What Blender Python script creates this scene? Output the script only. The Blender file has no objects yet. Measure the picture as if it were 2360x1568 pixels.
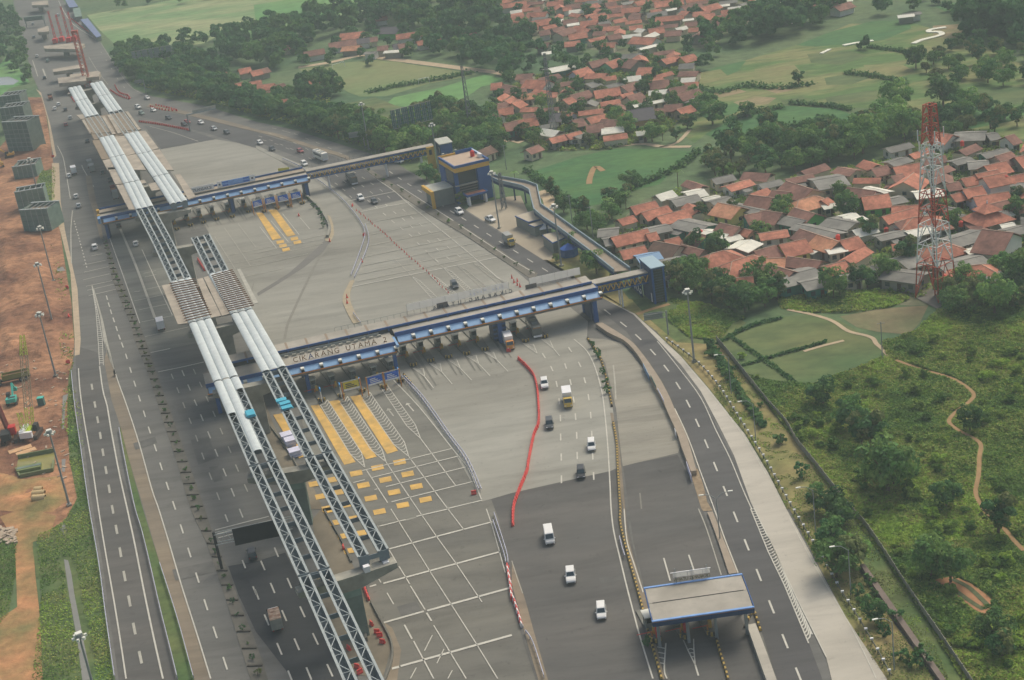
# Aerial view of a motorway toll plaza with an elevated road under construction.
import bpy, math, random, re
import numpy as np
from mathutils import Vector, Matrix

random.seed(7)
RNG = np.random.default_rng(11)
scene = bpy.context.scene
COL = scene.collection

# ------------------------------------------------------------------ camera
F_PX, TILT, ROLL, HGT = 3564.0, 22.0, -8.3, 147.0      # survey of the photograph (2360 px wide)
cam_data = bpy.data.cameras.new('camera')
cam_data.sensor_width = 36.0
cam_data.lens = F_PX / 2360.0 * 36.0
cam_data.clip_start = 1.0
cam_data.clip_end = 12000.0
cam = bpy.data.objects.new('camera', cam_data)
COL.objects.link(cam)
CAM_R = Matrix.Rotation(math.radians(90 - TILT), 3, 'X') @ Matrix.Rotation(math.radians(ROLL), 3, 'Z')
cam.matrix_world = Matrix.Translation((0, 0, HGT)) @ CAM_R.to_4x4()
scene.camera = cam

# ------------------------------------------------------------------ light
SUN_EL, SUN_AZ = 50.0, 40.0         # the sun stands ahead and to the right, veiled
world = bpy.data.worlds.new('World')
scene.world = world
world.use_nodes = True
wn = world.node_tree
for n in list(wn.nodes):
  wn.nodes.remove(n)
sky_n = wn.nodes.new('ShaderNodeTexSky')
sky_n.sky_type = 'NISHITA'
sky_n.sun_disc = False
sky_n.sun_elevation = math.radians(SUN_EL)
sky_n.sun_rotation = math.radians(SUN_AZ)
sky_n.air_density = 1.0
sky_n.dust_density = 6.0
sky_n.ozone_density = 0.6
bg_n = wn.nodes.new('ShaderNodeBackground')
bg_n.inputs['Strength'].default_value = 0.115
out_n = wn.nodes.new('ShaderNodeOutputWorld')
wn.links.new(sky_n.outputs[0], bg_n.inputs[0])
wn.links.new(bg_n.outputs[0], out_n.inputs[0])
sun_d = bpy.data.lights.new('sun', 'SUN')
sun_d.energy = 1.5
sun_d.angle = math.radians(24)
sun_d.color = (1.0, 0.95, 0.86)
sun = bpy.data.objects.new('sun', sun_d)
COL.objects.link(sun)
_a, _e = math.radians(SUN_AZ), math.radians(SUN_EL)
SUN_V = Vector((math.sin(_a) * math.cos(_e), math.cos(_a) * math.cos(_e), math.sin(_e)))
sun.rotation_euler = SUN_V.to_track_quat('Z', 'Y').to_euler()
scene.view_settings.view_transform = 'Standard'
scene.view_settings.look = 'None'
scene.view_settings.exposure = 0.05
scene.view_settings.gamma = 1.0
scene.cycles.volume_step_rate = 10.0
scene.cycles.max_bounces = 5
scene.cycles.diffuse_bounces = 2
scene.cycles.volume_bounces = 0

# ------------------------------------------------------------------ survey: photo point -> place on a level z
def P(x, y, z=0.0):
  d = CAM_R @ Vector(((x - 1180) / F_PX, -(y - 784) / F_PX, -1.0))
  t = (z - HGT) / d.z
  return Vector((d.x * t, d.y * t, z))
def T(c, r, x, y, z=0.0):
  return P(590.0 * c + x / 4.0, 391.76 * r + y / 4.0, z)
def nums(s):
  return [tuple(float(q) for q in p.split()) for p in s.split(',')]
def TT(c, r, s, z=0.0):
  return [T(c, r, x, y, z) for x, y in nums(s)]
def PP(s, z=0.0):
  return [P(x, y, z) for x, y in nums(s)]
UP = Vector((0, 0, 1))

# ------------------------------------------------------------------ materials
KLIT = 0.80
def lin(c):
  c = c / 255.0
  return c / 12.92 if c <= 0.04045 else ((c + 0.055) / 1.055) ** 2.4
def A(r, g, b, k=None):
  k = KLIT if k is None else k
  return tuple(min(0.9, lin(v) / k) for v in (r, g, b))
MATS = {}
def mat(name, col, rough=0.8, var=0.12, scale=0.6, col2=None, bump=0.0, scale2=None, metal=0.0, rand=0.0, detail=6.0, stretch=None, spec=0.3, low=0.35, high=0.65, stain=0.0):
  """colour + two octaves of grime noise, an optional second colour in patches, fine relief, per-object tint."""
  if name in MATS:
    return MATS[name]
  m = bpy.data.materials.new(name)
  m.use_nodes = True
  nt = m.node_tree
  b = nt.nodes['Principled BSDF']
  b.inputs['Roughness'].default_value = rough
  b.inputs['Metallic'].default_value = metal
  b.inputs['Specular IOR Level'].default_value = spec
  L = nt.links.new
  geo = nt.nodes.new('ShaderNodeNewGeometry')
  vec = geo.outputs['Position']
  if stretch:
    mp = nt.nodes.new('ShaderNodeMapping')
    mp.inputs['Rotation'].default_value = (0, 0, stretch[0])
    mp.inputs['Scale'].default_value = (stretch[1], stretch[2], 1)
    L(vec, mp.inputs[0])
    vec = mp.outputs[0]
  n1 = nt.nodes.new('ShaderNodeTexNoise')
  n1.inputs['Scale'].default_value = scale
  n1.inputs['Detail'].default_value = detail
  n1.inputs['Roughness'].default_value = 0.6
  L(vec, n1.inputs['Vector'])
  cur = None
  if col2 is not None:
    n2 = nt.nodes.new('ShaderNodeTexNoise')
    n2.inputs['Scale'].default_value = scale2 or scale * 0.2
    n2.inputs['Detail'].default_value = 5
    L(vec, n2.inputs['Vector'])
    rp = nt.nodes.new('ShaderNodeValToRGB')
    rp.color_ramp.elements[0].position = low
    rp.color_ramp.elements[0].color = (*col, 1)
    rp.color_ramp.elements[1].position = high
    rp.color_ramp.elements[1].color = (*col2, 1)
    L(n2.outputs[0], rp.inputs[0])
    cur = rp.outputs[0]
  mr = nt.nodes.new('ShaderNodeMapRange')
  mr.inputs['From Min'].default_value = 0.3
  mr.inputs['From Max'].default_value = 0.7
  mr.inputs['To Min'].default_value = 1 - var
  mr.inputs['To Max'].default_value = 1 + var
  L(n1.outputs[0], mr.inputs[0])
  fac = mr.outputs[0]
  if stain:
    for sc_, dt, lo_, hi_, am in ((0.09, 8, 0.46, 0.66, stain), (0.75, 4, 0.60, 0.74, stain * 1.3)):
      n3 = nt.nodes.new('ShaderNodeTexNoise')
      n3.inputs['Scale'].default_value = sc_
      n3.inputs['Detail'].default_value = dt
      n3.inputs['Roughness'].default_value = 0.7
      n3.inputs['Distortion'].default_value = 0.6
      L(vec if sc_ < 0.5 else geo.outputs['Position'], n3.inputs['Vector'])
      r3 = nt.nodes.new('ShaderNodeMapRange')
      r3.inputs['From Min'].default_value = lo_
      r3.inputs['From Max'].default_value = hi_
      r3.inputs['To Min'].default_value = 1.0
      r3.inputs['To Max'].default_value = 1 - am
      L(n3.outputs[0], r3.inputs[0])
      m3 = nt.nodes.new('ShaderNodeMath')
      m3.operation = 'MULTIPLY'
      L(fac, m3.inputs[0])
      L(r3.outputs[0], m3.inputs[1])
      fac = m3.outputs[0]
  if rand:
    oi = nt.nodes.new('ShaderNodeObjectInfo')
    r2 = nt.nodes.new('ShaderNodeMapRange')
    r2.inputs['To Min'].default_value = 1 - rand
    r2.inputs['To Max'].default_value = 1 + rand
    L(oi.outputs['Random'], r2.inputs[0])
    mm = nt.nodes.new('ShaderNodeMath')
    mm.operation = 'MULTIPLY'
    L(fac, mm.inputs[0])
    L(r2.outputs[0], mm.inputs[1])
    fac = mm.outputs[0]
  vm = nt.nodes.new('ShaderNodeVectorMath')
  vm.operation = 'SCALE'
  if cur is None:
    vm.inputs[0].default_value = col
  else:
    L(cur, vm.inputs[0])
  L(fac, vm.inputs['Scale'])
  L(vm.outputs[0], b.inputs['Base Color'])
  if bump:
    bp = nt.nodes.new('ShaderNodeBump')
    bp.inputs['Strength'].default_value = 1.0
    bp.inputs['Distance'].default_value = bump
    L(n1.outputs[0], bp.inputs['Height'])
    L(bp.outputs[0], b.inputs['Normal'])
  MATS[name] = m
  return m

# ------------------------------------------------------------------ mesh builder
class MB:
  def __init__(s):
    s.v, s.f, s.m, s.i = [], [], [], 0
  def face(s, pts):
    n = len(s.v)
    s.v += [tuple(p) for p in pts]
    s.f.append(tuple(range(n, n + len(pts))))
    s.m.append(s.i)
  def prism(s, poly, z0, z1, bottom=True):
    n, k = len(s.v), len(poly)
    ar = sum(poly[i][0] * poly[(i + 1) % k][1] - poly[(i + 1) % k][0] * poly[i][1] for i in range(k))
    poly = list(poly) if ar > 0 else list(reversed(poly))
    s.v += [(p[0], p[1], z0) for p in poly] + [(p[0], p[1], z1) for p in poly]
    s.f.append(tuple(range(n + k, n + 2 * k)))
    if bottom:
      s.f.append(tuple(range(n + k - 1, n - 1, -1)))
    for i in range(k):
      j = (i + 1) % k
      s.f.append((n + i, n + j, n + k + j, n + k + i))
    s.m += [s.i] * (k + 1 + (1 if bottom else 0))
  def hexa(s, a, b):
    """eight corners: quad a (bottom) and quad b (top), same winding (counter-clockwise from above)."""
    n = len(s.v)
    s.v += [tuple(p) for p in a] + [tuple(p) for p in b]
    s.f += [(n + 3, n + 2, n + 1, n), (n + 4, n + 5, n + 6, n + 7)]
    for i in range(4):
      j = (i + 1) % 4
      s.f.append((n + i, n + j, n + 4 + j, n + 4 + i))
    s.m += [s.i] * 6
  def box(s, cx, cy, cz, sx, sy, sz, rz=0.0):
    c, q = math.cos(rz), math.sin(rz)
    pl = [(cx + x * c - y * q, cy + x * q + y * c) for x, y in ((-sx / 2, -sy / 2), (sx / 2, -sy / 2), (sx / 2, sy / 2), (-sx / 2, sy / 2))]
    s.prism(pl, cz - sz / 2, cz + sz / 2)
  def bar(s, a, b, w, h=None, up=UP):
    a, b = Vector(a), Vector(b)
    h = w if h is None else h
    d = (b - a)
    if d.length < 1e-6:
      return
    d.normalize()
    x = d.cross(up)
    if x.length < 1e-3:
      x = d.cross(Vector((1, 0, 0)))
    x.normalize()
    y = x.cross(d).normalized()
    o = [(-w / 2, -h / 2), (w / 2, -h / 2), (w / 2, h / 2), (-w / 2, h / 2)]
    n = len(s.v)
    for e in (a, b):
      s.v += [tuple(e + x * p + y * q) for p, q in o]
    s.f += [(n, n + 1, n + 2, n + 3), (n + 7, n + 6, n + 5, n + 4)]
    for i in range(4):
      j = (i + 1) % 4
      s.f.append((n + j, n + i, n + 4 + i, n + 4 + j))
    s.m += [s.i] * 6
  def tube(s, a, b, r0, r1=None, n=8, cap=True):
    a, b = Vector(a), Vector(b)
    r1 = r0 if r1 is None else r1
    d = (b - a).normalized()
    x = d.cross(UP)
    if x.length < 1e-3:
      x = Vector((1, 0, 0))
    x.normalize()
    y = d.cross(x)
    k = len(s.v)
    for e, r in ((a, r0), (b, r1)):
      s.v += [tuple(e + x * (r * math.cos(2 * math.pi * i / n)) + y * (r * math.sin(2 * math.pi * i / n))) for i in range(n)]
    for i in range(n):
      j = (i + 1) % n
      s.f.append((k + i, k + j, k + n + j, k + n + i))
    s.m += [s.i] * n
    if cap:
      s.f += [tuple(range(k + n - 1, k - 1, -1)), tuple(range(k + n, k + 2 * n))]
      s.m += [s.i] * 2
  def loft(s, rings, cap=True):
    k, n = len(s.v), len(rings[0])
    for r in rings:
      s.v += [tuple(p) for p in r]
    for q in range(len(rings) - 1):
      for i in range(n):
        j = (i + 1) % n
        s.f.append((k + q * n + i, k + q * n + j, k + (q + 1) * n + j, k + (q + 1) * n + i))
        s.m.append(s.i)
    if cap:
      s.f += [tuple(range(k + n - 1, k - 1, -1)), tuple(range(k + (len(rings) - 1) * n, k + len(rings) * n))]
      s.m += [s.i] * 2
  def mesh(s, name, mats, off=(0, 0, 0), smooth=False):
    me = bpy.data.meshes.new(name)
    ox, oy, oz = off
    me.from_pydata([(x - ox, y - oy, z - oz) for x, y, z in s.v], [], s.f)
    for m in (mats if isinstance(mats, (list, tuple)) else [mats]):
      me.materials.append(m)
    if any(s.m):
      me.polygons.foreach_set('material_index', s.m)
    if smooth:
      me.polygons.foreach_set('use_smooth', [True] * len(me.polygons))
    me.update()
    return me
  def build(s, name, mats, parent=None, smooth=False, label=None):
    off = parent.location if parent is not None else (0, 0, 0)
    if parent is not None and parent.parent is not None:
      off = parent.location + parent.parent.location
    o = bpy.data.objects.new(name, s.mesh(name, mats, off, smooth))
    COL.objects.link(o)
    o.parent = parent
    if label:
      o['label'] = label
    return o

def tag(o, label=None, cat=None, group=None, kind=None):
  for k, v in (('label', label), ('category', cat), ('group', group), ('kind', kind)):
    if v:
      o[k] = v
  return o
def thing(name, label, cat, loc=(0, 0, 0), group=None, rz=0.0):
  o = bpy.data.objects.new(name, None)
  o.empty_display_size = 0.5
  COL.objects.link(o)
  o.location = loc
  o.rotation_euler = (0, 0, rz)
  return tag(o, label, cat, group)
def meshobj(name, me, parent=None, loc=(0, 0, 0), rz=0.0, sc=None):
  o = bpy.data.objects.new(name, me)
  COL.objects.link(o)
  o.parent = parent
  o.location = loc
  o.rotation_euler = (0, 0, rz)
  if sc is not None:
    o.scale = (sc, sc, sc) if not isinstance(sc, tuple) else sc
  return o
def dup(root, loc, rz=0.0, label=None, group=None, sc=None):
  r = root.copy()
  COL.objects.link(r)
  r.location = loc
  r.rotation_euler = (0, 0, rz)
  if sc is not None:
    r.scale = (sc, sc, sc)
  if label:
    r['label'] = label
  if group:
    r['group'] = group
  for ch in list(root.children):
    c = ch.copy()
    COL.objects.link(c)
    c.parent = r
    for g in list(ch.children):
      d = g.copy()
      COL.objects.link(d)
      d.parent = c
  return r
_lay = [0.0]
def structure(name, pts, z, m, kind='structure'):
  mb = MB()
  _lay[0] += 0.0006
  mb.face([(p.x, p.y, z + _lay[0]) for p in pts])
  o = mb.build(name, m)
  o['kind'] = kind
  # face up
  if o.data.polygons[0].normal.z < 0:
    o.data.flip_normals()
  return o
def strip_pts(path, w):
  """left and right offsets of an open path."""
  L, R = [], []
  n = len(path)
  for i, p in enumerate(path):
    d = (path[min(i + 1, n - 1)] - path[max(i - 1, 0)])
    d.z = 0
    d.normalize()
    q = Vector((-d.y, d.x, 0)) * (w / 2)
    L.append(p + q)
    R.append(p - q)
  return L, R
def smooth_path(path, k=4):
  """Catmull-Rom refinement."""
  out = []
  n = len(path)
  for i in range(n - 1):
    p0, p1, p2, p3 = path[max(i - 1, 0)], path[i], path[i + 1], path[min(i + 2, n - 1)]
    for j in range(k):
      t = j / k
      out.append(0.5 * ((2 * p1) + (p2 - p0) * t + (2 * p0 - 5 * p1 + 4 * p2 - p3) * t * t + (3 * p1 - p0 - 3 * p2 + p3) * t ** 3))
  out.append(path[-1])
  return out
def along(path, step, start=0.0):
  """points and headings every step metres."""
  res, acc, nxt = [], 0.0, start
  for a, b in zip(path[:-1], path[1:]):
    L = (b - a).length
    while nxt <= acc + L and L > 0:
      t = (nxt - acc) / L
      d = (b - a).normalized()
      res.append((a.lerp(b, t), math.atan2(d.y, d.x)))
      nxt += step
    acc += L
  return res
def ordinal(n):
  W = ['first', 'second', 'third', 'fourth', 'fifth', 'sixth', 'seventh', 'eighth', 'ninth', 'tenth', 'eleventh', 'twelfth', 'thirteenth',
         'fourteenth', 'fifteenth', 'sixteenth', 'seventeenth', 'eighteenth', 'nineteenth', 'twentieth']
  if n <= 20:
    return W[n - 1]
  tens = {2: 'twenty', 3: 'thirty', 4: 'forty', 5: 'fifty', 6: 'sixty', 7: 'seventy', 8: 'eighty', 9: 'ninety'}
  if n % 10 == 0:
    return tens[n // 10][:-1] + 'ieth' if n < 100 else 'hundredth'
  if n < 100:
    return tens[n // 10] + '-' + W[n % 10 - 1]
  return 'hundred and ' + ordinal(n - 100) if n > 100 else 'hundredth'

# ================================================================== SETTING: ground, fields, roads
m_terrain = mat('scrub_soil', A(92, 108, 70), 0.95, 0.30, 0.25, A(70, 98, 64), 0.25, 0.02)
m_meadow = mat('meadow', A(124, 126, 80), 0.95, 0.28, 0.16, A(84, 112, 58), 0.1, 0.028, stretch=(0.3, 1, 2.5), low=0.42, high=0.58, stain=0.2)
m_paddy = mat('rice_green', A(58, 102, 56), 0.9, 0.22, 0.25, A(76, 112, 58), 0.1, 0.03, stretch=(0.4, 1, 2.0), stain=0.21)
m_paddy2 = mat('rice_dull', A(74, 100, 56), 0.9, 0.18, 0.12, A(104, 110, 66), 0.1, 0.03, stretch=(0.4, 1, 2.0), stain=0.27)
m_lightfield = mat('pale_field', A(112, 142, 90), 0.9, 0.2, 0.08, A(150, 156, 110), 0.1, 0.014, stretch=(0.25, 1, 3.0), low=0.42, high=0.58, stain=0.27)
m_brightfield = mat('bright_field', A(86, 136, 74), 0.9, 0.16, 0.1, A(108, 144, 82), 0.1, 0.02, stain=0.21)
m_pitch = mat('worn_turf', A(124, 126, 82), 0.9, 0.14, 0.2, A(104, 124, 76), 0.05, 0.02)
m_verge = mat('dry_verge', A(112, 116, 66), 0.95, 0.28, 0.4, A(138, 124, 82), 0.1, 0.06)
m_grass = mat('verge_grass', A(72, 96, 52), 0.95, 0.30, 0.5, A(98, 106, 62), 0.15, 0.08)
m_earth = mat('red_earth', A(160, 118, 86), 0.95, 0.42, 0.4, A(112, 78, 58), 0.6, 0.045, detail=10, low=0.4, high=0.6)
m_earth2 = mat('orange_earth', A(176, 128, 88), 0.95, 0.22, 0.5, A(120, 112, 70), 0.3, 0.10, detail=8)
m_village = mat('village_soil', A(128, 120, 98), 0.95, 0.25, 0.3, A(84, 100, 62), 0.1, 0.05, low=0.3, high=0.55)
m_brownplot = mat('cleared_plot', A(126, 112, 84), 0.95, 0.2, 0.3, A(104, 108, 72), 0.15, 0.06)
m_path = mat('sandy_path', A(176, 158, 128), 0.95, 0.12, 0.3)
m_pathred = mat('clay_path', A(150, 122, 86), 0.95, 0.15, 0.4)
m_asph = mat('old_asphalt', A(112, 111, 104), 0.9, 0.10, 0.25, A(98, 98, 93), 0.0, 0.03, stretch=(-1.28, 0.25, 2.0), low=0.3, high=0.7, stain=0.23)
m_asph_r = mat('slip_asphalt', A(92, 92, 89), 0.9, 0.09, 0.3, A(82, 82, 80), 0.0, 0.03, stretch=(-1.4, 0.2, 1.6), stain=0.18)
m_asph_d = mat('new_asphalt', A(84, 84, 80), 0.85, 0.11, 0.3, A(96, 94, 88), 0.0, 0.04, stretch=(-1.35, 0.3, 1.5), stain=0.23)
m_asph_n = mat('fresh_asphalt', A(58, 60, 60), 0.85, 0.10, 0.3, A(66, 67, 66), 0.0, 0.05, stretch=(-1.28, 0.3, 1.5), stain=0.18)
m_conc = mat('apron_concrete', A(149, 148, 136), 0.9, 0.11, 0.2, A(132, 130, 118), 0.0, 0.025, stretch=(-1.3, 0.3, 1.3), stain=0.21)
m_conc_m = mat('lane_concrete', A(118, 118, 108), 0.9, 0.10, 0.22, A(104, 105, 98), 0.0, 0.035, stretch=(-1.3, 0.22, 1.8), stain=0.25)
m_conc_f = mat('worn_concrete', A(116, 114, 103), 0.9, 0.10, 0.25, A(102, 101, 93), 0.0, 0.04, stretch=(-1.3, 0.3, 1.4), stain=0.25)
m_conc_l = mat('pale_concrete', A(182, 177, 162), 0.9, 0.06, 0.3, A(166, 161, 146), 0.0, 0.03, stretch=(-1.1, 0.25, 1.5), stain=0.18)
m_should = mat('dusty_shoulder', A(136, 124, 104), 0.95, 0.10, 0.3, A(118, 110, 96), 0.0, 0.05, stretch=(-1.28, 0.2, 2.0), stain=0.21)
m_dust = mat('dusty_edge', A(174, 157, 130), 0.95, 0.14, 0.4)
m_median = mat('median_slab', A(112, 108, 97), 0.95, 0.16, 0.5, A(96, 94, 84), 0.0, 0.1)
m_white = mat('road_paint', A(186, 184, 170), 0.7, 0.12, 0.7)
m_faint = mat('worn_paint', A(164, 162, 148), 0.8, 0.14, 0.7)
m_yellow = mat('yellow_paint', A(206, 166, 86), 0.8, 0.16, 0.5, A(180, 150, 90), 0.0, 0.2)
m_pond = mat('pond_water', A(150, 158, 158), 0.12, 0.03, 0.2, spec=0.5)
m_mudwater = mat('muddy_water', A(140, 134, 76), 0.15, 0.06, 0.3, spec=0.5)
m_ditch = mat('ditch_water', A(126, 126, 118), 0.35, 0.1, 0.5, spec=0.25)
m_tar = mat('asphalt_patch', A(112, 110, 103), 0.9, 0.08, 0.3)

ground = structure('ground', [Vector((x, y, 0)) for x, y in ((-5000, -300), (5000, -300), (5000, 8000), (-5000, 8000))], 0.0, m_terrain)

def field(name, pts, m, z=0.02):
  return structure(name, pts, z, m)

meadow = field('meadow', PP('1580 205,1700 145,1850 100,1960 55,2110 55,2240 95,2400 170,2400 320,2150 330,2010 250,1800 245,1640 300,1600 330,1560 300'), m_meadow)
field('rice_paddy', PP('1222 398,1330 362,1420 343,1530 345,1615 350,1585 372,1545 400,1520 425,1440 445,1390 470,1330 480,1290 440,1255 428'), m_paddy, 0.035)
field('rice_paddy', PP('1625 310,1700 268,1800 244,1930 252,2012 285,1960 330,1880 338,1800 345,1715 352'), m_paddy, 0.035)
field('rice_paddy', PP('1590 182,1650 155,1720 140,1700 165,1640 190'), m_paddy, 0.035)
field('rice_paddy', PP('1835 105,1920 72,2010 50,2095 46,2100 66,2040 92,1960 102,1880 108'), m_paddy, 0.035)
field('rice_paddy', PP('1610 265,1690 240,1760 235,1690 262,1640 280'), m_paddy, 0.035)
field('rice_paddy', PP('2140 262,2280 244,2370 262,2330 280,2210 303,2150 295'), m_paddy, 0.035)
field('rice_paddy', PP('2150 12,2260 0,2300 -10,2250 22,2180 28'), m_paddy, 0.035)
field('football_pitch', TT(1, 0, '390 645,700 592,1000 562,1180 550,1400 592,2040 684,1880 722,1600 772,1200 890,960 893,850 852,720 772,640 742'), m_pitch, 0.035)
field('grass_field', TT(1, 0, '1270 900,1700 810,2100 690,2360 740,2080 800,1950 890,1690 985,1500 1010,1200 960'), m_brightfield, 0.03)
field('grass_field', TT(1, 0, '700 980,1100 900,1300 980,1500 1040,1700 1080,1500 1230,1100 1260,700 1120'), m_paddy2, 0.03)
field('pale_field', PP('200 35,430 -5,900 -14,880 20,760 48,640 88,560 110,520 75,470 100,400 112,330 112,262 100,230 70'), m_lightfield)
field('bright_field', PP('590 62,585 12,700 -6,890 -8,850 16,740 42,640 58'), m_brightfield, 0.035)
field('bright_field', PP('495 100,560 60,640 20,700 0,760 -2,640 60,570 105'), m_brightfield, 0.05)
field('pale_field', PP('-120 260,-20 180,20 120,48 165,70 190,20 205,-40 270'), m_brightfield)
m_bare = mat('bare_field', A(150, 132, 100), 0.95, 0.2, 0.3, A(122, 122, 80), 0.1, 0.04, stretch=(0.3, 1, 2.5), stain=0.27)
m_olive_f = mat('olive_field', A(112, 122, 74), 0.95, 0.2, 0.3, A(132, 128, 84), 0.1, 0.04, stretch=(0.3, 1, 2.5), stain=0.27)
for k, q in enumerate(('1690 236,1740 222,1790 226,1770 240,1710 246', '1640 216,1700 205,1720 212,1660 226', '1800 232,1850 224,1880 232,1840 246,1805 244', '1755 205,1800 202,1830 208,1790 216', '1900 180,1960 170,2010 178,1960 196,1905 196', '2150 60,2230 55,2240 75,2190 92,2150 82',
                       '1900 225,2000 210,2060 215,2000 236,1910 240', '1740 160,1830 150,1850 170,1780 184,1735 178', '1860 125,1960 118,2000 130,1940 150,1870 146', '1990 150,2080 150,2110 165,2060 184,2000 176', '2230 205,2370 200,2370 240,2290 244,2230 232', '1600 170,1660 160,1680 178,1620 196')):
  field('field_patch', PP(q), m_bare if k in (0, 1, 3, 5) else (m_olive_f if k % 2 else m_paddy2), 0.03)
field('pond', PP('-30 182,20 177,45 187,30 196,-30 198'), m_pond, 0.05)
field('rice_paddy', PP('1658 792,1720 752,1800 732,1875 724,1940 742,2000 778,2045 822,1965 848,1925 868,1870 882,1790 884,1720 860'), m_paddy2, 0.035)
field('cleared_plot', PP('1935 730,2030 712,2140 704,2120 745,2095 772,2020 765,1975 755'), m_brownplot, 0.03)
field('village_ground', PP('1390 548,1440 500,1480 462,1600 425,1770 415,1900 398,2010 372,2120 310,2240 300,2420 340,2420 640,2250 660,2180 700,2100 705,1900 690,1790 672,1720 625,1590 622,1540 575'), m_village, 0.015)
field('village_ground', PP('1110 300,1130 240,1200 190,1330 150,1560 120,1610 190,1600 260,1530 310,1420 345,1260 350,1180 310'), m_village, 0.015)
field('village_ground', PP('1150 60,1140 20,1300 -20,1600 -40,1900 -30,1890 20,1700 60,1640 110,1480 130,1250 100'), m_village, 0.015)

# construction ground at the far side of the motorway
field('earthworks', PP('-260 560,-60 420,0 340,55 270,62 225,100 225,112 300,125 380,128 470,140 540,150 610,165 700,172 800,170 880,176 950,186 1040,200 1130,190 1200,140 1240,60 1250,-200 1260'), m_earth, 0.03)
field('grass_verge', PP('95 395,128 390,126 470,110 500,90 470,84 420'), m_grass, 0.05)
field('grass_verge', PP('165 840,172 950,190 1060,207 1180,240 1400,266 1600,60 1600,95 1380,86 1240,150 1200,178 1150,160 1060,155 950,158 870'), m_grass, 0.05)
field('grass_verge', PP('-60 1250,40 1240,36 1330,18 1420,-60 1460'), m_grass, 0.05)
field('dirt_track', PP('0 1192,60 1170,130 1190,112 1240,76 1250,82 1330,90 1400,95 1480,100 1600,-40 1600,-20 1440,40 1400,36 1290,30 1240'), m_earth2, 0.055)
field('grass_verge', PP('75 1260,110 1262,128 1300,120 1330,92 1340,84 1330'), m_grass, 0.06)
field('puddle', TT(0, 1, '380 790,420 830,440 930,400 945,385 880'), m_ditch, 0.07)
field('puddle', TT(0, 1, '370 1010,345 1070,380 1150,385 1205,285 1195,300 1110'), m_ditch, 0.07)
field('puddle', TT(0, 1, '525 905,580 895,605 930,530 940'), m_ditch, 0.07)
field('drain_channel', TT(0, 2, '580 520,630 500,605 590,590 820,570 830,575 650'), m_ditch, 0.07)
field('drain_channel', TT(0, 2, '570 1105,605 1100,600 1220,570 1215'), m_ditch, 0.07)
field('drain_channel', TT(0, 3, '575 140,600 140,622 190,590 240,555 180'), m_ditch, 0.07)
field('drain_channel', TT(0, 3, '590 460,630 470,660 600,690 800,740 1050,790 1300,850 1567,760 1580,720 1250,690 1080,640 800,610 600'), m_ditch, 0.07)

field('scrub_ground', PP('1668 800,1710 860,1800 885,1880 885,1965 855,2045 822,2030 790,2110 765,2160 720,2260 695,2420 650,2420 1720,2350 1720,2250 1620,2130 1425,2040 1292,1940 1158,1850 1038,1755 918'), mat('scrub_grass', A(92, 118, 54), 0.95, 0.45, 1.6, A(116, 126, 66), 0.3, 0.10, detail=10, stain=0.2), 0.03)
# verge on the near side
field('dry_verge', PP('1070 486,1112 508,1195 566,1297 628,1390 690,1465 724,1530 783,1572 823,1632 893,1720 1003,1772 1089,1815 1175,1950 1425,2046 1575,2230 1600,2130 1425,2040 1292,1940 1158,1850 1038,1750 913,1655 790,1600 700,1540 690,1450 690,1380 600,1290 560,1220 590'), m_verge, 0.04)
field('grass_verge', PP('1455 690,1540 690,1640 700,1720 745,1665 790,1690 830,1655 795,1560 790,1500 740'), m_grass, 0.05)
field('grass_verge', TT(3, 3, '740 0,900 200,1060 420,1240 700,1400 940,1560 1180,1700 1390,1840 1600,1650 1600,1400 1290,1200 1000,1000 720,890 500,720 200'), m_grass, 0.055)
yard = field('office_yard', PP('1072 486,1085 474,1140 462,1172 454,1200 452,1215 486,1240 540,1285 570,1270 600,1250 600,1196 566,1140 528'), mat('yard_concrete', A(168, 158, 136), 0.9, 0.1, 0.2, A(150, 140, 120), 0, 0.05), 0.06)

# ---------------------------------------------------------------- paved areas
EL = (TT(0, 0, '100 -220,120 0,170 200,230 450,300 700,380 880,440 1100,470 1330,500 1567') + TT(0, 1, '492 60,480 330,560 580,650 950,690 1567')
   + TT(0, 2, '662 310,700 660,760 1080,830 1567') + TT(0, 3, '920 520,975 940,1040 1400,1064 1567') + [P(290, 1720)])
ER = (TT(0, 0, '470 -220,600 30,760 200,920 380,1000 500,1130 680,1230 820,1400 890,1900 980,2360 1125')
   + TT(1, 0, '350 1200,700 1310,1060 1420,1280 1500') + TT(1, 1, '1390 0,1600 120,1850 310,1930 370,2090 470,2250 570')
   + TT(2, 1, '60 700,470 950,830 1190,1130 1330,1390 1567') + TT(2, 2, '1560 160,1800 440,2150 880,2360 1230')
   + TT(3, 2, '0 1220,170 1567') + TT(3, 3, '200 0,720 1000,1095 1567') + [P(2085, 1720)])
structure('road', EL + list(reversed(ER)), 0.08, m_asph)
Z1, Z2, Z3, ZM = 0.10, 0.12, 0.14, 0.24
structure('slip_road', TT(0, 2, '700 60,900 120,915 250,950 470,990 620,1030 860,1110 1230,1250 1567')
     + TT(0, 3, '1380 480,1480 920,1640 1567') + [P(440, 1720), P(292, 1720)] + list(reversed(TT(0, 2, '700 200,705 320,730 660,790 1080,860 1567') + TT(0, 3, '950 520,1005 940,1095 1567'))), Z1, m_asph_d)
structure('hard_shoulder', TT(0, 2, '960 200,1030 560,1110 800,1190 1110,1330 1567') + TT(0, 3, '1480 520,1640 1020,1790 1567') + [P(480, 1720), P(530, 1720)]
     + list(reversed(TT(0, 2, '1000 60,1060 300,1290 980,1465 1567') + TT(0, 3, '1560 310,1820 1160,1945 1567'))), Z1, m_should)
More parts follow.
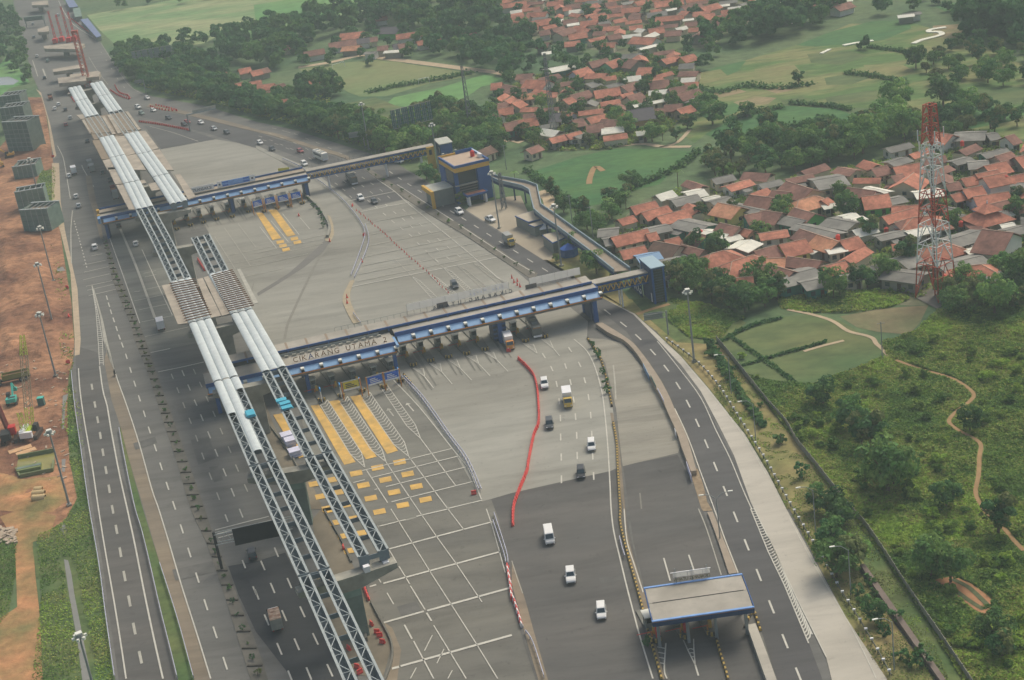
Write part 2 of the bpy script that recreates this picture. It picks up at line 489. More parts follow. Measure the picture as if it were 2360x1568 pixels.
structure('dusty_edge', TT(0, 1, '480 -60,545 -60,560 300,600 560,665 870,715 1100,745 1567') + TT(0, 2, '735 140,690 150') + TT(0, 1, '690 1567,650 950,560 580,482 330'), Z1, m_dust)
structure('dusty_edge', TT(0, 0, '330 820,380 860,420 1000,470 1180,520 1440,500 1460,470 1330,440 1100,380 890'), Z1, m_dust)
structure('main_carriageway', TT(0, 1, '955 470,1050 740,1150 1020,1290 1420,1340 1567') + TT(0, 2, '1390 120') + TT(0, 2, '1880 20') + TT(0, 1, '1760 1300,1500 900,1400 480'), Z1, m_conc_m)
structure('main_carriageway', TT(0, 2, '1460 310,1570 660,1720 1080,1890 1567') + TT(0, 3, '1990 320,2100 525') + TT(1, 3, '270 400,160 150,0 -130') + TT(0, 2, '2270 1080,1960 380,1900 220'), Z1, m_asph)
structure('fresh_asphalt', TT(0, 3, '2105 525,2360 482') + TT(1, 3, '272 400,560 990,760 1400,850 1600') + [P(850, 1720), P(640, 1720)] + TT(0, 3, '2700 1567,2360 1130,2200 790'), Z2, m_asph_n)
# toll apron
structure('toll_apron', PP('370 345,430 335,495 322,545 330,592 343,648 374,680 398,706 405,736 407,806 459,836 484') + TT(1, 1, '1370 275,1430 300,1560 392,1800 545,2000 665,2200 800,2360 905')
     + TT(2, 1, '160 1040,420 1180,700 1400') + TT(2, 2, '690 0,830 200,930 640,950 800,1000 1170') + [P(1408, 1087), P(1180, 1138), P(1110, 1158), P(1010, 1182), P(872, 1218)]
     + PP('760 1060,690 920,600 760,515 600,445 470,395 400'), Z1, m_conc)
structure('toll_apron', PP('872 1218,1010 1182,1110 1158,1132 1152,1150 1200,1172 1300,1185 1400,1205 1480,1235 1570,1280 1720,940 1720,880 1500,845 1350,810 1230,750 1100,800 1060'), Z2, m_conc_f)
structure('toll_lanes', TT(1, 2, '330 330,760 470,1340 360,1500 620,1810 1010,2080 1480') + TT(1, 2, '1140 1720,850 1600,480 1000'), Z2, mat('lane_asphalt', A(122, 121, 110), 0.9, 0.10, 0.25, A(110, 109, 100), 0, 0.04, stretch=(-1.3, 0.3, 1.4), stain=0.23))
structure('exit_lanes', PP('1132 1152,1180 1138,1408 1087,1430 1078,1443 1170,1452 1230,1475 1330,1500 1440,1540 1572,1580 1720,1290 1720,1236 1572,1206 1480,1186 1400,1172 1300,1150 1200'), Z2, m_asph_d)
structure('side_lanes', PP('1436 1076,1562 1050,1610 1150,1650 1260,1700 1400,1730 1490,1760 1600,1800 1720,1590 1720,1545 1570,1500 1420,1460 1250'), Z2, m_asph_d)
structure('slip_concrete', TT(2, 2, '700 -10,850 0,1010 30,1200 260,1290 410,1440 700,1555 985,1530 1050,1020 1172,1000 1000,960 640,860 220'), Z2, mat('slip_concrete', A(150, 146, 131), 0.9, 0.08, 0.25, A(134, 131, 118), 0, 0.05, stretch=(0.2, 0.5, 3.0), stain=0.21))
structure('far_lanes', TT(1, 0, '0 1310,300 1420,700 1567') + TT(1, 1, '620 60,960 340,1372 272,1250 190,1000 10') + TT(1, 0, '1000 1567,700 1440,350 1330,0 1225') + TT(0, 0, '1900 1100,1300 1000') + TT(0, 0, '1300 1080,1900 1230,2360 1370'), Z1, m_asph_r)
structure('side_road', TT(1, 1, '1010 0,1300 190,1600 380,1900 540,2200 720,2360 830') + TT(2, 1, '200 960,520 1120,800 1290,1060 1500') + TT(2, 2, '1120 20,1230 170,1380 380,1520 680,1640 960,1760 1280,1870 1567')
     + TT(2, 3, '1990 350,2160 760,2280 1060,2420 1500') + [P(1850, 1720), P(1960, 1720), P(1895, 1567)] + TT(3, 3, '380 1240,150 700,0 340')
     + list(reversed(TT(2, 1, '60 690,440 930,810 1175,1100 1320,1340 1500') + TT(2, 2, '1540 250,1740 520,1900 820,2060 1130,2240 1567'))) + TT(1, 1, '2240 580,1930 385,1600 140,1380 10'), Z2, m_asph_r)
structure('lay_by', TT(2, 1, '850 1195,1120 1340,1330 1560') + TT(2, 2, '1560 240,1740 480,1900 780,2050 1080,2200 1500') + TT(3, 3, '0 270,270 840,540 1380') + [P(1955, 1720), P(2085, 1720)]
     + list(reversed(TT(2, 1, '830 1185,1130 1330,1390 1567') + TT(2, 2, '1560 160,1800 440,2150 880,2360 1230') + TT(3, 2, '170 1567') + TT(3, 3, '720 1000,1095 1567'))), Z3, m_conc_l)
structure('asphalt_patch', TT(1, 1, '10 1140,300 960,480 800,600 690,640 640,690 660,620 760,450 900,200 1060,20 1168'), Z2, m_tar)
structure('asphalt_patch', PP('340 300,330 290,430 300,500 322,440 332,372 345') , Z2, m_asph_r)
structure('work_area', TT(1, 3, '600 0,640 60,780 300,880 490,1000 720,1170 1050,1250 1270,1170 1567,800 1500,560 900,560 400,520 100') , Z3, mat('dirty_concrete', A(128, 120, 102), 0.95, 0.2, 0.4, A(104, 96, 80), 0, 0.1))
structure('work_area', TT(1, 2, '0 400,90 600,250 1000,480 1250,620 1567,300 1567,0 900'), Z3, mat('dirty_concrete', A(128, 120, 102)))

def resamp(path, n):
  ds = [0.0]
  for a, b in zip(path[:-1], path[1:]):
    ds.append(ds[-1] + (b - a).length)
  out = []
  for i in range(n):
    s = ds[-1] * i / (n - 1)
    k = max(j for j in range(len(ds)) if ds[j] <= s + 1e-6)
    k = min(k, len(path) - 2)
    t = (s - ds[k]) / max(1e-6, ds[k + 1] - ds[k])
    out.append(path[k].lerp(path[k + 1], t))
  return out
for c, r, q in ((0, 2, '1760 930,1930 900,1990 1100,1830 1160'), (0, 2, '1600 600,1680 590,1730 680,1650 700'), (0, 2, '1930 1180,2010 1170,2060 1300,1975 1320'), (0, 3, '1590 560,1960 480,1990 580,1620 660'), (0, 2, '1230 960,1430 900,1450 960,1250 1020'), (1, 3, '1300 900,1480 850,1530 940,1340 990'), (0, 1, '880 640,960 620,1000 720,900 760'), (2, 3, '800 640,1000 610,1010 650,830 690')):
  structure('asphalt_patch', TT(c, r, q), Z3, mat('dark_patch', A(92, 92, 87), 0.9, 0.12, 0.4, A(102, 101, 95), 0, 0.1, stain=0.1))
# joints between concrete bays of the lay-by
mj = MB()
lay_l = smooth_path(TT(2, 2, '1740 480,1900 780,2050 1080,2200 1500') + TT(3, 3, '120 560,300 920,460 1230,640 1567'))
lay_r = resamp(TT(2, 2, '1800 440,2150 880,2360 1230') + TT(3, 2, '170 1567') + TT(3, 3, '450 480,720 1000,1095 1567'), 160)
for i in range(3, 60, 3):
  k = min(len(lay_l) - 2, int(i / 60 * len(lay_l)))
  a = lay_l[k]
  t_ = (lay_l[k + 1] - a).normalized()
  b = min(lay_r, key=lambda q: abs((q - a).dot(t_)))
  if abs((b - a).dot(t_)) > 1.2:
    continue
  d = (b - a).normalized()
  q = Vector((-d.y, d.x, 0)) * 0.08
  mj.face([(p.x, p.y, Z3 + 0.012) for p in (a - q, b - q, b + q, a + q)])
o = mj.build('pavement_joint', mat('joint_sealant', A(160, 154, 140)))
o['kind'] = 'structure'

# darker wheel tracks running through the toll lanes
m_trk = mat('tyre_dirt', A(112, 111, 102), 0.9, 0.14, 0.3)
mt_ = MB()
for k, (x, y, x2, y2) in enumerate(((1540, 150, 1700, 330), (1700, 110, 1880, 330), (1870, 70, 2050, 290), (2040, 40, 2200, 220), (2180, 0, 2330, 170), (1370, 170, 1600, 470), (1420, 150, 1640, 430))):
  for dx in (-28, 24):
    a, b = T(1, 2, x + dx, y - 60), T(1, 2, x2 + dx, y2)
    q = Vector(((b - a).y, -(b - a).x, 0)).normalized()
    mt_.face([(p.x, p.y, 0.20 + 0.0004 * k) for p in (a - q * .55, b - q * .15, b + q * .15, a + q * .55)])
for k in range(7):
  for dx in (-16, 16):
    x = 1700 + k * 118
    a, b = T(0, 1, x + dx - 60, 330 - k * 24), T(0, 1, x + dx + 90, 560 - k * 24)
    q = Vector(((b - a).y, -(b - a).x, 0)).normalized()
    mt_.face([(p.x, p.y, 0.20 + 0.0004 * k) for p in (a - q * .6, b - q * .15, b + q * .15, a + q * .6)])
o = mt_.build('tyre_tracks', m_trk)
o['kind'] = 'structure'
for p in o.data.polygons:
  if p.normal.z < 0:
    p.flip()
structure('dusty_edge', TT(2, 3, '0 470,60 640,130 860,200 1120,340 1600,250 1600,130 1190,60 900,0 690'), Z3, m_should)
structure('dusty_edge', TT(1, 3, '1180 1040,1260 1100,1340 1300,1300 1600,1190 1600,1262 1280'), Z3, m_should)
structure('dusty_edge', TT(2, 3, '1040 0,1075 290,1150 560,1230 800,1290 1100,1250 1100,1180 800,1100 500,1045 250'), Z3, m_should)
structure('soil_strip', TT(2, 2, '1640 1200,1690 1380,1745 1560') + TT(2, 3, '1765 20,1850 15') + TT(2, 2, '1800 1500,1760 1330,1712 1195'), Z3, mat('strip_soil', A(138, 122, 98), 0.95, 0.25, 0.8))
def seam(c, r, q, w):
  L, R = strip_pts(smooth_path(TT(c, r, q)), w)
  b = MB()
  for i in range(len(L) - 1):
    b.face([(p.x, p.y, 0.214) for p in (R[i], R[i + 1], L[i + 1], L[i])])
  o = b.build('pavement_seam', mat('seam_tar', A(126, 124, 113), 0.9, 0.1, 0.6))
  o['kind'] = 'structure'
seam(1, 1, '660 730,580 830,480 1020,340 1320,290 1440,265 1567', 0.8)
seam(0, 1, '2350 1010,2300 1200,2200 1500', 0.4)
seam(2, 2, '1180 1420,1195 1567', 0.3)
# ---------------------------------------------------------------- painted markings
mw, mf, my = MB(), MB(), MB()
def line(path, w=0.2, mb=None, z=None):
  mb = mw if mb is None else mb
  z = ZM if z is None else z
  L, R = strip_pts(path, w)
  for i in range(len(path) - 1):
    mb.face([(p.x, p.y, z) for p in (R[i], R[i + 1], L[i + 1], L[i])])
def dashes(cs, ln=4.2, w=0.28, mb=None):
  for i, c in enumerate(cs):
    d = (cs[min(i + 1, len(cs) - 1)] - cs[max(i - 1, 0)]).normalized()
    line([c - d * ln / 2, c + d * ln / 2], w, mb)
def chevrons(Lp, Rp, n, adv=1.0, w=0.22, edge=0.18, mb=None):
  line(Lp, edge, mb)
  line(Rp, edge, mb)
  A_, B_ = resamp(Lp, n + 1), resamp(Rp, n + 1)
  for i in range(n):
    a, b = A_[i], B_[i]
    d = (A_[i + 1] - a + B_[i + 1] - b).normalized()
    m_ = (a + b) / 2 + d * adv * min(1.0, (a - b).length / 2.5)
    line([a, m_], w, mb, ZM + 0.004)
    line([m_, b], w, mb, ZM + 0.006)
S = smooth_path
# slip road and far carriageway
line(S(TT(0, 2, '725 270,740 480,780 760,850 1160,910 1567') + TT(0, 3, '975 400,1050 830,1110 1200,1165 1567')), 0.28)
line(S(TT(0, 2, '920 250,950 470,990 620,1030 860,1100 1230,1175 1567') + TT(0, 3, '1250 350,1330 760,1420 1190,1505 1567')), 0.32)
dashes(TT(0, 2, '850 440,877 605,902 745,927 890,951 1045,979 1210,1009 1382') + TT(0, 3, '1040 5,1076 190,1112 400,1150 620,1195 850,1240 1105,1297 1370'), 4.4, 0.5, mf)
line(S(TT(0, 2, '985 10,1060 300,1180 640,1290 980,1400 1380,1465 1567') + TT(0, 3, '1560 310,1680 720,1820 1160,1945 1567')), 0.24)
dashes(TT(0, 1, '987 1185,1006 1250,1025 1315,1050 1390,1077 1470,1103 1550') + TT(0, 2, '1130 55,1167 160,1205 285,1244 412,1287 547,1333 690,1379 840,1434 1003,1487 1175,1546 1355,1607 1535')
       + TT(0, 3, '1678 185,1748 403,1822 635,1900 885,1985 1140,2078 1425'), 4.4, 0.3)
for s in ('1590 345,1642 472,1697 610,1755 755,1815 915,1873 1080,1942 1265,2013 1450', '1795 300,1852 420,1913 555,1975 690,2043 850,2118 1020,2187 1190,2270 1375'):
  dashes(TT(0, 2, s), 4.0, 0.26, mf)
dashes(TT(0, 2, '1690 315,1745 447,1805 588,1863 725,1930 885,1997 1050,2073 1230,2148 1415') + TT(0, 3, '2225 40'), 4.4, 0.28)
dashes(TT(0, 3, '2090 85,2250 510,2350 755') , 3.6, 0.3)
dashes(TT(1, 3, '65 522,155 730,262 985,378 1250,490 1520'), 4.2, 0.3)
dashes(TT(1, 3, '190 400,310 685,430 950,550 1200,683 1490'), 4.2, 0.3)
dashes(TT(1, 3, '10 790,100 1025,218 1292,320 1550'), 4.2, 0.3)
for s in ('845 800,945 780', '765 885,975 840', '775 950,1000 900', '770 1020,1010 965', '795 1080,1035 1028', '805 1117,1050 1062', '820 1165,1070 1108'):
  line(TT(0, 1, s), 0.4, mf)
for s in ('1325 960,1440 935', '1240 1130,1290 1125', '1335 1110,1480 1080', '1240 1215,1520 1155', '1285 1297,1540 1245', '1305 1410,1600 1350', '1340 1545,1740 1455', '1335 995,1440 972'):
  line(TT(0, 1, s), 0.35, mf)
line(TT(0, 2, '1390 125,1570 88'), 0.4)
line(TT(0, 2, '1460 303,1700 254,1880 212'), 0.4)
line(S(TT(0, 1, '960 490,1050 740,1150 1020,1290 1420')), 0.25)
line(S(TT(0, 1, '1110 550,1250 880,1430 1370')), 0.7, mf)
line(S(TT(0, 1, '1310 740,1450 1050,1590 1345')), 0.22)
line(TT(0, 1, '605 0,650 270'), 0.25)
line(S(TT(0, 1, '670 380,655 560,660 870')), 0.35, mf)
dashes(resamp(TT(0, 1, '685 480,720 600,760 750,800 900'), 16), 1.6, 0.3)
chevrons(TT(0, 1, '850 1075,885 1300,905 1567') + TT(0, 2, '920 240'), TT(0, 1, '852 1080,915 1380,945 1567') + TT(0, 2, '955 240'), 42, 0.0, 0.35, 0.16)
chevrons(TT(0, 1, '860 1100,925 1350,955 1567') + TT(0, 2, '1000 160'), TT(0, 1, '865 1100,950 1400,985 1567') + TT(0, 2, '1060 300'), 34, 0.3, 0.22, 0.16, mf)
line(S(TT(0, 0, '530 1350,580 1450,605 1567')), 0.25)
line(TT(0, 0, '755 1530,770 1567') + TT(0, 1, '865 160'), 0.25)
for a, b in (('1985 195,2360 98', '0 100,120 70'), ('2005 232,2360 138', '0 140,140 105'), ('2015 268,2360 175', '0 180,155 138')):
  line(TT(0, 3, a) + TT(1, 3, b), 0.38)
# toll lanes: chevron islands, yellow lanes, yellow blocks
chevrons(TT(1, 2, '595 610,870 1060,1005 1185'), TT(1, 2, '660 560,975 1050,1005 1185'), 24)
chevrons(TT(1, 2, '780 590,1060 1020,1200 1135'), TT(1, 2, '845 530,1165 1020,1200 1135'), 24)
chevrons(TT(1, 2, '985 560,1270 970,1410 1085'), TT(1, 2, '1050 490,1370 950,1410 1085'), 24)
chevrons(TT(1, 2, '1140 430,1390 800,1520 920'), TT(1, 2, '1200 410,1470 790,1520 920'), 22)
for a, b, c, d in (((1450, 270), (1545, 270), (1555, 345), (1640, 455)), ((1600, 225), (1700, 225), (1715, 305), (1810, 415)), ((1770, 190), (1850, 185), (1885, 270), (1990, 380)),
                   ((1940, 155), (2030, 150), (2055, 230), (2160, 340)), ((2105, 120), (2190, 120), (2220, 190), (2325, 300))):
  t = lambda p: T(1, 2, *p)
  chevrons([t(a), t(c)], [t(b), t(c)], 7, 0.8)
  line([t(c), t(d)], 0.2)
chevrons(TT(2, 2, '100 40,235 135'), TT(2, 2, '200 50,235 135'), 7, 0.8)
chevrons(TT(2, 2, '270 0,385 90'), TT(2, 2, '350 10,385 90'), 7, 0.8)
line(TT(2, 2, '385 90,440 155'), 0.22)
for tip, a, b in (((1440, 990), (1620, 1190), (1670, 1180)), ((1600, 970), (1790, 1160), (1840, 1140)), ((1730, 910), (1940, 1130), (1990, 1110)), ((1850, 880), (2080, 1095), (2130, 1085)), ((2010, 870), (2240, 1060), (2290, 1050))):
  t = lambda p: T(1, 1, *p)
  mid1 = t(tip).lerp(t(a), 0.3)
  mid2 = t(tip).lerp(t(b), 0.22) + (t(b) - t(a)) * 0.4
  chevrons([t(tip), mid1, t(a)], [t(tip), mid2, t(b)], 15, 1.0, mb=mf if tip[0] > 1800 else mw)
line(TT(1, 1, '1285 830,1440 990'), 0.2, mf)
line(TT(1, 1, '1570 760,1735 915'), 0.2, mf)
for s in ('980 1215,1810 1010', '1065 1280,1870 1080', '900 1325,1005 1298', '1200 1363,1950 1178', '1095 1390,1120 1383', '1250 1503,2010 1313', '1760 1567,2090 1487'):
  line(TT(1, 2, s), 0.36)
for s in ('1020 1210,1215 1510', '1200 1135,1490 1567', '1410 1085,1770 1567', '1520 920,1840 1350'):
  line(TT(1, 2, s), 0.2)
line(S(TT(1, 2, '1270 380,1500 620,1810 1010,1960 1200,2080 1480')), 0.22)
for s, w in (('1140 160,1380 100', .4), ('1480 70,1780 0', .4), ('1230 370,2180 120', .5), ('1050 718,1110 700', .5), ('1175 688,2250 397', .55), ('1180 1050,1550 945', .55), ('1580 940,2360 725', .6), ('1255 1475,1320 1457', .65), ('1335 1452,2360 1165', .6)):
  line(TT(1, 3, s), w)
for s, w in (('1230 380,1300 500', .2), ('1320 530,1420 695', .2), ('1425 710,1560 930', .22), ('1575 960,1620 1035', .3), ('1640 1075,1940 1567', .2), ('1245 0,1440 310,1620 600,1800 880,2030 1240,2230 1567', .18),
             ('1490 0,1670 260,1850 510,2085 860', .18), ('1770 0,1920 195', .18), ('1370 1070,1440 1200', .3), ('1455 1220,1640 1567', .24), ('1210 775,1270 880', .2), ('1135 650,1155 680', .2),
             ('1555 1310,1628 1165', .18), ('1670 1425,1735 1293', .18), ('1425 1567,1480 1465', .18), ('1770 1567,1812 1490', .18), ('2125 0,2180 160,2300 590', .2)):
  line(TT(1, 3, s), w)
for s in ('845 295,1280 205', '970 390,1420 303', '1000 500,1560 390', '1040 605,1690 470', '1040 707,1810 547', '1005 808,1920 615', '985 890,2010 683', '945 970,2110 735', '935 1035,2170 780', '890 1083,2220 812'):
  line(TT(1, 1, s), 0.45, mw if s.startswith('8') or s.startswith('97') else mf)
line(S(TT(1, 1, '1120 95,1280 205,1420 330,1900 720,2300 1060')), 0.26)
for s in ('1110 350,1185 415,1265 485,1345 548,1425 610,1500 690,1580 765,1670 845', '1205 333,1280 400,1360 463,1435 530,1510 597,1595 668,1680 745,1770 820', '1365 380,1440 447,1520 513,1605 580,1690 652,1780 727,1870 800'):
  dashes(TT(1, 1, s), 3.4, 0.26)
for s in ('665 75,740 135,810 190,875 255', '745 58,820 115,900 175,975 235,1040 295', '905 25,990 80,1070 135,1155 195,1225 258', '985 155,1065 215,1135 275'):
  dashes(TT(1, 1, s), 3.6, 0.26, mf)
for s in ('40 1265,140 1300,235 1340,330 1380,420 1425,500 1470', '80 1300,190 1335,290 1375,390 1420', '130 1235,240 1275,360 1325,470 1380,560 1430'):
  dashes(TT(1, 0, s), 3.6, 0.26, mf)
for s in ('260 1215,370 1245,470 1285,570 1325,680 1372,780 1420', '170 1190,300 1225'):
  dashes(TT(1, 0, s), 3.6, 0.26, mf)
dashes(TT(0, 0, '935 490,980 560,1030 640,1085 730,1145 810'), 4, 0.3, mf)
line(S(TT(0, 0, '540 10,600 130,690 240,860 350')), 0.35)
line(S(TT(0, 0, '930 400,1080 640,1200 800,1330 880')), 0.2, mf)
line(S(TT(0, 0, '820 530,900 660,1000 790')), 0.25, mf)
line(S(TT(0, 0, '300 560,350 710')), 0.5, mf)
line(S(TT(0, 0, '395 640,425 720')), 0.8, mf)
line(S(TT(0, 0, '1380 1170,1600 1230,1830 1310')), 0.3, mf)
dashes(TT(1, 1, '1245 30,1325 85,1415 143,1510 203,1608 265,1710 330,1810 395,1918 460,2032 530,2148 605,2265 680') + TT(2, 1, '35 760,168 843,305 928'), 4.0, 0.3)
dashes(TT(2, 1, '880 1318,1028 1433,1165 1550') + TT(2, 2, '1300 122,1423 270,1532 430,1625 597,1710 775,1793 968,1877 1178,1967 1404') + TT(2, 3, '2062 75,2164 333,2276 612') + TT(3, 3, '33 905,158 1222,285 1535'), 4.2, 0.34)
line(TT(1, 1, '1300 140,1820 475'), 0.25)
line(TT(1, 1, '1870 510,2360 835') + TT(2, 1, '210 960'), 0.25)
line(S(TT(2, 2, '1500 640,1620 900,1740 1230,1865 1567') + TT(2, 3, '1960 270,2085 590')), 0.22)
line(S(TT(2, 2, '1340 20,1540 270,1740 540,1880 840,2010 1100,2130 1390,2210 1567')), 0.2)
chevrons(TT(2, 3, '2200 0,2360 390') + TT(3, 3, '150 700,375 1240'), TT(2, 3, '2235 0,2395 330') + TT(3, 3, '230 780,410 1160'), 46, 0.5, 0.28, 0.2)
line(S(TT(3, 3, '0 260,270 830,540 1370')), 0.16)
line(S(TT(3, 3, '200 90,450 560,760 1080,1000 1567')), 0.14)
line(S(TT(2, 2, '1570 190,1800 460,2130 890,2340 1250')), 0.14)
line(S(TT(2, 2, '570 0,690 110,770 270,830 490,860 720,885 1000,905 1350,915 1567') + TT(2, 3, '940 210,1000 470,1060 720,1130 990,1190 1210,1300 1567')), 0.26)
for s in ('295 155,368 273,413 415,437 577,447 730,450 905,455 1090,457 1295', '495 250,541 398,569 560,587 717,598 890,602 1077', '537 100,625 235,672 382,707 538,727 703,737 880,745 1080,754 1265'):
  dashes(TT(2, 2, s), 3.4, 0.3)
line(S(TT(2, 2, '935 240,950 400,958 560')), 0.35, mf)
line(TT(2, 3, '1400 455,1460 665'), 0.28)
line(TT(2, 3, '1630 425,1690 600'), 0.28)
line(S(TT(2, 3, '1035 0,1060 290,1130 520,1210 770')), 0.22)
line(S(TT(2, 3, '1420 1240,1405 1480,1430 1567')), 0.24)
for s in ('1340 1275,1415 1290', '1350 1325,1412 1338', '1358 1372,1410 1382', '1365 1422,1408 1430'):
  line(TT(2, 3, s), 0.24, None, ZM + 0.01)
chevrons(TT(2, 3, '1620 1300,1690 1440'), TT(2, 3, '1678 1300,1690 1440'), 4, -0.8, 0.22, 0.2)
line(TT(2, 3, '1510 1050,1620 1300'), 0.2, mf)
line(TT(2, 3, '1675 1200,1678 1300'), 0.2)
line(TT(2, 3, '1690 1440,1720 1540'), 0.28)
line(TT(2, 3, '0 480,50 640,100 780'), 0.15, mf)
line(S(TT(2, 3, '1720 0,1800 200,1930 610')), 0.2, mf)
line(TT(1, 1, '35 530,195 735'), 0.2)
line(TT(1, 1, '140 475,300 670'), 0.2)
line(TT(1, 1, '245 410,400 605'), 0.2)
line(TT(1, 1, '410 450,500 555'), 0.2)
for s in ('0 745,640 600', '0 775,620 640', '0 825,620 685', '0 888,480 780', '0 970,265 912'):
  line(TT(1, 1, s), 0.35, mf)
for s in ('2080 800,2360 740', '2050 885,2360 830', '2180 920,2360 885', '2260 990,2360 970'):
  line(TT(0, 1, s), 0.3, mf)
for s in ('2070 540,2310 890', '1980 620,2170 920', '2195 500,2360 720', '2190 915,2330 1160'):
  line(TT(0, 1, s), 0.2, mf)
# lane arrows
for tl, hd in (((1455, 665), (1390, 590)), ((1270, 710), (1215, 640))):
  a, b = T(1, 2, *tl), T(1, 2, *hd)
  d = (b - a).normalized()
  q = Vector((-d.y, d.x, 0))
  line([a, b - d * 0.8], 0.3, mf if tl[0] < 1400 else mw)
  (mf if tl[0] < 1400 else mw).face([(p.x, p.y, ZM) for p in (b - d * 1.2 + q * 0.7, b - d * 1.2 - q * 0.7, b)])
def quad(c, r, s, mb=my, z=ZM - 0.02):
  p = TT(c, r, s)
  mb.face([(q.x, q.y, z) for q in p])
for s in ('505 615,580 605,920 1135,815 1160', '675 575,765 560,1115 1085,1015 1110', '870 530,965 515,1310 1030,1210 1060', '160 700,245 685,470 1070,400 1100'):
  quad(1, 2, s)
for s in ('0 400,60 400,235 635,155 655', '115 375,190 370,365 605,290 622'):
  quad(1, 1, s)
def yblock(c, r, x, y, k=1.0):
  quad(c, r, ','.join(f'{x + a * k} {y + b * k}' for a, b in ((-62, -12), (48, -33), (62, 12), (-48, 33))))
for x, y in ((925, 1238), (1122, 1186), (1325, 1135), (992, 1348), (1195, 1297), (1400, 1245), (1060, 1468), (1275, 1412), (1480, 1360), (1355, 1532), (1565, 1480), (660, 1187), (720, 1295), (780, 1410), (845, 1527), (545, 1335), (605, 1450), (665, 1560), (495, 1235)):
  yblock(1, 2, x, y)
for x, y in ((1140, 25), (915, 85), (980, 220), (868, 385), (735, 125), (808, 250), (675, 10)):
  yblock(1, 3, x, y)
for x, y in ((225, 670), (250, 705), (278, 740), (355, 640), (382, 673)):
  yblock(1, 1, x, y, 0.62)
for nm, b_, m_ in (('white_road_marking', mw, m_white), ('worn_road_marking', mf, m_faint), ('yellow_road_marking', my, m_yellow)):
  # every face looks up
  o = b_.build(nm, m_)
  me = o.data
  flip = [p.index for p in me.polygons if p.normal.z < 0]
  if flip:
    for i in flip:
      me.polygons[i].flip()
    me.update()
  o['kind'] = 'structure'

# ---------------------------------------------------------------- raised medians and kerbs
def median(name, Lp, Rp, h, m, z0=0.05):
  mb = MB()
  mb.prism([(p.x, p.y) for p in Lp + list(reversed(Rp))], z0, h)
  o = mb.build(name, m)
  o['kind'] = 'structure'
  return o
MLl = S(TT(0, 1, '940 640,1010 900,1050 1050,1200 1420,1240 1567') + TT(0, 2, '1370 330,1500 740,1630 1130,1760 1567') + TT(0, 3, '1900 300,2040 700,2150 1050,2310 1567') + [P(620, 1720)], 3)
MLr = S(TT(0, 1, '990 640,1090 960,1160 1100,1280 1420,1340 1567') + TT(0, 2, '1440 300,1570 660,1720 1080,1890 1567') + TT(0, 3, '2000 330,2120 600,2200 830,2420 1400') + [P(660, 1720)], 3)
median('median_strip', MLl, MLr, 0.22, m_median)
mb = MB()
for i, (a, b) in enumerate(zip(resamp(MLl, 52), resamp(MLr, 52))):
  if i in (0, 51):
    continue
  a2, b2 = a.lerp(b, 0.06), a.lerp(b, 0.94)
  mb.bar((a2.x, a2.y, 0.30), (b2.x, b2.y, 0.30), 0.35, 0.3)
o = mb.build('median_rib', mat('dark_concrete', A(84, 80, 70), 0.95, 0.2, 0.5))
o['kind'] = 'structure'
median('green_strip', S(TT(0, 2, '1105 840,1160 1140,1250 1567') + TT(0, 3, '1380 480,1480 920,1640 1567') + [P(445, 1720)], 3), S(TT(0, 2, '1110 800,1190 1110,1320 1567') + TT(0, 3, '1480 520,1640 1020,1790 1567') + [P(478, 1720)], 3), 0.20, m_grass)
median('median_strip', S(TT(0, 1, '790 60,820 250,870 420,925 640'), 3), S(TT(0, 1, '840 60,890 300,920 420,950 640'), 3), 0.25, m_should)
# planted median beside the side road
median('median_strip', S(TT(1, 1, '1000 0,1250 180,1560 390,1900 590,2200 790,2360 895') + TT(2, 1, '190 1020'), 3), S(TT(1, 1, '1060 0,1300 155,1640 360,1940 545,2240 735,2360 820') + TT(2, 1, '240 960'), 3), 0.22, m_median)
median('median_strip', S(TT(0, 0, '1350 990,1700 1060,2150 1170') + TT(1, 0, '0 1220,200 1270,500 1370,830 1470,880 1567'), 3), S(TT(0, 0, '1380 960,1800 1050,2200 1150') + TT(1, 0, '0 1198,220 1245,520 1345,850 1445,930 1567'), 3), 0.22, m_should)
median('median_strip', S(TT(1, 0, '0 1375,230 1490,420 1567'), 3), S(TT(1, 0, '0 1345,260 1455,540 1567'), 3), 0.2, m_conc)
median('traffic_island', S(TT(1, 1, '870 1030,800 1180,830 1300,900 1430'), 3), S(TT(1, 1, '910 1020,865 1160,900 1290,970 1410'), 3), 0.3, mat('island_paving', A(160, 148, 122), 0.9, 0.1, 0.5))
median('traffic_island', TT(1, 1, '640 610,640 660,690 670,720 600,715 520,690 440,660 420,690 520,670 600'), [], 0.25, mat('island_paving', A(160, 148, 122)))
median('toll_kerb', S(TT(2, 2, '905 680,960 1000,1000 1400,1030 1567') + TT(2, 3, '1060 300,1180 720,1260 1100,1380 1567'), 3), S(TT(2, 2, '930 680,990 1000,1030 1400,1045 1567') + TT(2, 3, '1080 300,1200 700,1290 1100,1410 1567'), 3), 0.2, m_should)

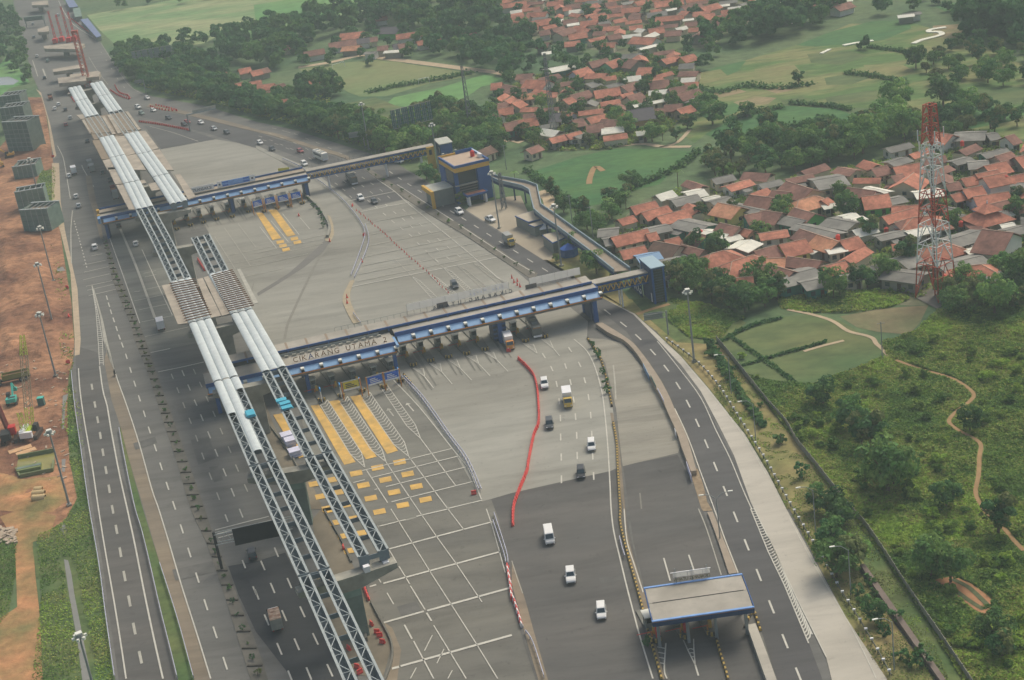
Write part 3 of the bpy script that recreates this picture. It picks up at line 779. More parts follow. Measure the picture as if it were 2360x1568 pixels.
# ================================================================== STRUCTURES
m_steel = mat('galvanised_steel', A(152, 160, 156), 0.6, 0.14, 1.2, stain=0.16)
m_web = mat('girder_web', A(112, 124, 128), 0.6, 0.10, 0.8)
m_sheet = mat('deck_sheet', A(190, 198, 194), 0.5, 0.08, 0.7, stain=0.10)
m_concp = mat('pier_concrete', A(158, 156, 142), 0.9, 0.12, 0.5, A(130, 128, 116), 0, 0.3)
m_slab = mat('deck_concrete', A(172, 162, 144), 0.9, 0.12, 0.5, A(152, 143, 127), 0, 0.2, stain=0.14)
m_slabw = mat('wet_concrete', A(132, 118, 98), 0.9, 0.12, 0.3)
m_rust = mat('timber_beam', A(110, 84, 66), 0.9, 0.2, 0.8)
m_gnet = mat('green_net', A(114, 134, 122), 0.9, 0.2, 0.4)
m_gdark = mat('net_wrap', A(104, 118, 108), 0.9, 0.2, 0.4)
m_blue = mat('blue_cladding', A(38, 82, 140), 0.5, 0.08, 0.4)
m_bluel = mat('blue_glazing', A(122, 158, 190), 0.35, 0.06, 0.4)
m_blued = mat('dark_blue_wall', A(36, 62, 96), 0.6, 0.10, 0.4)
m_roof = mat('canopy_sheet', A(166, 161, 147), 0.7, 0.09, 0.4, A(150, 145, 131), 0, 0.12, stain=0.12)
m_seam = mat('roof_seam', A(140, 124, 104), 0.8, 0.1, 0.5)
m_orange = mat('orange_trim', A(196, 128, 62), 0.6, 0.1, 0.5)
m_gutter = mat('gutter', A(104, 100, 94), 0.7, 0.1, 0.5)
m_lamp = mat('lamp_housing', A(232, 226, 206), 0.5, 0.03, 0.5)
m_ypaint = mat('yellow_wall', A(206, 164, 72), 0.7, 0.07, 0.4)
m_glass = mat('dark_glass', A(44, 58, 60), 0.2, 0.1, 0.3, spec=0.6)
m_grey = mat('grey_steel', A(138, 142, 138), 0.6, 0.06, 0.5)
m_dark = mat('dark_metal', A(52, 54, 52), 0.7, 0.1, 0.5)
m_panel = mat('white_panel', A(224, 224, 218), 0.6, 0.04, 0.5)
m_ban = mat('banner_cloth', A(228, 228, 222), 0.7, 0.03, 0.5)
_nt = m_ban.node_tree
_tr = _nt.nodes.new('ShaderNodeBsdfTranslucent')
_tr.inputs['Color'].default_value = (0.8, 0.8, 0.77, 1)
_mx = _nt.nodes.new('ShaderNodeMixShader')
_mx.inputs[0].default_value = 0.75
_nt.links.new(_nt.nodes['Principled BSDF'].outputs[0], _mx.inputs[1])
_nt.links.new(_tr.outputs[0], _mx.inputs[2])
_nt.links.new(_mx.outputs[0], _nt.nodes['Material Output'].inputs['Surface'])
m_red = mat('signal_red', A(200, 52, 48), 0.6, 0.08, 0.5)
m_black = mat('black_board', A(28, 30, 32), 0.8, 0.1, 0.5)
m_lett = mat('bronze_letter', A(134, 104, 74), 0.6, 0.06, 0.5)
m_navy = mat('navy_letter', A(48, 56, 76), 0.6, 0.06, 0.5)
m_signb = mat('sign_blue', A(40, 96, 190), 0.5, 0.05, 0.5)
m_signy = mat('sign_yellow', A(196, 186, 60), 0.5, 0.05, 0.5)
m_kyel = mat('kerb_yellow', A(174, 148, 78), 0.8, 0.1, 0.5)
m_kblk = mat('kerb_black', A(66, 60, 50), 0.8, 0.1, 0.5)

class Fr:
  """local frame: x along, n to the back, z up."""
  def __init__(s, o, az):
    s.o = Vector((o[0], o[1], 0))
    s.az = az
    s.u = Vector((math.cos(az), math.sin(az), 0))
    s.n = Vector((-math.sin(az), math.cos(az), 0))
  def w(s, x, n, z):
    return s.o + s.u * x + s.n * n + Vector((0, 0, z))
  def box(s, mb, x0, x1, n0, n1, z0, z1):
    mb.prism([s.w(*q, 0)[:2] for q in ((x0, n0), (x1, n0), (x1, n1), (x0, n1))], z0, z1)
  def quad(s, mb, pts, th=0.0):
    mb.face([s.w(*p) for p in pts])

_txt = {}
def text_mesh(ch, size, depth, m):
  k = (ch, size, depth, m.name)
  if k not in _txt:
    cu = bpy.data.curves.new('text', 'FONT')
    cu.body = ch
    cu.size = size
    cu.extrude = depth
    cu.resolution_u = 2
    o = bpy.data.objects.new('text', cu)
    COL.objects.link(o)
    bpy.context.view_layer.update()
    dg = bpy.context.evaluated_depsgraph_get()
    me = bpy.data.meshes.new_from_object(o.evaluated_get(dg))
    xs = [v.co.x for v in me.vertices] or [0]
    me.materials.clear()
    me.materials.append(m)
    bpy.data.objects.remove(o)
    bpy.data.curves.remove(cu)
    _txt[k] = (me, max(xs) - min(xs), min(xs))
  return _txt[k]
def letters(word, start, d, size, m, parent, gap=0.18, name='letter', depth=0.06, total=None, alt=None):
  """upright letters, one object each, from start along horizontal d."""
  ws = []
  for ch in word:
    ws.append(size * 0.45 if ch == ' ' else text_mesh(ch, size, depth, m)[1])
  if total:
    gap = (total - sum(ws)) / max(1, len(word) - 1)
  else:
    gap = gap * size
  p = Vector(start)
  az = math.atan2(d.y, d.x)
  for i, (ch, w_) in enumerate(zip(word, ws)):
    if ch != ' ':
      me, ww, x0 = text_mesh(ch, size, depth, alt[1] if alt and alt[0] == i else m)
      o = bpy.data.objects.new(name, me)
      COL.objects.link(o)
      o.parent = parent
      o.location = p - d * x0 - (parent.location if parent else Vector())
      o.rotation_euler = (math.pi / 2, 0, az)
    p = p + d * (w_ + gap)

# ---------------------------------------------------------------- elevated road: piers and girder spans
ZT = 15.0
LQ = [((790, 1567), (885, 1567)), ((684.5, 1326), (762.5, 1311)), ((572, 1073), (640, 1061)), ((495, 880), (547, 870)), ((436, 744), (486, 737)), ((390, 649), (444, 642)), ((352, 562), (398, 555)), ((315, 483), (352, 478)),
   ((287, 423), (320, 418)), ((255, 362), (287, 361)), ((230, 317), (260, 314)), ((200, 270), (225, 267)), ((177, 233), (200, 229)), ((160, 203), (183, 199))]
RQ = [None, ((825, 1285), (897, 1268)), ((702, 1052), (765, 1042)), ((602, 857), (662, 849)), ((535, 724), (580, 715)), ((484, 633), (524, 623)), ((442, 547), (480, 539)), ((395, 472), (430, 464)), ((357, 408), (385, 403)),
   ((320, 356), (347, 350)), ((290, 310), (315, 304)), ((255, 260), (279, 255)), ((230, 222), (252, 219)), ((211, 192), (232, 189))]
def mids(Q):
  return [None if q is None else (P(*q[0], ZT) + P(*q[1], ZT)) / 2 for q in Q]
LM, RM = mids(LQ), mids(RQ)
d0 = (LM[0] - LM[1]).normalized()
LM[0] = LM[1] + d0 * 44.0          # the span runs on below the picture
HW = 2.85                           # half width over both tubs
TUB = 2.05
def girder_span(a, b, label, cover, group):
  """twin open steel tubs between two piers; cover: parts of the length under sheets per strip."""
  t = thing('girder_span', label, 'viaduct girder', (a + b) / 2 - Vector((0, 0, 2.2)), group)
  d = (b - a).normalized()
  q = Vector((d.y, -d.x, 0))       # towards the right-hand side
  a, b = a + d * 0.35, b - d * 0.35
  L = (b - a).length
  for side in (-1, 1):
    o = q * side * (HW - TUB / 2)
    mb = MB()
    h = TUB / 2
    for e in (-1, 1):
      mb.i = 0
      fl = q * (e * (h - 0.18))
      mb.bar(a + o + fl, b + o + fl, 0.42, 0.10)
      mb.i = 1
      w0, w1 = o + q * (e * (h - 0.2)), o + q * (e * (h - 0.55))
      dn = Vector((0, 0, -2.1))
      tk = q * (e * 0.06)
      mb.hexa([a + w1 + dn, b + w1 + dn, b + w1 + dn + tk, a + w1 + dn + tk] if e > 0 else [b + w1 + dn, a + w1 + dn, a + w1 + dn + tk, b + w1 + dn + tk],
          [a + w0, b + w0, b + w0 + tk, a + w0 + tk] if e > 0 else [b + w0, a + w0, a + w0 + tk, b + w0 + tk])
    wq = q * (h - 0.55)
    dn = Vector((0, 0, -2.12))
    mb.hexa([a + o - wq + dn, b + o - wq + dn, b + o + wq + dn, a + o + wq + dn][::-1],
        [p + Vector((0, 0, 0.06)) for p in [a + o - wq + dn, b + o - wq + dn, b + o + wq + dn, a + o + wq + dn][::-1]])
    for e in (a, b):
      mb.bar(e + o - q * h * 0.9 - Vector((0, 0, 1.0)), e + o + q * h * 0.9 - Vector((0, 0, 1.0)), 0.1, 1.9)
    mb.build('box_girder', [m_steel, m_web], t)
    # lateral bracing on top: one brace per panel, shared meshes
    n = max(4, int(L / 2.6))
    s = L / n
    strip = 0 if side < 0 else 2
    c0, c1 = cover[strip]
    mbd, mbt = MB(), MB()
    hx = h - 0.35
    qq = q
    mbd.bar(-qq * hx, qq * hx + d * s, 0.13, 0.10)
    mbt.bar(qq * hx, -qq * hx + d * s, 0.13, 0.10)
    m1, m2 = mbd.mesh('lateral_brace', m_steel), mbt.mesh('lateral_brace', m_steel)
    mst = MB()
    mst.bar(-qq * hx, qq * hx, 0.12, 0.10)
    m3 = mst.mesh('cross_strut', m_steel)
    for i in range(n):
      f = (i + 0.5) / n
      if c0 <= f <= c1:
        continue
      meshobj('lateral_brace', m1 if i % 2 == 0 else m2, t, a + o + d * (s * i) - Vector((0, 0, 0.08)) - t.location)
      if i % 2 == 0:
        meshobj('cross_strut', m3, t, a + o + d * (s * i) - Vector((0, 0, 0.07)) - t.location)
  # diaphragms between the tubs
  mk = MB()
  g = HW - TUB + 0.2
  mk.bar(-q * g, q * g, 0.12, 0.9)
  mk_me = mk.mesh('diaphragm', m_web)
  n = max(3, int(L / 6.5))
  for i in range(n + 1):
    meshobj('diaphragm', mk_me, t, a + d * (L * i / n) - Vector((0, 0, 0.7)) - t.location)
  # arched sheets
  cw = HW * 2 / 3
  for k in range(3):
    c0, c1 = cover[k]
    if c1 <= c0:
      continue
    npc = max(1, round((c1 - c0) * L / 9.0))
    x0, ln = c0 * L, (c1 - c0) * L / npc
    ms = MB()
    rings = []
    for e in (0.02, ln - 0.02):
      up_, dn_ = [], []
      for j in range(7):
        an = math.pi * (0.12 + 0.76 * j / 6)
        y = math.cos(an) / math.cos(math.pi * 0.12) * cw / 2 * 0.97
        z = 0.46 * (math.sin(an) - math.sin(math.pi * 0.12)) + 0.06
        up_.append(d * e + q * y + Vector((0, 0, z)))
        dn_.append(d * e + q * y * 0.98 + Vector((0, 0, z - 0.06)))
      rings.append(up_ + dn_[::-1])
    ms.loft(rings)
    me = ms.mesh('deck_sheet', m_sheet)
    for i in range(npc):
      meshobj('deck_sheet', me, t, a + d * (x0 + ln * i) + q * (cw * (k - 1)) - t.location)
  return t
OPEN = [(0, 0)] * 3
FULL = [(0, 1)] * 3
covL = [OPEN, OPEN, [(0.84, 1), (0.12, 1), (0.58, 1)], FULL, [(0.0, 1)] * 3, OPEN, OPEN] + [FULL] * 3 + [OPEN] + [FULL] * 3
covR = [None, OPEN, OPEN, FULL, FULL, OPEN, None] + [FULL] * 3 + [OPEN] + [FULL] * 2
lab = {('L', 0): 'open braced girder span of the left viaduct line running out below the near pier', ('L', 1): 'open braced girder span of the left line beside the yellow toll lanes',
       ('L', 2): 'left line girder span half covered with white sheets, blue bundle on its edge', ('L', 3): 'left line girder span under three white arched sheets beside the lettered canopy',
       ('L', 4): 'left line girder span crossed by brown formwork beams', ('L', 5): 'bare girder span of the left line just before the formwork beams', ('L', 6): 'bare girder span of the left line in front of the far toll canopy',
       ('R', 1): 'open braced girder span of the right line ending on the bare near pierhead', ('R', 2): 'open braced right line girder span carrying a turquoise sheet bundle', ('R', 3): 'right line girder span under white arched sheets crossing the main canopy',
       ('R', 4): 'right line girder span crossed by brown formwork beams', ('R', 5): 'short bare girder span of the right line ending in mid air'}
for i in range(13):
  l = lab.get(('L', i)) or f'white sheeted girder span of the left line, {ordinal(i - 6)} beyond the far toll canopy'
  girder_span(LM[i + 1], LM[i], l, [(1 - c[1], 1 - c[0]) for c in covL[i]], 'viaduct girder spans')
for i in range(1, 13):
  if covR[i] is None:
    continue
  l = lab.get(('R', i)) or f'white sheeted girder span of the right line, {ordinal(i - 6)} beyond the far toll canopy'
  girder_span(RM[i + 1], RM[i], l, [(1 - c[1], 1 - c[0]) for c in covR[i]], 'viaduct girder spans')
pier_lab = ['concrete viaduct pier below the picture edge', 'near concrete pier with bare right half of its pierhead and green wrapped column', 'concrete pier wrapped in green net beside the yellow toll lanes', 'concrete pier beside the lettered canopy under white sheets',
      'concrete pier at the near end of the formwork beams', 'concrete pier in the work area beyond the formwork beams', 'concrete pier carrying the broken off right girder', 'concrete pier in front of the far toll canopy']
for i in range(1, 14):
  l, r = LM[i], RM[i]
  q = (r - l).normalized()
  a, b = l - q * 3.6, r + q * 3.5
  c = (l + r) / 2
  d = Vector((-q.y, q.x, 0))
  t = thing('viaduct_pier', pier_lab[i] if i < 8 else f'concrete viaduct pier, {ordinal(i - 7)} beyond the far toll canopy', 'pier', (c.x, c.y, 0), 'viaduct piers')
  mb = MB()
  for e in (0,):
    w = 1.25
    prof = [(a, 11.6), (a, 12.6), (b, 12.6), (b, 11.6), (c + q * 2.2, 9.9), (c - q * 2.2, 9.9)]
    f = [Vector((p.x, p.y, z)) + d * w for p, z in prof]
    g = [Vector((p.x, p.y, z)) - d * w for p, z in prof]
    mb.loft([g, f])
  mb.build('pier_head', m_concp, t)
  mb = MB()
  az = math.atan2(q.y, q.x)
  mb.box(c.x, c.y, 4.96, 3.6, 2.2, 9.92, az)
  mb.build('column', m_gdark if i in (1, 2) else m_concp, t)
  if i in (1, 2):
    mb = MB()
    mb.box(c.x, c.y, 9.2, 3.66, 2.26, 1.3, az)
    mb.build('net_wrap', m_gnet, t)
  for cc in (l, r):
    for s in (-1, 1):
      mb = MB()
      k = cc + q * s * (HW - TUB / 2)
      mb.box(k.x, k.y, 12.72, 1.1, 0.9, 0.24, az)
      mb.build('bearing_pad', m_panel if i == 1 else m_concp, t)
# kit lying on the near pierhead
c1, q1 = RM[1], (RM[1] - LM[1]).normalized()
t = thing('bearing_block', 'white concrete block on the near pierhead beside the girder end', 'block', c1 - q1 * 0.3 + Vector((0, 0, -2.4)))
mb = MB()
mb.box(t.location.x - 1.2, t.location.y - 1.5, 13.1, 1.0, 0.9, 1.0, 0.3)
mb.build('block', m_panel, t)
mb = MB()
mb.box(t.location.x - 1.2, t.location.y - 1.5, 13.68, 1.1, 1.0, 0.15, 0.3)
mb.build('cap', m_panel, t)

# concrete deck slabs beside the girders
def slab(label, c, r, s, m=m_slab, z=ZT - 0.1, th=0.35, name='deck_slab', cat='deck slab'):
  pts = TT(c, r, s, z)
  mb = MB()
  mb.prism([(p.x, p.y) for p in pts], z - th, z)
  return tag(mb.build(name, m), label, cat, 'concrete deck slabs of the viaduct')
slab('pale deck edge slab left of the near formwork beams', 0, 1, '1490 1065,1570 1052,1760 1408,1640 1425')
slab('pale inner deck slab on the left line side of the joint, formwork both sides', 0, 1, '1815 1008,1868 995,2038 1345,1945 1362')
slab('pale inner deck slab on the right line side of the joint, formwork both sides', 0, 1, '1878 992,1940 970,2130 1322,2046 1345')
slab('thin pale edge sheet right of the formwork beams', 0, 1, '2185 918,2215 912,2380 1225,2340 1235', m_faint, ZT - 0.3, 0.1)
slab('long left edge slab with parapet nearest the far canopy', 0, 1, '1070 140,1150 135,1262 362,1188 366')
slab('second left edge slab beyond the far canopy', 0, 1, '990 -20,1072 -25,1148 125,1062 132')
slab('third left edge slab beyond the far canopy', 0, 0, '945 1480,1022 1462,1062 1560,990 1567')
slab('grey left edge slab with dark infill further on', 0, 0, '848 1296,918 1290,1010 1462,940 1472', m_slabw)
slab('right edge slab nearest the far canopy', 0, 1, '1610 45,1660 35,1805 245,1735 272')
slab('second right edge slab beyond the far canopy', 0, 0, '1400 1390,1470 1375,1600 1567,1530 1567')
slab('third right edge slab beyond the far canopy', 0, 0, '1275 1215,1340 1205,1462 1368,1392 1388')
slab('centre slab pair near the far canopy, one panel missing', 0, 1, '1365 130,1440 112,1480 180,1400 192')
slab('long centre slab between both sheeted lines', 0, 0, '1150 1440,1260 1420,1345 1567,1225 1567')
slab('centre slab next to the wet deck', 0, 0, '1040 1262,1150 1250,1262 1412,1155 1438')
slab('small centre slab at the canopy end', 0, 1, '1280 100,1330 90,1350 120,1295 130')
slab('wide brown deck being poured between the kerbs', 0, 0, '780 1090,1160 1030,1300 1190,850 1235', m_slabw, ZT - 0.05, 0.4)
slab('pale kerb strip on the left of the poured deck', 0, 0, '752 1105,778 1100,842 1215,825 1225', m_slab, ZT + 0.3, 0.5)
slab('pale kerb strip in the middle left of the poured deck', 0, 0, '938 1078,965 1072,1066 1236,1034 1240', m_slab, ZT + 0.3, 0.5)
slab('pale kerb strip in the middle right of the poured deck', 0, 0, '990 1064,1020 1058,1120 1225,1085 1232', m_slab, ZT + 0.3, 0.5)
slab('pale kerb strip on the right of the poured deck', 0, 0, '1155 1030,1180 1026,1296 1192,1270 1198', m_slab, ZT + 0.3, 0.5)
slab('pale ledge jutting out left of the poured deck', 0, 0, '705 1062,780 1052,788 1092,745 1100', m_slab)
slab('grey dirty deck stretch with rubble before the slabs', 0, 0, '830 1215,1290 1195,1310 1215,870 1290', m_slabw, ZT - 0.2)

def beams(label, pa, pb, pc, pd, n):
  t = thing('formwork', label, 'formwork', (P(*pa, ZT) + P(*pd, ZT)) / 2, 'formwork beams on the viaduct')
  for i in range(n):
    f = i / (n - 1)
    a = P(*pa, ZT + 0.66).lerp(P(*pb, ZT + 0.66), f)
    b = P(*pc, ZT + 0.66).lerp(P(*pd, ZT + 0.66), f)
    mb = MB()
    mb.bar(a, b, 0.34, 0.24)
    mb.build('cross_beam', m_rust, t)
  return t
t1 = lambda x, y: (x / 4, 391.76 + y / 4)
beams('row of brown cross beams over the left viaduct line', t1(1560, 1050), t1(1710, 1390), t1(1800, 1005), t1(1950, 1330), 17)
beams('row of brown cross beams over the right viaduct line', t1(1950, 975), t1(2100, 1300), t1(2145, 920), t1(2340, 1245), 20)

# loads on the girders
def bundle(label, p, az, n, L, w, m, hh=0.16):
  t = thing('sheet_bundle', label, 'sheet bundle', p)
  for i in range(n):
    mb = MB()
    mb.box(p.x + random.uniform(-.15, .15), p.y + random.uniform(-.15, .15), p.z + hh * (i + 0.5), L, w, hh * 0.8, az + random.uniform(-.06, .06))
    mb.build('sheet', m, t)
  return t
AZF = math.atan2((LM[1] - LM[2]).y, (LM[1] - LM[2]).x)
m_turq = mat('turquoise_sheet', A(70, 166, 186), 0.5, 0.08, 0.8)
pb = T(1, 2, 268, 600, ZT + 0.15)
for k, (dx, dy) in enumerate(((240, 565), (270, 595), (290, 630))):
  bundle(['turquoise sheet bundle on the right girder, far one of three', 'turquoise sheet bundle on the right girder, middle of three', 'turquoise sheet bundle on the right girder, near one of three'][k], T(1, 2, dx, dy, ZT + 0.1), AZF, 3, 1.7, 2.3, m_turq)
bundle('blue white sheet bundle at the end of the left white strip', T(0, 2, 2310, 690, ZT + 0.2), AZF, 4, 3.0, 1.8, m_turq)
m_lil = mat('white_bundle', A(206, 206, 222), 0.6, 0.08, 0.8)
for k, (x, y) in enumerate(((290, 915), (320, 965), (365, 1060))):
  bundle(['lilac white stack of sheets under the right girder, far one', 'lilac white stack of sheets under the right girder, middle one', 'lilac white stack of sheets by the pierhead, near one'][k], T(1, 2, x, y, 0.2), AZF, 5, 2.6, 2.6, m_lil, 0.3)

# scaffold towers with green nets on the far verge
def scaffold(label, c, r, fl, fr, depth, h):
  a, b = T(c, r, *fl), T(c, r, *fr)
  f = Fr(a, math.atan2((b - a).y, (b - a).x))
  L = (b - a).length
  t = thing('scaffold_tower', label, 'scaffold', f.w(L / 2, depth / 2, 0), 'net wrapped scaffold towers by the motorway')
  for x0, x1, n0, n1 in ((0, L, 0, 0.12), (0, L, depth - 0.12, depth), (0, 0.12, 0.14, depth - 0.14), (L - 0.12, L, 0.14, depth - 0.14)):
    mb = MB()
    f.box(mb, x0, x1, n0, n1, 0.05, h)
    mb.build('net_panel', m_gnet if h < 10 else m_gdark, t)
  for k in range(1, int(h / 1.9)):
    mb = MB()
    f.box(mb, -0.06, L + 0.06, -0.06, -0.01, 1.9 * k, 1.9 * k + 0.22)
    mb.build('ledger', m_gdark if h < 10 else m_grey, t)
  for k in range(6):
    mb = MB()
    x = L * k / 5
    f.box(mb, x - 0.07, x + 0.07, -0.12, -0.07, 0.1, h + 0.6)
    mb.build('standard', m_steel, t)
  for n0, n1 in ((-0.1, 0.9), (depth - 0.9, depth + 0.1)):
    mb = MB()
    f.box(mb, -0.2, L + 0.2, n0, n1, h + 0.02, h + 0.25)
    mb.build('top_frame', m_steel, t)
  for k in range(5):
    mb = MB()
    f.box(mb, L * (k + 0.5) / 5 - 0.1, L * (k + 0.5) / 5 + 0.1, 1.0, depth - 1.0, h - 0.2, h + 0.05)
    mb.build('joist', m_grey, t)
  mb = MB()
  f.box(mb, 0.3, L - 0.3, 0.3, depth - 0.3, h - 1.4, h - 1.2)
  mb.build('work_floor', m_slabw, t)
scaffold('tall green netted scaffold tower, front one of the far row', 0, 0, (85, 1400), (310, 1392), 9, 13)
scaffold('netted scaffold tower behind the tall front one', 0, 0, (50, 1220), (262, 1195), 9, 11)
scaffold('netted scaffold tower at the back of the far row', 0, 0, (30, 1085), (225, 1062), 9, 10)
scaffold('bright green netted scaffold tower nearest the lamp masts', 0, 1, (230, 575), (482, 560), 9, 8)
scaffold('green netted scaffold tower just behind the nearest one', 0, 1, (180, 390), (440, 345), 7, 7.5)
scaffold('low scaffold tower with grey sheets and a white cabin beside', 0, 1, (140, 90), (350, 60), 10, 5)
mb = MB()
cpt = T(0, 0, 165, 1240, 4)
t = thing('banner', 'small blue and white banner on the tall scaffold net', 'banner', T(0, 0, 175, 1250, 6))
bb = [T(0, 0, 152, 1212, 7.0), T(0, 0, 188, 1290, 3.6)]
mb.bar(T(0, 0, 165, 1215, 7.3) + Vector((0, 0, 0)), T(0, 0, 178, 1290, 3.9), 1.0, 0.1)
mb.build('banner_sheet', mat('banner_blue', A(70, 90, 170)), t)

# ---------------------------------------------------------------- toll canopies
def lamp_between(t, fr, x, n, z):
  mb = MB()
  fr.box(mb, x - 0.42, x + 0.42, n - 0.7, n + 0.5, z, z + 0.38)
  mb.build('canopy_lamp', m_lamp, t)
  mb = MB()
  fr.box(mb, x - 0.3, x + 0.3, n - 0.75, n + 0.1, z - 1.0, z - 0.02)
  mb.build('lamp_bracket', m_dark, t)
def awning(t, fr, x0, x1, n0, z0, n1, z1, k):
  w = (x1 - x0) / k
  for i in range(k):
    mb = MB()
    a, b = x0 + w * i + 0.42, x0 + w * (i + 1) - 0.42
    lo = [fr.w(a, n1, z1), fr.w(b, n1, z1), fr.w(b, n0, z0), fr.w(a, n0, z0)]
    mb.hexa([p - Vector((0, 0, 0.12)) for p in lo], lo)
    mb.build('awning_panel', m_bluel, t)
    lamp_between(t, fr, x0 + w * (i + 1), (n0 + n1) / 2, (z0 + z1) / 2 + 0.1)
  mb = MB()
  fr.box(mb, x0, x1, n1 - 0.12, n1 + 0.1, z1 - 0.32, z1 - 0.12)
  mb.build('orange_edge', m_orange, t)
  mb = MB()
  fr.box(mb, x0, x1, n1 - 0.05, n1 + 0.5, z1 - 0.85, z1 - 0.34)
  mb.build('gutter', m_gutter, t)
def blue_column(t, fr, x, n, h, s=0.8, nm='column'):
  mb = MB()
  fr.box(mb, x - s / 2, x + s / 2, n - s / 2, n + s / 2, 0.1, h)
  mb.build(nm, m_blue, t)
A0 = Vector((-28.27, 358.21, 0))
MC = Fr(A0, math.radians(12.07))
can = thing('toll_canopy', 'long beige and blue toll canopy crossing the motorway lanes', 'toll canopy', (A0.x, A0.y, 0), 'toll plaza canopies')
def slabbox(t, fr, nm, m, *b):
  mb = MB()
  fr.box(mb, *b)
  return mb.build(nm, m, t)
slabbox(can, MC, 'front_roof', m_roof, -0.4, 52.9, 0.25, 3.3, 8.25, 8.6)
slabbox(can, MC, 'fascia', m_blue, -0.4, 52.9, -0.05, 0.22, 7.6, 8.75)
slabbox(can, MC, 'end_fascia', m_blue, 52.92, 53.1, -0.05, 3.3, 7.6, 8.75)
awning(can, MC, -0.4, 53.2, -0.08, 7.75, -2.2, 6.9, 12)
slabbox(can, MC, 'soffit', m_gutter, -0.3, 52.8, -1.4, 8.3, 6.35, 6.75)
slabbox(can, MC, 'back_roof', m_roof, -44.0, 52.5, 3.5, 8.5, 9.0, 9.3)
slabbox(can, MC, 'back_fascia', m_blue, -44.0, 52.5, 3.25, 3.48, 8.9, 9.42)
slabbox(can, MC, 'roof_step', m_dark, -44.0, 52.4, 3.3, 3.45, 7.0, 8.88)
for i in range(19):
  x = -42 + i * 5.1
  slabbox(can, MC, 'roof_seam', m_seam, x - 0.28, x + 0.28, 3.6, 8.45, 9.302, 9.34)
  slabbox(can, MC, 'fascia_post', m_blue, x - 0.15, x + 0.15, 3.02, 3.24, 8.35, 9.2)
# lower left part
slabbox(can, MC, 'front_roof', m_roof, -48.0, -1.2, -4.3, 3.2, 7.6, 7.95)
slabbox(can, MC, 'fascia', m_blue, -48.0, -1.2, -4.6, -4.32, 7.1, 8.15)
awning(can, MC, -48.0, -1.4, -4.62, 7.25, -6.5, 6.5, 10)
slabbox(can, MC, 'end_fascia', m_bluel, -1.18, -0.6, -6.4, -0.2, 7.3, 7.9)
slabbox(can, MC, 'soffit', m_gutter, -47.8, -1.6, -5.6, 8.2, 6.0, 6.4)
slabbox(can, MC, 'roof_rail', m_grey, -29.5, -4.0, 2.2, 2.28, 8.1, 8.9)
for i in range(14):
  x = -29.4 + i * 1.95
  slabbox(can, MC, 'rail_box', m_faint, x - 0.5, x + 0.5, 1.5, 1.9, 7.96, 8.5)
for x, n in ((51.2, -1.3), (50.8, 6.8), (26.0, -0.8), (26.4, 7.0), (-2.0, -4.6), (-2.6, 6.0), (-24, -4.5), (-24, 6.0), (-46, -4.5), (-46, 6.0)):
  blue_column(can, MC, x, n, 6.4 if x > 0 else 6.05, 1.1 if x > 0 else 0.9)
slabbox(can, MC, 'pillar_wall', m_blued, 24.6, 27.9, 0.5, 5.6, 0.1, 6.3)
slabbox(can, MC, 'pillar_wall', m_blued, 50.4, 51.6, 0.0, 5.6, 0.1, 6.3)
for i in range(5):
  slabbox(can, MC, 'pillar_stripe', m_blue, 24.55, 27.95, 0.44, 0.49, 0.9 + i * 1.15, 1.35 + i * 1.15)
st = MC.w(-26.3, -2.6, 7.97)
sgn = thing('name_sign', 'bronze letters CIKARANG UTAMA 2 standing on the left canopy roof', 'sign letters', st)
letters('CIKARANG UTAMA 2', st, MC.u, 1.9, m_lett, sgn, total=23.4, alt=(3, m_blue))
st = MC.w(32.6, 8.3, 9.32)
sgn2 = thing('name_sign', 'dark back to front letters behind the white banners on the long canopy', 'sign letters', st)
letters('CIKARANG UTAMA', st, -MC.u, 1.35, m_navy, sgn2, total=21.0)
slabbox(sgn2, MC, 'letter_rail', m_grey, 11.0, 33.0, 8.36, 8.44, 9.32, 9.42)
def banner(label, x0, x1, npan, n, z0, z1):
  t = thing('banner', label, 'banner', MC.w((x0 + x1) / 2, n, z0), 'white banners on the long canopy')
  w = (x1 - x0) / npan
  for i in range(npan):
    slabbox(t, MC, 'banner_panel', m_ban, x0 + w * i + 0.02, x0 + w * (i + 1) - 0.02, n, n + 0.03, z0, z1)
  for i in range(npan * 2 + 1):
    slabbox(t, MC, 'banner_post', m_grey, x0 + w * i / 2 - 0.04, x0 + w * i / 2 + 0.04, n + 0.12, n + 0.2, 8.6, z1 - 0.1)
  return t
ba = banner('long white banner with eight panels along the back of the canopy', 5.0, 32.0, 8, 8.8, 10.3, 12.2)
ba2 = banner('shorter white banner at the far right end of the canopy', 37.5, 51.3, 4, 8.8, 9.9, 11.9)
letters('Jasa Marga', MC.w(30.6, 8.78, 10.9), -MC.u, 1.0, mat('faded_print', A(196, 200, 214)), ba, total=9.0, name='print')
slabbox(can, MC, 'roof_board', m_gutter, 12.6, 15.5, 8.3, 8.45, 9.32, 10.7)
slabbox(can, MC, 'roof_board', m_gutter, 36.2, 39.2, 8.3, 8.45, 9.32, 10.4)
rl = thing('roof_railing', 'thin grey railing along the back left edge of the long canopy', 'railing', MC.w(-8, 8.4, 9.3))
for i in range(12):
  slabbox(rl, MC, 'rail_post', m_grey, -14 + i * 1.7, -13.93 + i * 1.7, 8.36, 8.44, 9.3, 10.3)
slabbox(rl, MC, 'rail', m_grey, -14, 4.9, 8.36, 8.44, 10.32, 10.38)

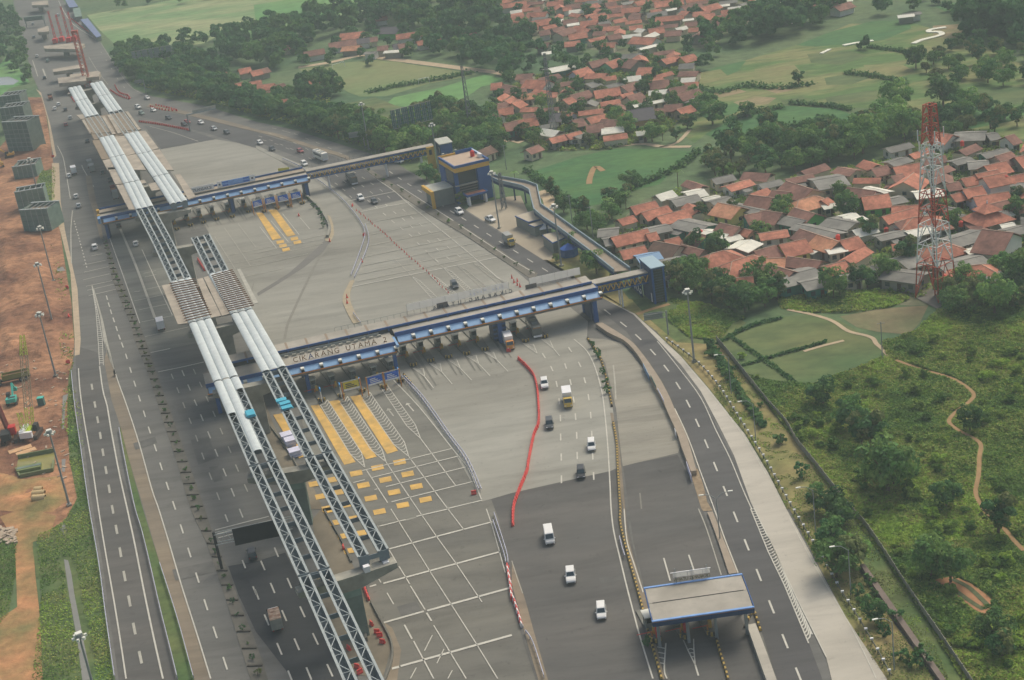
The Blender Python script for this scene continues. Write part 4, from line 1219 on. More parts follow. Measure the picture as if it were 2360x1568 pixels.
# footbridge with yellow lattice, stair tower, ramp
def footbridge(label, fr, x0, x1, n0, n1, z0, z1, k, cols):
  t = thing('footbridge', label, 'footbridge', fr.w((x0 + x1) / 2, (n0 + n1) / 2, 0), 'footbridges of the toll plaza')
  slabbox(t, fr, 'bridge_roof', m_roof, x0, x1, n0 - 0.2, n1 + 0.2, z1, z1 + 0.25)
  slabbox(t, fr, 'bridge_floor', m_blued, x0, x1, n0 + 0.3, n1 - 0.3, z0 + 0.02, z0 + 0.3)
  for n in (n0, n1):
    slabbox(t, fr, 'top_chord', m_blue, x0, x1, n - 0.15, n + 0.15, z1 - 0.55, z1 - 0.02)
    slabbox(t, fr, 'bottom_chord', m_blue, x0, x1, n - 0.15, n + 0.15, z0 - 0.35, z0 + 0.0)
  w = (x1 - x0) / k
  for n in (n0, n1):
    for i in range(k):
      a, m_, b = fr.w(x0 + w * i, n, z1 - 0.5), fr.w(x0 + w * (i + 0.5), n, z0), fr.w(x0 + w * (i + 1), n, z1 - 0.5)
      for p, r_ in ((a, m_), (m_, b)):
        mb = MB()
        mb.bar(p, r_, 0.2, 0.2)
        mb.build('lattice_bar', m_ypaint, t)
  for x in cols:
    for n in (n0 + 0.4, n1 - 0.4):
      mb = MB()
      mb.tube(fr.w(x, n, 0.05), fr.w(x, n, z0 - 0.3), 0.22, n=8)
      mb.build('support_post', m_panel, t)
  return t
fb = footbridge('footbridge with yellow lattice joining the canopy to the blue tower', MC, 53.2, 68.0, 4.2, 7.2, 5.5, 8.0, 10, (60.5,))
tw = thing('stair_tower', 'blue framed stair tower with dark green glass at the footbridge end', 'tower', MC.w(70, 5.5, 0))
slabbox(tw, MC, 'glass_wall', m_glass, 68.35, 71.25, 1.55, 9.8, 0.2, 9.7)
for x, n in ((68.1, 1.3), (71.1, 1.3), (68.1, 9.6), (71.1, 9.6)):
  slabbox(tw, MC, 'corner_post', m_blue, x, x + 0.45, n, n + 0.45, 0.05, 9.75)
slabbox(tw, MC, 'tower_roof', mat('pale_blue_roof', A(148, 172, 180), 0.6, 0.06, 0.4), 67.9, 71.8, 1.0, 10.3, 10.0, 10.2)
slabbox(tw, MC, 'roof_edge', m_blue, 67.95, 71.75, 1.05, 10.25, 9.72, 9.98)
slabbox(tw, MC, 'side_wall', m_blued, 68.1, 68.33, 1.8, 9.5, 0.1, 9.6)
for i in range(13):
  slabbox(tw, MC, 'glazing_bar', m_blued, 68.56, 71.08, 1.44, 1.53, 0.6 + i * 0.72, 0.66 + i * 0.72)
wl = thing('lettered_wall', 'dark blue wall with big white letters behind the stair tower', 'wall', MC.w(66.6, 12, 0))
slabbox(wl, MC, 'wall', m_blued, 67.0, 67.4, 8.3, 17.0, 0.1, 4.8)
letters('KG', MC.w(66.96, 13.6, 0.9), -MC.n, 4.2, m_panel, wl, gap=0.12, depth=0.03)
slabbox(wl, MC, 'plaque', m_panel, 67.9, 67.99, 2.4, 3.1, 0.4, 2.8)
mb = MB()
RAMP_R = TT(2, 1, '1090 920,830 730,550 530,380 405,270 330,245 220,232 150,130 115,0 90', 5.6) + TT(1, 1, '2230 70,2150 30', 5.6)
RAMP_L = TT(2, 1, '940 935,690 735,430 540,300 455,205 375,180 280,160 195,100 160,0 135', 5.6) + TT(1, 1, '2240 110,2150 70', 5.6)
rp = thing('walkway_ramp', 'long beige walkway ramp with pale blue parapets behind the office', 'walkway', (RAMP_R[3].x, RAMP_R[3].y, 0))
for i in range(len(RAMP_R) - 1):
  mb = MB()
  a, b, c_, d_ = RAMP_L[i], RAMP_R[i], RAMP_R[i + 1], RAMP_L[i + 1]
  lo = [Vector((p.x, p.y, 5.2)) for p in (a, b, c_, d_)]
  if (lo[1] - lo[0]).cross(lo[3] - lo[0]).z < 0:
    lo = lo[::-1]
  mb.hexa(lo, [p + Vector((0, 0, 0.3)) for p in lo])
  mb.build('deck', mat('ramp_deck', A(142, 130, 112), 0.9, 0.12, 0.4), rp)
  for side in (RAMP_L, RAMP_R):
    mb = MB()
    p, r_ = side[i].copy(), side[i + 1].copy()
    p.z = r_.z = 5.75
    mb.bar(p, r_, 0.3, 1.1)
    mb.build('parapet', mat('parapet_blue', A(128, 146, 152), 0.6, 0.14, 0.6), rp)
  for side in (RAMP_L,):
    mb = MB()
    p = side[i]
    mb.box(p.x + 0.4, p.y + 0.4, 2.6, 0.5, 0.5, 5.1)
    mb.build('support_post', m_blued, rp)
    p, r_ = side[i].copy(), side[i + 1].copy()
    p.z = r_.z = 4.7
    mb = MB()
    mb.bar(p, r_, 0.16, 0.9)
    mb.build('side_panel', m_blued, rp)

# far canopy
B0 = Vector((-130.57, 506.89, 0))
FC = Fr(B0, math.radians(12.76))
can2 = thing('toll_canopy', 'far blue edged toll canopy with blue info boards in front', 'toll canopy', (B0.x, B0.y, 0), 'toll plaza canopies')
slabbox(can2, FC, 'front_roof', m_roof, -1.0, 70.3, 0.25, 3.6, 7.8, 8.1)
slabbox(can2, FC, 'fascia', m_blue, -1.0, 70.3, -0.1, 0.22, 7.3, 8.3)
awning(can2, FC, -0.6, 70.5, -0.12, 7.4, -1.9, 6.6, 15)
slabbox(can2, FC, 'soffit', m_gutter, -0.8, 70.0, -1.2, 7.8, 6.05, 6.45)
slabbox(can2, FC, 'back_roof', mat('brown_roof', A(150, 138, 118), 0.8, 0.08, 0.5), -1.0, 70.0, 3.9, 7.9, 8.35, 8.6)
slabbox(can2, FC, 'back_fascia', m_blue, -1.0, 70.0, 7.95, 8.15, 8.3, 9.2)
slabbox(can2, FC, 'back_fascia', m_gutter, -1.0, 70.0, 3.62, 3.86, 8.0, 8.7)
slabbox(can2, FC, 'end_cap', m_bluel, -1.9, -1.05, -2.0, 1.5, 6.4, 8.2)
slabbox(can2, FC, 'end_cap', m_ypaint, -2.0, -1.02, 1.6, 2.6, 7.6, 8.5)
slabbox(can2, FC, 'end_cap', m_ypaint, -2.0, -1.02, 7.0, 8.6, 7.6, 8.8)
for x in (0.2, 21, 43, 69.2):
  slabbox(can2, FC, 'pillar_wall', m_blued, x - 0.9 + (0.8 if x == .2 else 0), x + 0.9, 1.4, 5.8, 0.1, 6.0)
  blue_column(can2, FC, x, 0.6, 6.05, 0.9)
def board(parent, fr, x0, x1, n, z0, z1, m, nm='board'):
  return slabbox(parent, fr, nm, m, x0, x1, n, n + 0.12, z0, z1)
bw = thing('roof_sign', 'white TRANSAKSI sign on the far canopy roof', 'sign', FC.w(35, 4.4, 8.7))
board(bw, FC, 30.5, 38.4, 4.4, 8.75, 10.7, m_panel)
letters('TRANSAKSI', FC.w(30.9, 4.37, 9.15), FC.u, 1.3, m_navy, bw, total=6.6, depth=0.02)
bb_ = thing('roof_sign', 'long blue banner with white squares at both ends on the far canopy roof', 'banner', FC.w(48, 4.4, 8.7))
board(bb_, FC, 39.6, 41.2, 4.4, 8.7, 10.9, m_panel, 'end_square')
board(bb_, FC, 41.25, 50.9, 4.4, 8.75, 10.7, mat('banner_pale', A(120, 160, 214), 0.6, 0.2, 1.2), 'banner_sheet')
for x, z in ((41.4, 10.1), (41.4, 9.0), (48.6, 10.1), (48.6, 9.1)):
  board(bb_, FC, x, x + 2.0, 4.36, z, z + 0.42, m_signb, 'stripe')
board(bb_, FC, 50.95, 52.8, 4.4, 8.7, 10.9, m_panel, 'end_square')
board(bb_, FC, 40.1, 40.7, 4.36, 9.5, 10.1, m_navy, 'emblem')
board(bb_, FC, 51.5, 52.2, 4.36, 9.5, 10.1, m_navy, 'emblem')
by = thing('roof_sign', 'small yellow board standing beyond the far canopy', 'sign', T(1, 0, 235, 1567, 0))
mb = MB()
p0, p1 = P(641, 394, 4.2), P(667, 391, 4.2)
mb.bar(p0, p1, 0.12, 1.7)
mb.build('board', m_signy, by)
for p in (p0, p1):
  mb = MB()
  mb.bar((p.x, p.y, 0.1), (p.x, p.y, 3.3), 0.15)
  mb.build('post', m_grey, by)
fb2 = footbridge('long far footbridge with yellow lattice over the side road', FC, 70.6, 117.0, 4.9, 8.1, 5.4, 7.9, 26, (78, 99, 112))
for i in range(20):
  slabbox(fb2, FC, 'lamp_post', m_grey, 72 + i * 1.35, 72.08 + i * 1.35, 8.0, 8.08, 8.15, 9.7)
tw2 = thing('stair_tower', 'blue box stair tower at the far end of the far footbridge', 'tower', FC.w(120, 5, 0))
slabbox(tw2, FC, 'wall', m_blue, 118.4, 122.6, 0.3, 8.8, 0.1, 9.0)
slabbox(tw2, FC, 'tower_roof', mat('grey_roof', A(176, 178, 164)), 118.0, 123.0, 0.0, 9.1, 9.02, 9.3)
slabbox(tw2, FC, 'opening', m_blued, 118.3, 118.39, 0.8, 8.3, 5.6, 8.6)
slabbox(tw2, FC, 'door', m_faint, 118.2, 118.29, 2.2, 3.0, 5.6, 7.6)
yf = thing('portal_frame', 'tall yellow portal wall beside the footbridge end', 'portal', FC.w(114.5, 0, 0))
slabbox(yf, FC, 'portal_wall', m_ypaint, 113.8, 116.6, 3.2, 3.9, 0.1, 8.2)
slabbox(yf, FC, 'emblem', m_dark, 114.6, 115.6, 3.12, 3.18, 5.4, 7.2)

# near canopy
NC = Fr(Vector((16.05, 216.89, 0)), math.radians(-0.3))
can3 = thing('toll_canopy', 'near small toll canopy with beige sheet roof and blue fascia', 'toll canopy', NC.w(8.5, 5, 0), 'toll plaza canopies')
mb = MB()
for n0, z0, n1, z1 in ((0.25, 6.45, 5.2, 6.62), (5.3, 6.62, 10.3, 6.45)):
  mb.hexa([NC.w(0.2, n0, z0 - 0.12), NC.w(16.75, n0, z0 - 0.12), NC.w(16.75, n1, z1 - 0.12), NC.w(0.2, n1, z1 - 0.12)], [NC.w(0.2, n0, z0), NC.w(16.75, n0, z0), NC.w(16.75, n1, z1), NC.w(0.2, n1, z1)])
mb.build('roof_sheet', m_roof, can3)
slabbox(can3, NC, 'roof_valley', m_dark, 0.8, 16.2, 5.2, 5.32, 6.55, 6.7)
slabbox(can3, NC, 'fascia', m_blued, 0, 16.95, -0.12, 0.12, 5.45, 6.4)
slabbox(can3, NC, 'orange_edge', m_orange, 0, 16.95, -0.14, -0.125, 6.3, 6.4)
slabbox(can3, NC, 'front_gutter', mat('pale_blue_gutter', A(122, 158, 206)), 0, 16.95, -0.2, 0.24, 6.42, 6.6)
slabbox(can3, NC, 'back_gutter', mat('pale_blue_gutter', A(122, 158, 206)), 0, 16.95, 10.3, 10.7, 6.42, 6.6)
slabbox(can3, NC, 'back_fascia', m_blued, 0, 16.95, 10.1, 10.28, 5.6, 6.41)
for x in (0.0, 16.85):
  slabbox(can3, NC, 'side_fascia', m_blue, x, x + 0.12, 0.26, 10.08, 5.8, 6.66)
slabbox(can3, NC, 'ceiling', m_dark, 0.3, 16.6, 0.3, 10.0, 5.5, 5.65)
for x in (1.0, 5.9, 10.6, 15.7):
  for n in (2.0, 8.2):
    slabbox(can3, NC, 'column', m_grey, x - 0.25, x + 0.25, n - 0.25, n + 0.25, 0.1, 5.5)
ns = thing('name_sign', 'white sign panel with reversed letters on the back of the near canopy', 'sign letters', NC.w(9, 10.9, 6.6))
for i in range(5):
  slabbox(ns, NC, 'sign_panel', m_ban, 5.2 + i * 1.28, 5.2 + i * 1.28 + 1.24, 10.95, 11.05, 7.45, 8.3)
letters('CIKARANG UTAMA', NC.w(11.55, 10.9, 6.72), -NC.u, 0.85, mat('olive_letter', A(110, 104, 70)), ns, total=6.3, depth=0.03)
slabbox(ns, NC, 'sign_rail', m_panel, 4.8, 11.7, 10.92, 11.08, 8.32, 8.42)
for x in (5.6, 8.4, 11.0):
  slabbox(ns, NC, 'sign_strut', m_steel, x, x + 0.14, 11.1, 11.24, 6.3, 9.0)

# ---------------------------------------------------------------- toll islands with booths
m_booth = mat('booth_panel', A(118, 124, 118), 0.6, 0.1, 0.5)
def island_proto(L=20.0, yb=10.0):
  t = thing('toll_island', 'x', 'toll island')
  mb = MB()
  mb.prism([(-0.8, L), (-0.8, 1.0), (-0.45, 0.15), (0, 0), (0.45, 0.15), (0.8, 1.0), (0.8, L)], 0.05, 0.32)
  mb.build('island_slab', m_conc_m, t)
  for i in range(6):
    mb = MB()
    a = math.pi * (i / 5)
    mb.tube((0.72 * math.cos(a), 0.85 - 0.75 * math.sin(a), 0.3), (0.72 * math.cos(a), 0.85 - 0.75 * math.sin(a), 0.95), 0.2, n=8)
    mb.build('nose_bollard', m_kyel if i % 2 else m_kblk, t)
  mb = MB()
  mb.box(0, yb, 1.5, 1.3, 2.2, 2.35)
  b = mb.build('booth', m_booth, t)
  mb = MB()
  mb.box(0, yb, 2.75, 1.7, 2.7, 0.14)
  mb.build('booth_roof', m_lamp, b)
  for x in (-0.67, 0.67):
    mb = MB()
    mb.box(x, yb, 2.0, 0.03, 1.7, 0.9)
    mb.build('window', m_glass, b)
  mb = MB()
  mb.box(0, yb - 1.13, 2.0, 1.0, 0.03, 0.9)
  mb.build('window', m_glass, b)
  mb = MB()
  mb.box(0.3, yb - 2.6, 0.95, 0.5, 0.7, 1.25)
  mb.build('ticket_machine', m_ypaint, t)
  mb = MB()
  mb.tube((-0.3, yb - 3.2, 0.3), (-0.3, yb - 3.2, 1.2), 0.17, n=8)
  mb.build('barrier_post', m_orange, t)
  mb = MB()
  mb.bar((-0.3, yb - 3.2, 1.15), (-2.9, yb - 3.2, 1.15), 0.08)
  mb.build('barrier_arm', m_red, t)
  return t
isl = island_proto()
first_isl = [True]
def put_island(p, az, label, group):
  rz = az - math.pi / 2
  if first_isl[0]:
    first_isl[0] = False
    isl.location = p
    isl.rotation_euler = (0, 0, rz)
    isl['label'] = label
    isl['group'] = group
  else:
    dup(isl, p, rz, label, group)
LANE = math.radians(107.0)
names = ['under the viaduct', 'beside the white lane sign', 'with the yellow board in front', 'left of the blue boards', 'at the guard rail']
for k, (x, y) in enumerate(((618, 578), (798, 538), (995, 490), (1190, 452), (1345, 400))):
  put_island(T(1, 2, x, y, 0.1), LANE, f'toll island with booth under the lettered canopy, {names[k]}', 'toll islands of the long canopy')
for k, (x, y) in enumerate(((1465, 252), (1625, 213), (1790, 178), (1955, 147), (2125, 108))):
  put_island(T(1, 2, x, y, 0.1), LANE, f'toll island with striped nose, {ordinal(k + 1)} right of the guard rail on the main plaza', 'toll islands of the long canopy')
for k, (x, y) in enumerate(((140, 30), (315, -10))):
  put_island(T(2, 2, x, y, 0.1), LANE, ['toll island left of the coach on the main plaza', 'toll island right of the coach on the main plaza'][k], 'toll islands of the long canopy')
for k, (x, y) in enumerate(((1640, 560), (1765, 525), (1885, 498), (2005, 470), (2150, 445), (2300, 400))):
  put_island(T(0, 1, x, y, 0.1), LANE, f'toll island under the far canopy, {ordinal(k + 1)} from the viaduct', 'toll islands of the far canopy')
for k, (x, y) in enumerate(((85, 395), (205, 365), (320, 345), (435, 320))):
  put_island(T(1, 1, x, y, 0.1), LANE, f'toll island behind the blue boards of the far canopy, {ordinal(k + 1)} from the left', 'toll islands of the far canopy')
isl = island_proto(11.0, 5.5)
first_isl[0] = True
for k, (x, y) in enumerate(((1345, 1240), (1610, 1205), (1860, 1180))):
  put_island(T(2, 3, x, y, 0.12), math.radians(98), ['toll island at the yellow kerb of the near canopy', 'toll island with orange post in the middle of the near canopy', 'toll island with grey cabinet on the right of the near canopy'][k], 'toll islands of the near canopy')
for k, (x, y) in enumerate(((1350, 1180), (1605, 1130))):
  t = thing('lane_barrier', ['red and orange lane post at the left booth of the near canopy', 'tall red lane post at the middle booth of the near canopy'][k], 'lane post', T(2, 3, x, y, 0.3))
  mb = MB()
  mb.tube(t.location, t.location + Vector((0, 0, 2.4)), 0.42, n=10)
  mb.build('post', m_red, t)
  mb = MB()
  mb.tube(t.location + Vector((0, 0, 2.42)), t.location + Vector((0, 0, 2.9)), 0.36, 0.3, n=10)
  mb.build('cap', m_orange, t)
# lane info boards
def info_board(label, c, r, bl, br, h, col, pl, pr, group, zb):
  """board between two pixel corners of its lower edge, on orange posts."""
  a, b = T(c, r, *pl, 0.1), T(c, r, *pr, 0.1)
  t = thing('lane_board', label, 'info board', (a + b) / 2, group)
  d = (b - a)
  d.z = 0
  for p in (a, b):
    mb = MB()
    mb.bar(p, p + Vector((0, 0, zb + h + 0.3)), 0.22)
    mb.build('post', m_orange, t)
  a2, b2 = a + Vector((0, 0, zb)), b + Vector((0, 0, zb))
  lo, hi = a2.lerp(b2, 0.08), a2.lerp(b2, 0.92)
  mb = MB()
  mb.bar(lo + Vector((0, 0, h / 2)), hi + Vector((0, 0, h / 2)), 0.1, h)
  mb.build('board', col, t)
  dd = (hi - lo).normalized()
  f = Vector((dd.y, -dd.x, 0)) * 0.08
  mb = MB()
  mb.bar(lo + f + Vector((0, 0, 0.22)), hi + f + Vector((0, 0, 0.22)), 0.06, 0.42)
  mb.build('footer_band', m_panel, t)
  for k in range(3):
    mb = MB()
    mb.bar(lo.lerp(hi, 0.15) + f + Vector((0, 0, 0.75 + 0.42 * k)), lo.lerp(hi, 0.85 - 0.15 * k) + f + Vector((0, 0, 0.75 + 0.42 * k)), 0.05, 0.2)
    mb.build('print_line', m_panel if col is m_signb else m_navy, t)
  mb = MB()
  mb.bar(a2 + Vector((0, 0, h + 0.2)), b2 + Vector((0, 0, h + 0.2)), 0.14)
  mb.build('top_bar', m_steel, t)
G = 'lane information boards'
info_board('yellow lane information board on orange posts over the yellow lane', 1, 2, 0, 0, 2.1, m_signy, (815, 560), (985, 520), G, 2.4)
info_board('blue lane information board next to the yellow one', 1, 2, 0, 0, 2.1, m_signb, (1042, 515), (1195, 468), G, 2.4)
info_board('blue lane information board next to the guard rail', 1, 2, 0, 0, 2.1, m_signb, (1200, 470), (1345, 432), G, 2.4)
for k, (l, r_) in enumerate((((-15, 420), (80, 392)), ((95, 392), (200, 365)), ((212, 368), (322, 345)), ((335, 345), (435, 318)))):
  info_board(f'blue lane board of the far canopy, {ordinal(k + 1)} from the left', 1, 1, 0, 0, 2.2, m_signb, l, r_, G, 2.6)
for k, (x, y) in enumerate(((612, 570), (792, 528), (975, 478), (1330, 385))):
  t = thing('lane_sign', ['white lane sign with blue head under the viaduct', 'white lane sign with blue head left of the yellow board', 'white lane sign with blue head right of the yellow board', 'white lane sign with blue head at the guard rail'][k], 'sign', T(1, 2, x, y, 0.3))
  mb = MB()
  mb.bar(t.location, t.location + Vector((0, 0, 2.9)), 0.2, 0.9, up=Vector((MC.n)))
  mb.build('panel', m_panel, t)
  mb = MB()
  mb.bar(t.location + Vector((0, 0, 2.92)), t.location + Vector((0, 0, 3.6)), 0.22, 1.5, up=Vector((MC.n)))
  mb.build('head', mat('pale_sign_blue', A(80, 150, 206)), t)

# ---------------------------------------------------------------- office building, huts, yard
OF = Fr(Vector((-10.5, 486.75, 0)), math.radians(18.6))
of = thing('office_building', 'blue and yellow office block with flat brown roof by the side road', 'office building', OF.w(6, 8, 0))
H = 13.2
slabbox(of, OF, 'wall', m_blue, 7.6, 12.0, 0.0, 15.6, 0.1, H - 2.2)
slabbox(of, OF, 'wall', m_blued, 0.0, 7.5, 1.6, 15.6, 0.1, H - 2.2)
slabbox(of, OF, 'yellow_band', m_ypaint, -0.1, 12.1, -0.1, 15.7, H - 2.18, H - 0.7)
slabbox(of, OF, 'window_band', m_glass, 0.3, 7.55, 1.45, 1.58, 6.6, H - 2.4)
slabbox(of, OF, 'window_band', m_glass, -0.14, -0.02, 2.0, 9.5, 6.6, H - 2.4)
for k in range(6):
  slabbox(of, OF, 'sun_louvre', m_gutter, 0.6, 7.5, 1.2, 1.42, 1.6 + k * 0.85, 1.9 + k * 0.85)
slabbox(of, OF, 'window_band', m_glass, 0.4, 7.5, 1.48, 1.58, 1.2, 6.2)
slabbox(of, OF, 'balcony', m_faint, -0.2, 7.5, 0.3, 1.4, 6.25, 6.5)
slabbox(of, OF, 'wall', m_blue, -0.2, 2.0, 10.0, 15.7, 0.1, H - 2.2)
slabbox(of, OF, 'wall', m_blue, -0.12, 1.2, 1.2, 1.55, 0.1, H - 2.2)
slabbox(of, OF, 'roof', mat('roof_screed', A(178, 158, 136), 0.9, 0.06, 0.4), 0.3, 11.7, 0.3, 15.3, H - 0.69, H - 0.4)
for b_ in ((-0.2, 12.2, -0.2, 0.25), (-0.2, 0.25, 0.26, 15.4), (11.75, 12.2, 0.26, 15.4)):
  slabbox(of, OF, 'parapet', m_blue, *b_, H - 0.68, H + 0.15)
slabbox(of, OF, 'parapet', m_ypaint, -0.2, 6.0, 15.42, 15.8, H - 0.68, H + 0.25)
slabbox(of, OF, 'parapet', m_blue, 6.05, 12.2, 15.42, 15.8, H - 0.68, H + 0.7)
slabbox(of, OF, 'parapet_cap', mat('pale_cap', A(170, 190, 206)), 11.7, 12.25, 6.0, 15.4, H + 0.16, H + 0.3)
tk = thing('water_tank', 'red water tank on the office roof', 'water tank', OF.w(9.6, 8.5, H - 0.38))
mb = MB()
mb.tube(tk.location, tk.location + Vector((0, 0, 1.7)), 0.75, n=12)
mb.build('tank_body', m_red, tk)
mb = MB()
mb.tube(tk.location + Vector((0, 0, 1.72)), tk.location + Vector((0, 0, 2.0)), 0.7, 0.3, n=12)
mb.build('lid', m_red, tk)
ac = thing('roof_unit', 'white cooling units on the office roof corner', 'cooling unit', OF.w(11.2, 6.0, H))
for k in range(2):
  slabbox(ac, OF, 'unit', m_panel, 10.6, 11.6, 4.4 + k * 1.3, 5.5 + k * 1.3, H - 0.38, H + 0.9)
po = thing('porch', 'blue edged porch roof on white legs in front of the office', 'porch', OF.w(4.5, -4, 0))
slabbox(po, OF, 'porch_roof', mat('porch_tile', A(170, 110, 84)), 2.0, 8.6, -3.6, -0.4, 3.5, 3.7)
for b_ in ((1.6, 9.0, -4.0, -3.65), (1.6, 1.95, -3.6, 0.2), (8.65, 9.0, -3.6, 0.2)):
  slabbox(po, OF, 'roof_edge', m_blue, *b_, 3.2, 3.9)
for x in (2.2, 8.0):
  slabbox(po, OF, 'leg', m_panel, x, x + 0.6, -3.5, -1.2, 0.1, 3.2)
an = thing('annex', 'low grey annex with yellow front on the left of the office', 'annex', OF.w(-4, 8, 0))
slabbox(an, OF, 'wall', m_booth, -7.2, -0.3, 3.5, 12.0, 0.1, 5.6)
slabbox(an, OF, 'roof', mat('grey_roof', A(176, 178, 164)), -7.4, -0.25, 3.3, 12.2, 5.62, 5.8)
slabbox(an, OF, 'front_beam', m_ypaint, -8.4, -7.45, 2.2, 12.4, 4.6, 6.0)
slabbox(an, OF, 'front_post', m_ypaint, -8.4, -7.45, 2.2, 3.4, 0.1, 4.58)
m_hutr = mat('hut_roof', A(176, 166, 144), 0.8, 0.08, 0.4)
def flat_hut(label, pts, h, c, r, wall=m_booth, cat='hut'):
  p = TT(c, r, pts, h)
  t = thing('site_hut', label, cat, (p[0].x, p[0].y, 0), 'flat roofed huts in the office yard')
  cx = sum((q for q in p), Vector()) / len(p)
  mb = MB()
  mb.prism([tuple(cx.lerp(q, 0.95))[:2] for q in p], 0.1, h - 0.3)
  mb.build('wall', wall, t)
  mb = MB()
  mb.prism([(q.x, q.y) for q in p], h - 0.28, h)
  mb.build('roof_edge', m_blue, t)
  mb = MB()
  mb.prism([tuple(cx.lerp(q, 0.94))[:2] for q in p], h + 0.002, h + 0.06)
  mb.build('roof', m_hutr, t)
  for k in range(3):
    a = cx.lerp(p[0].lerp(p[1], 0.2 + 0.28 * k), 0.957)
    b = cx.lerp(p[0].lerp(p[1], 0.34 + 0.28 * k), 0.957)
    mb = MB()
    mb.bar((a.x, a.y, 1.9), (b.x, b.y, 1.9), 0.08, 1.3)
    mb.build('window', m_glass, t)
  return t
flat_hut('long flat roofed grey hut beside the walkway ramp', '25 425,200 372,325 440,150 482', 3.6, 2, 1)
flat_hut('small open hut with brown flat roof beside the white tent', '150 505,310 455,360 480,205 525', 3.3, 2, 1)
flat_hut('flat roofed guard hut behind the tall mast', '275 600,430 562,520 610,375 675', 3.6, 2, 1)
hx = thing('kiosk', 'blue hexagonal kiosk with blue pyramid roof', 'kiosk', T(2, 1, 530, 800, 0), None)
c0 = T(2, 1, 530, 795, 0)
ring = [c0 + Vector((2.6 * math.cos(a), 2.2 * math.sin(a), 0)) for a in [math.pi / 3 * k for k in range(6)]]
mb = MB()
mb.prism([(p.x, p.y) for p in ring], 0.1, 2.6)
mb.build('wall', m_blue, hx)
mb = MB()
for k in range(6):
  mb.face([c0.lerp(ring[k], 1.15) + Vector((0, 0, 2.55)), c0.lerp(ring[(k + 1) % 6], 1.15) + Vector((0, 0, 2.55)), c0 + Vector((0, 0, 4.0))])
mb.face([c0.lerp(ring[5 - k], 1.15) + Vector((0, 0, 2.55)) for k in range(6)])
mb.build('roof', mat('kiosk_roof', A(66, 104, 172)), hx)
tn = thing('party_tent', 'white pointed tent between the two huts', 'tent', T(2, 1, 320, 590, 0))
c0 = T(2, 1, 320, 592, 0)
mb = MB()
base = [c0 + Vector((x, y, 2.2)) for x, y in ((-2, -2), (2, -2), (2, 2), (-2, 2))]
for k in range(4):
  a, b = base[k], base[(k + 1) % 4]
  m1, m2 = a.lerp(c0, 0.62), b.lerp(c0, 0.62)
  m1, m2 = Vector((m1.x, m1.y, 2.9)), Vector((m2.x, m2.y, 2.9))
  mb.face([a, b, m2, m1])
  mb.face([m1, m2, c0 + Vector((0, 0, 4.6))])
mb.build('tent_roof', m_panel, tn)
for p in base:
  mb = MB()
  mb.bar((p.x, p.y, 0.1), (p.x, p.y, 2.15), 0.1)
  mb.build('leg', m_steel, tn)

# ================================================================== VEHICLES
CARCOL = {'white': A(236, 236, 228, 0.95), 'silver': A(176, 180, 178), 'grey': A(116, 122, 122), 'dark': A(66, 72, 74), 'black': A(46, 50, 52), 'red': A(150, 56, 56), 'green': A(128, 148, 136)}
m_tyre = mat('tyre_rubber', A(34, 34, 34), 0.9, 0.05, 1)
m_rim = mat('wheel_rim', A(130, 132, 132), 0.4, 0.05, 1)
m_cglass = mat('car_glass', A(56, 72, 76), 0.12, 0.03, 1, spec=0.7)
m_head = mat('head_lamp', A(226, 228, 224), 0.2, 0.02, 1)
m_tail = mat('tail_lamp', A(150, 30, 28), 0.3, 0.02, 1)
def paint(c):
  return mat('paint_' + c, CARCOL[c], 0.28, 0.03, 0.5, spec=0.55)
def ring(w, z0, z1, y, r=0.12):
  return [(-w + r, y, z0), (w - r, y, z0), (w, y, z0 + r), (w, y, z1 - r), (w - r, y, z1), (-w + r, y, z1), (-w, y, z1 - r), (-w, y, z0 + r)]
def wheels(t, W, ys, rad=0.32, wid=0.22):
  mw_, mr_ = MB(), MB()
  mw_.tube((-wid / 2, 0, 0), (wid / 2, 0, 0), rad, n=12)
  mr_.tube((-wid / 2 - 0.012, 0, 0), (wid / 2 + 0.012, 0, 0), rad * 0.6, n=10)
  me, mr = mw_.mesh('wheel', m_tyre), mr_.mesh('rim', m_rim)
  for y in ys:
    for x in (-1, 1):
      w_ = meshobj('wheel', me, t, (x * (W / 2 - wid / 2 + 0.01), y, rad))
      meshobj('rim', mr, w_)
KINDS = {  # L, W, H, belt, screen base y, screen top y, rear top y, rear base y, hood z
  'mpv': (4.4, 1.74, 1.72, 0.98, 1.25, 0.62, -1.78, -2.02, 0.94), 'suv': (4.6, 1.82, 1.74, 1.02, 1.05, 0.45, -1.72, -2.05, 1.0),
  'car': (4.1, 1.70, 1.50, 0.90, 1.0, 0.36, -1.35, -1.85, 0.86), 'van': (5.1, 1.86, 2.15, 1.15, 2.1, 1.5, -2.42, -2.5, 1.1), 'pickup': (5.0, 1.8, 1.72, 0.98, 1.15, 0.55, -0.75, -0.85, 0.96)}
_proto = {}
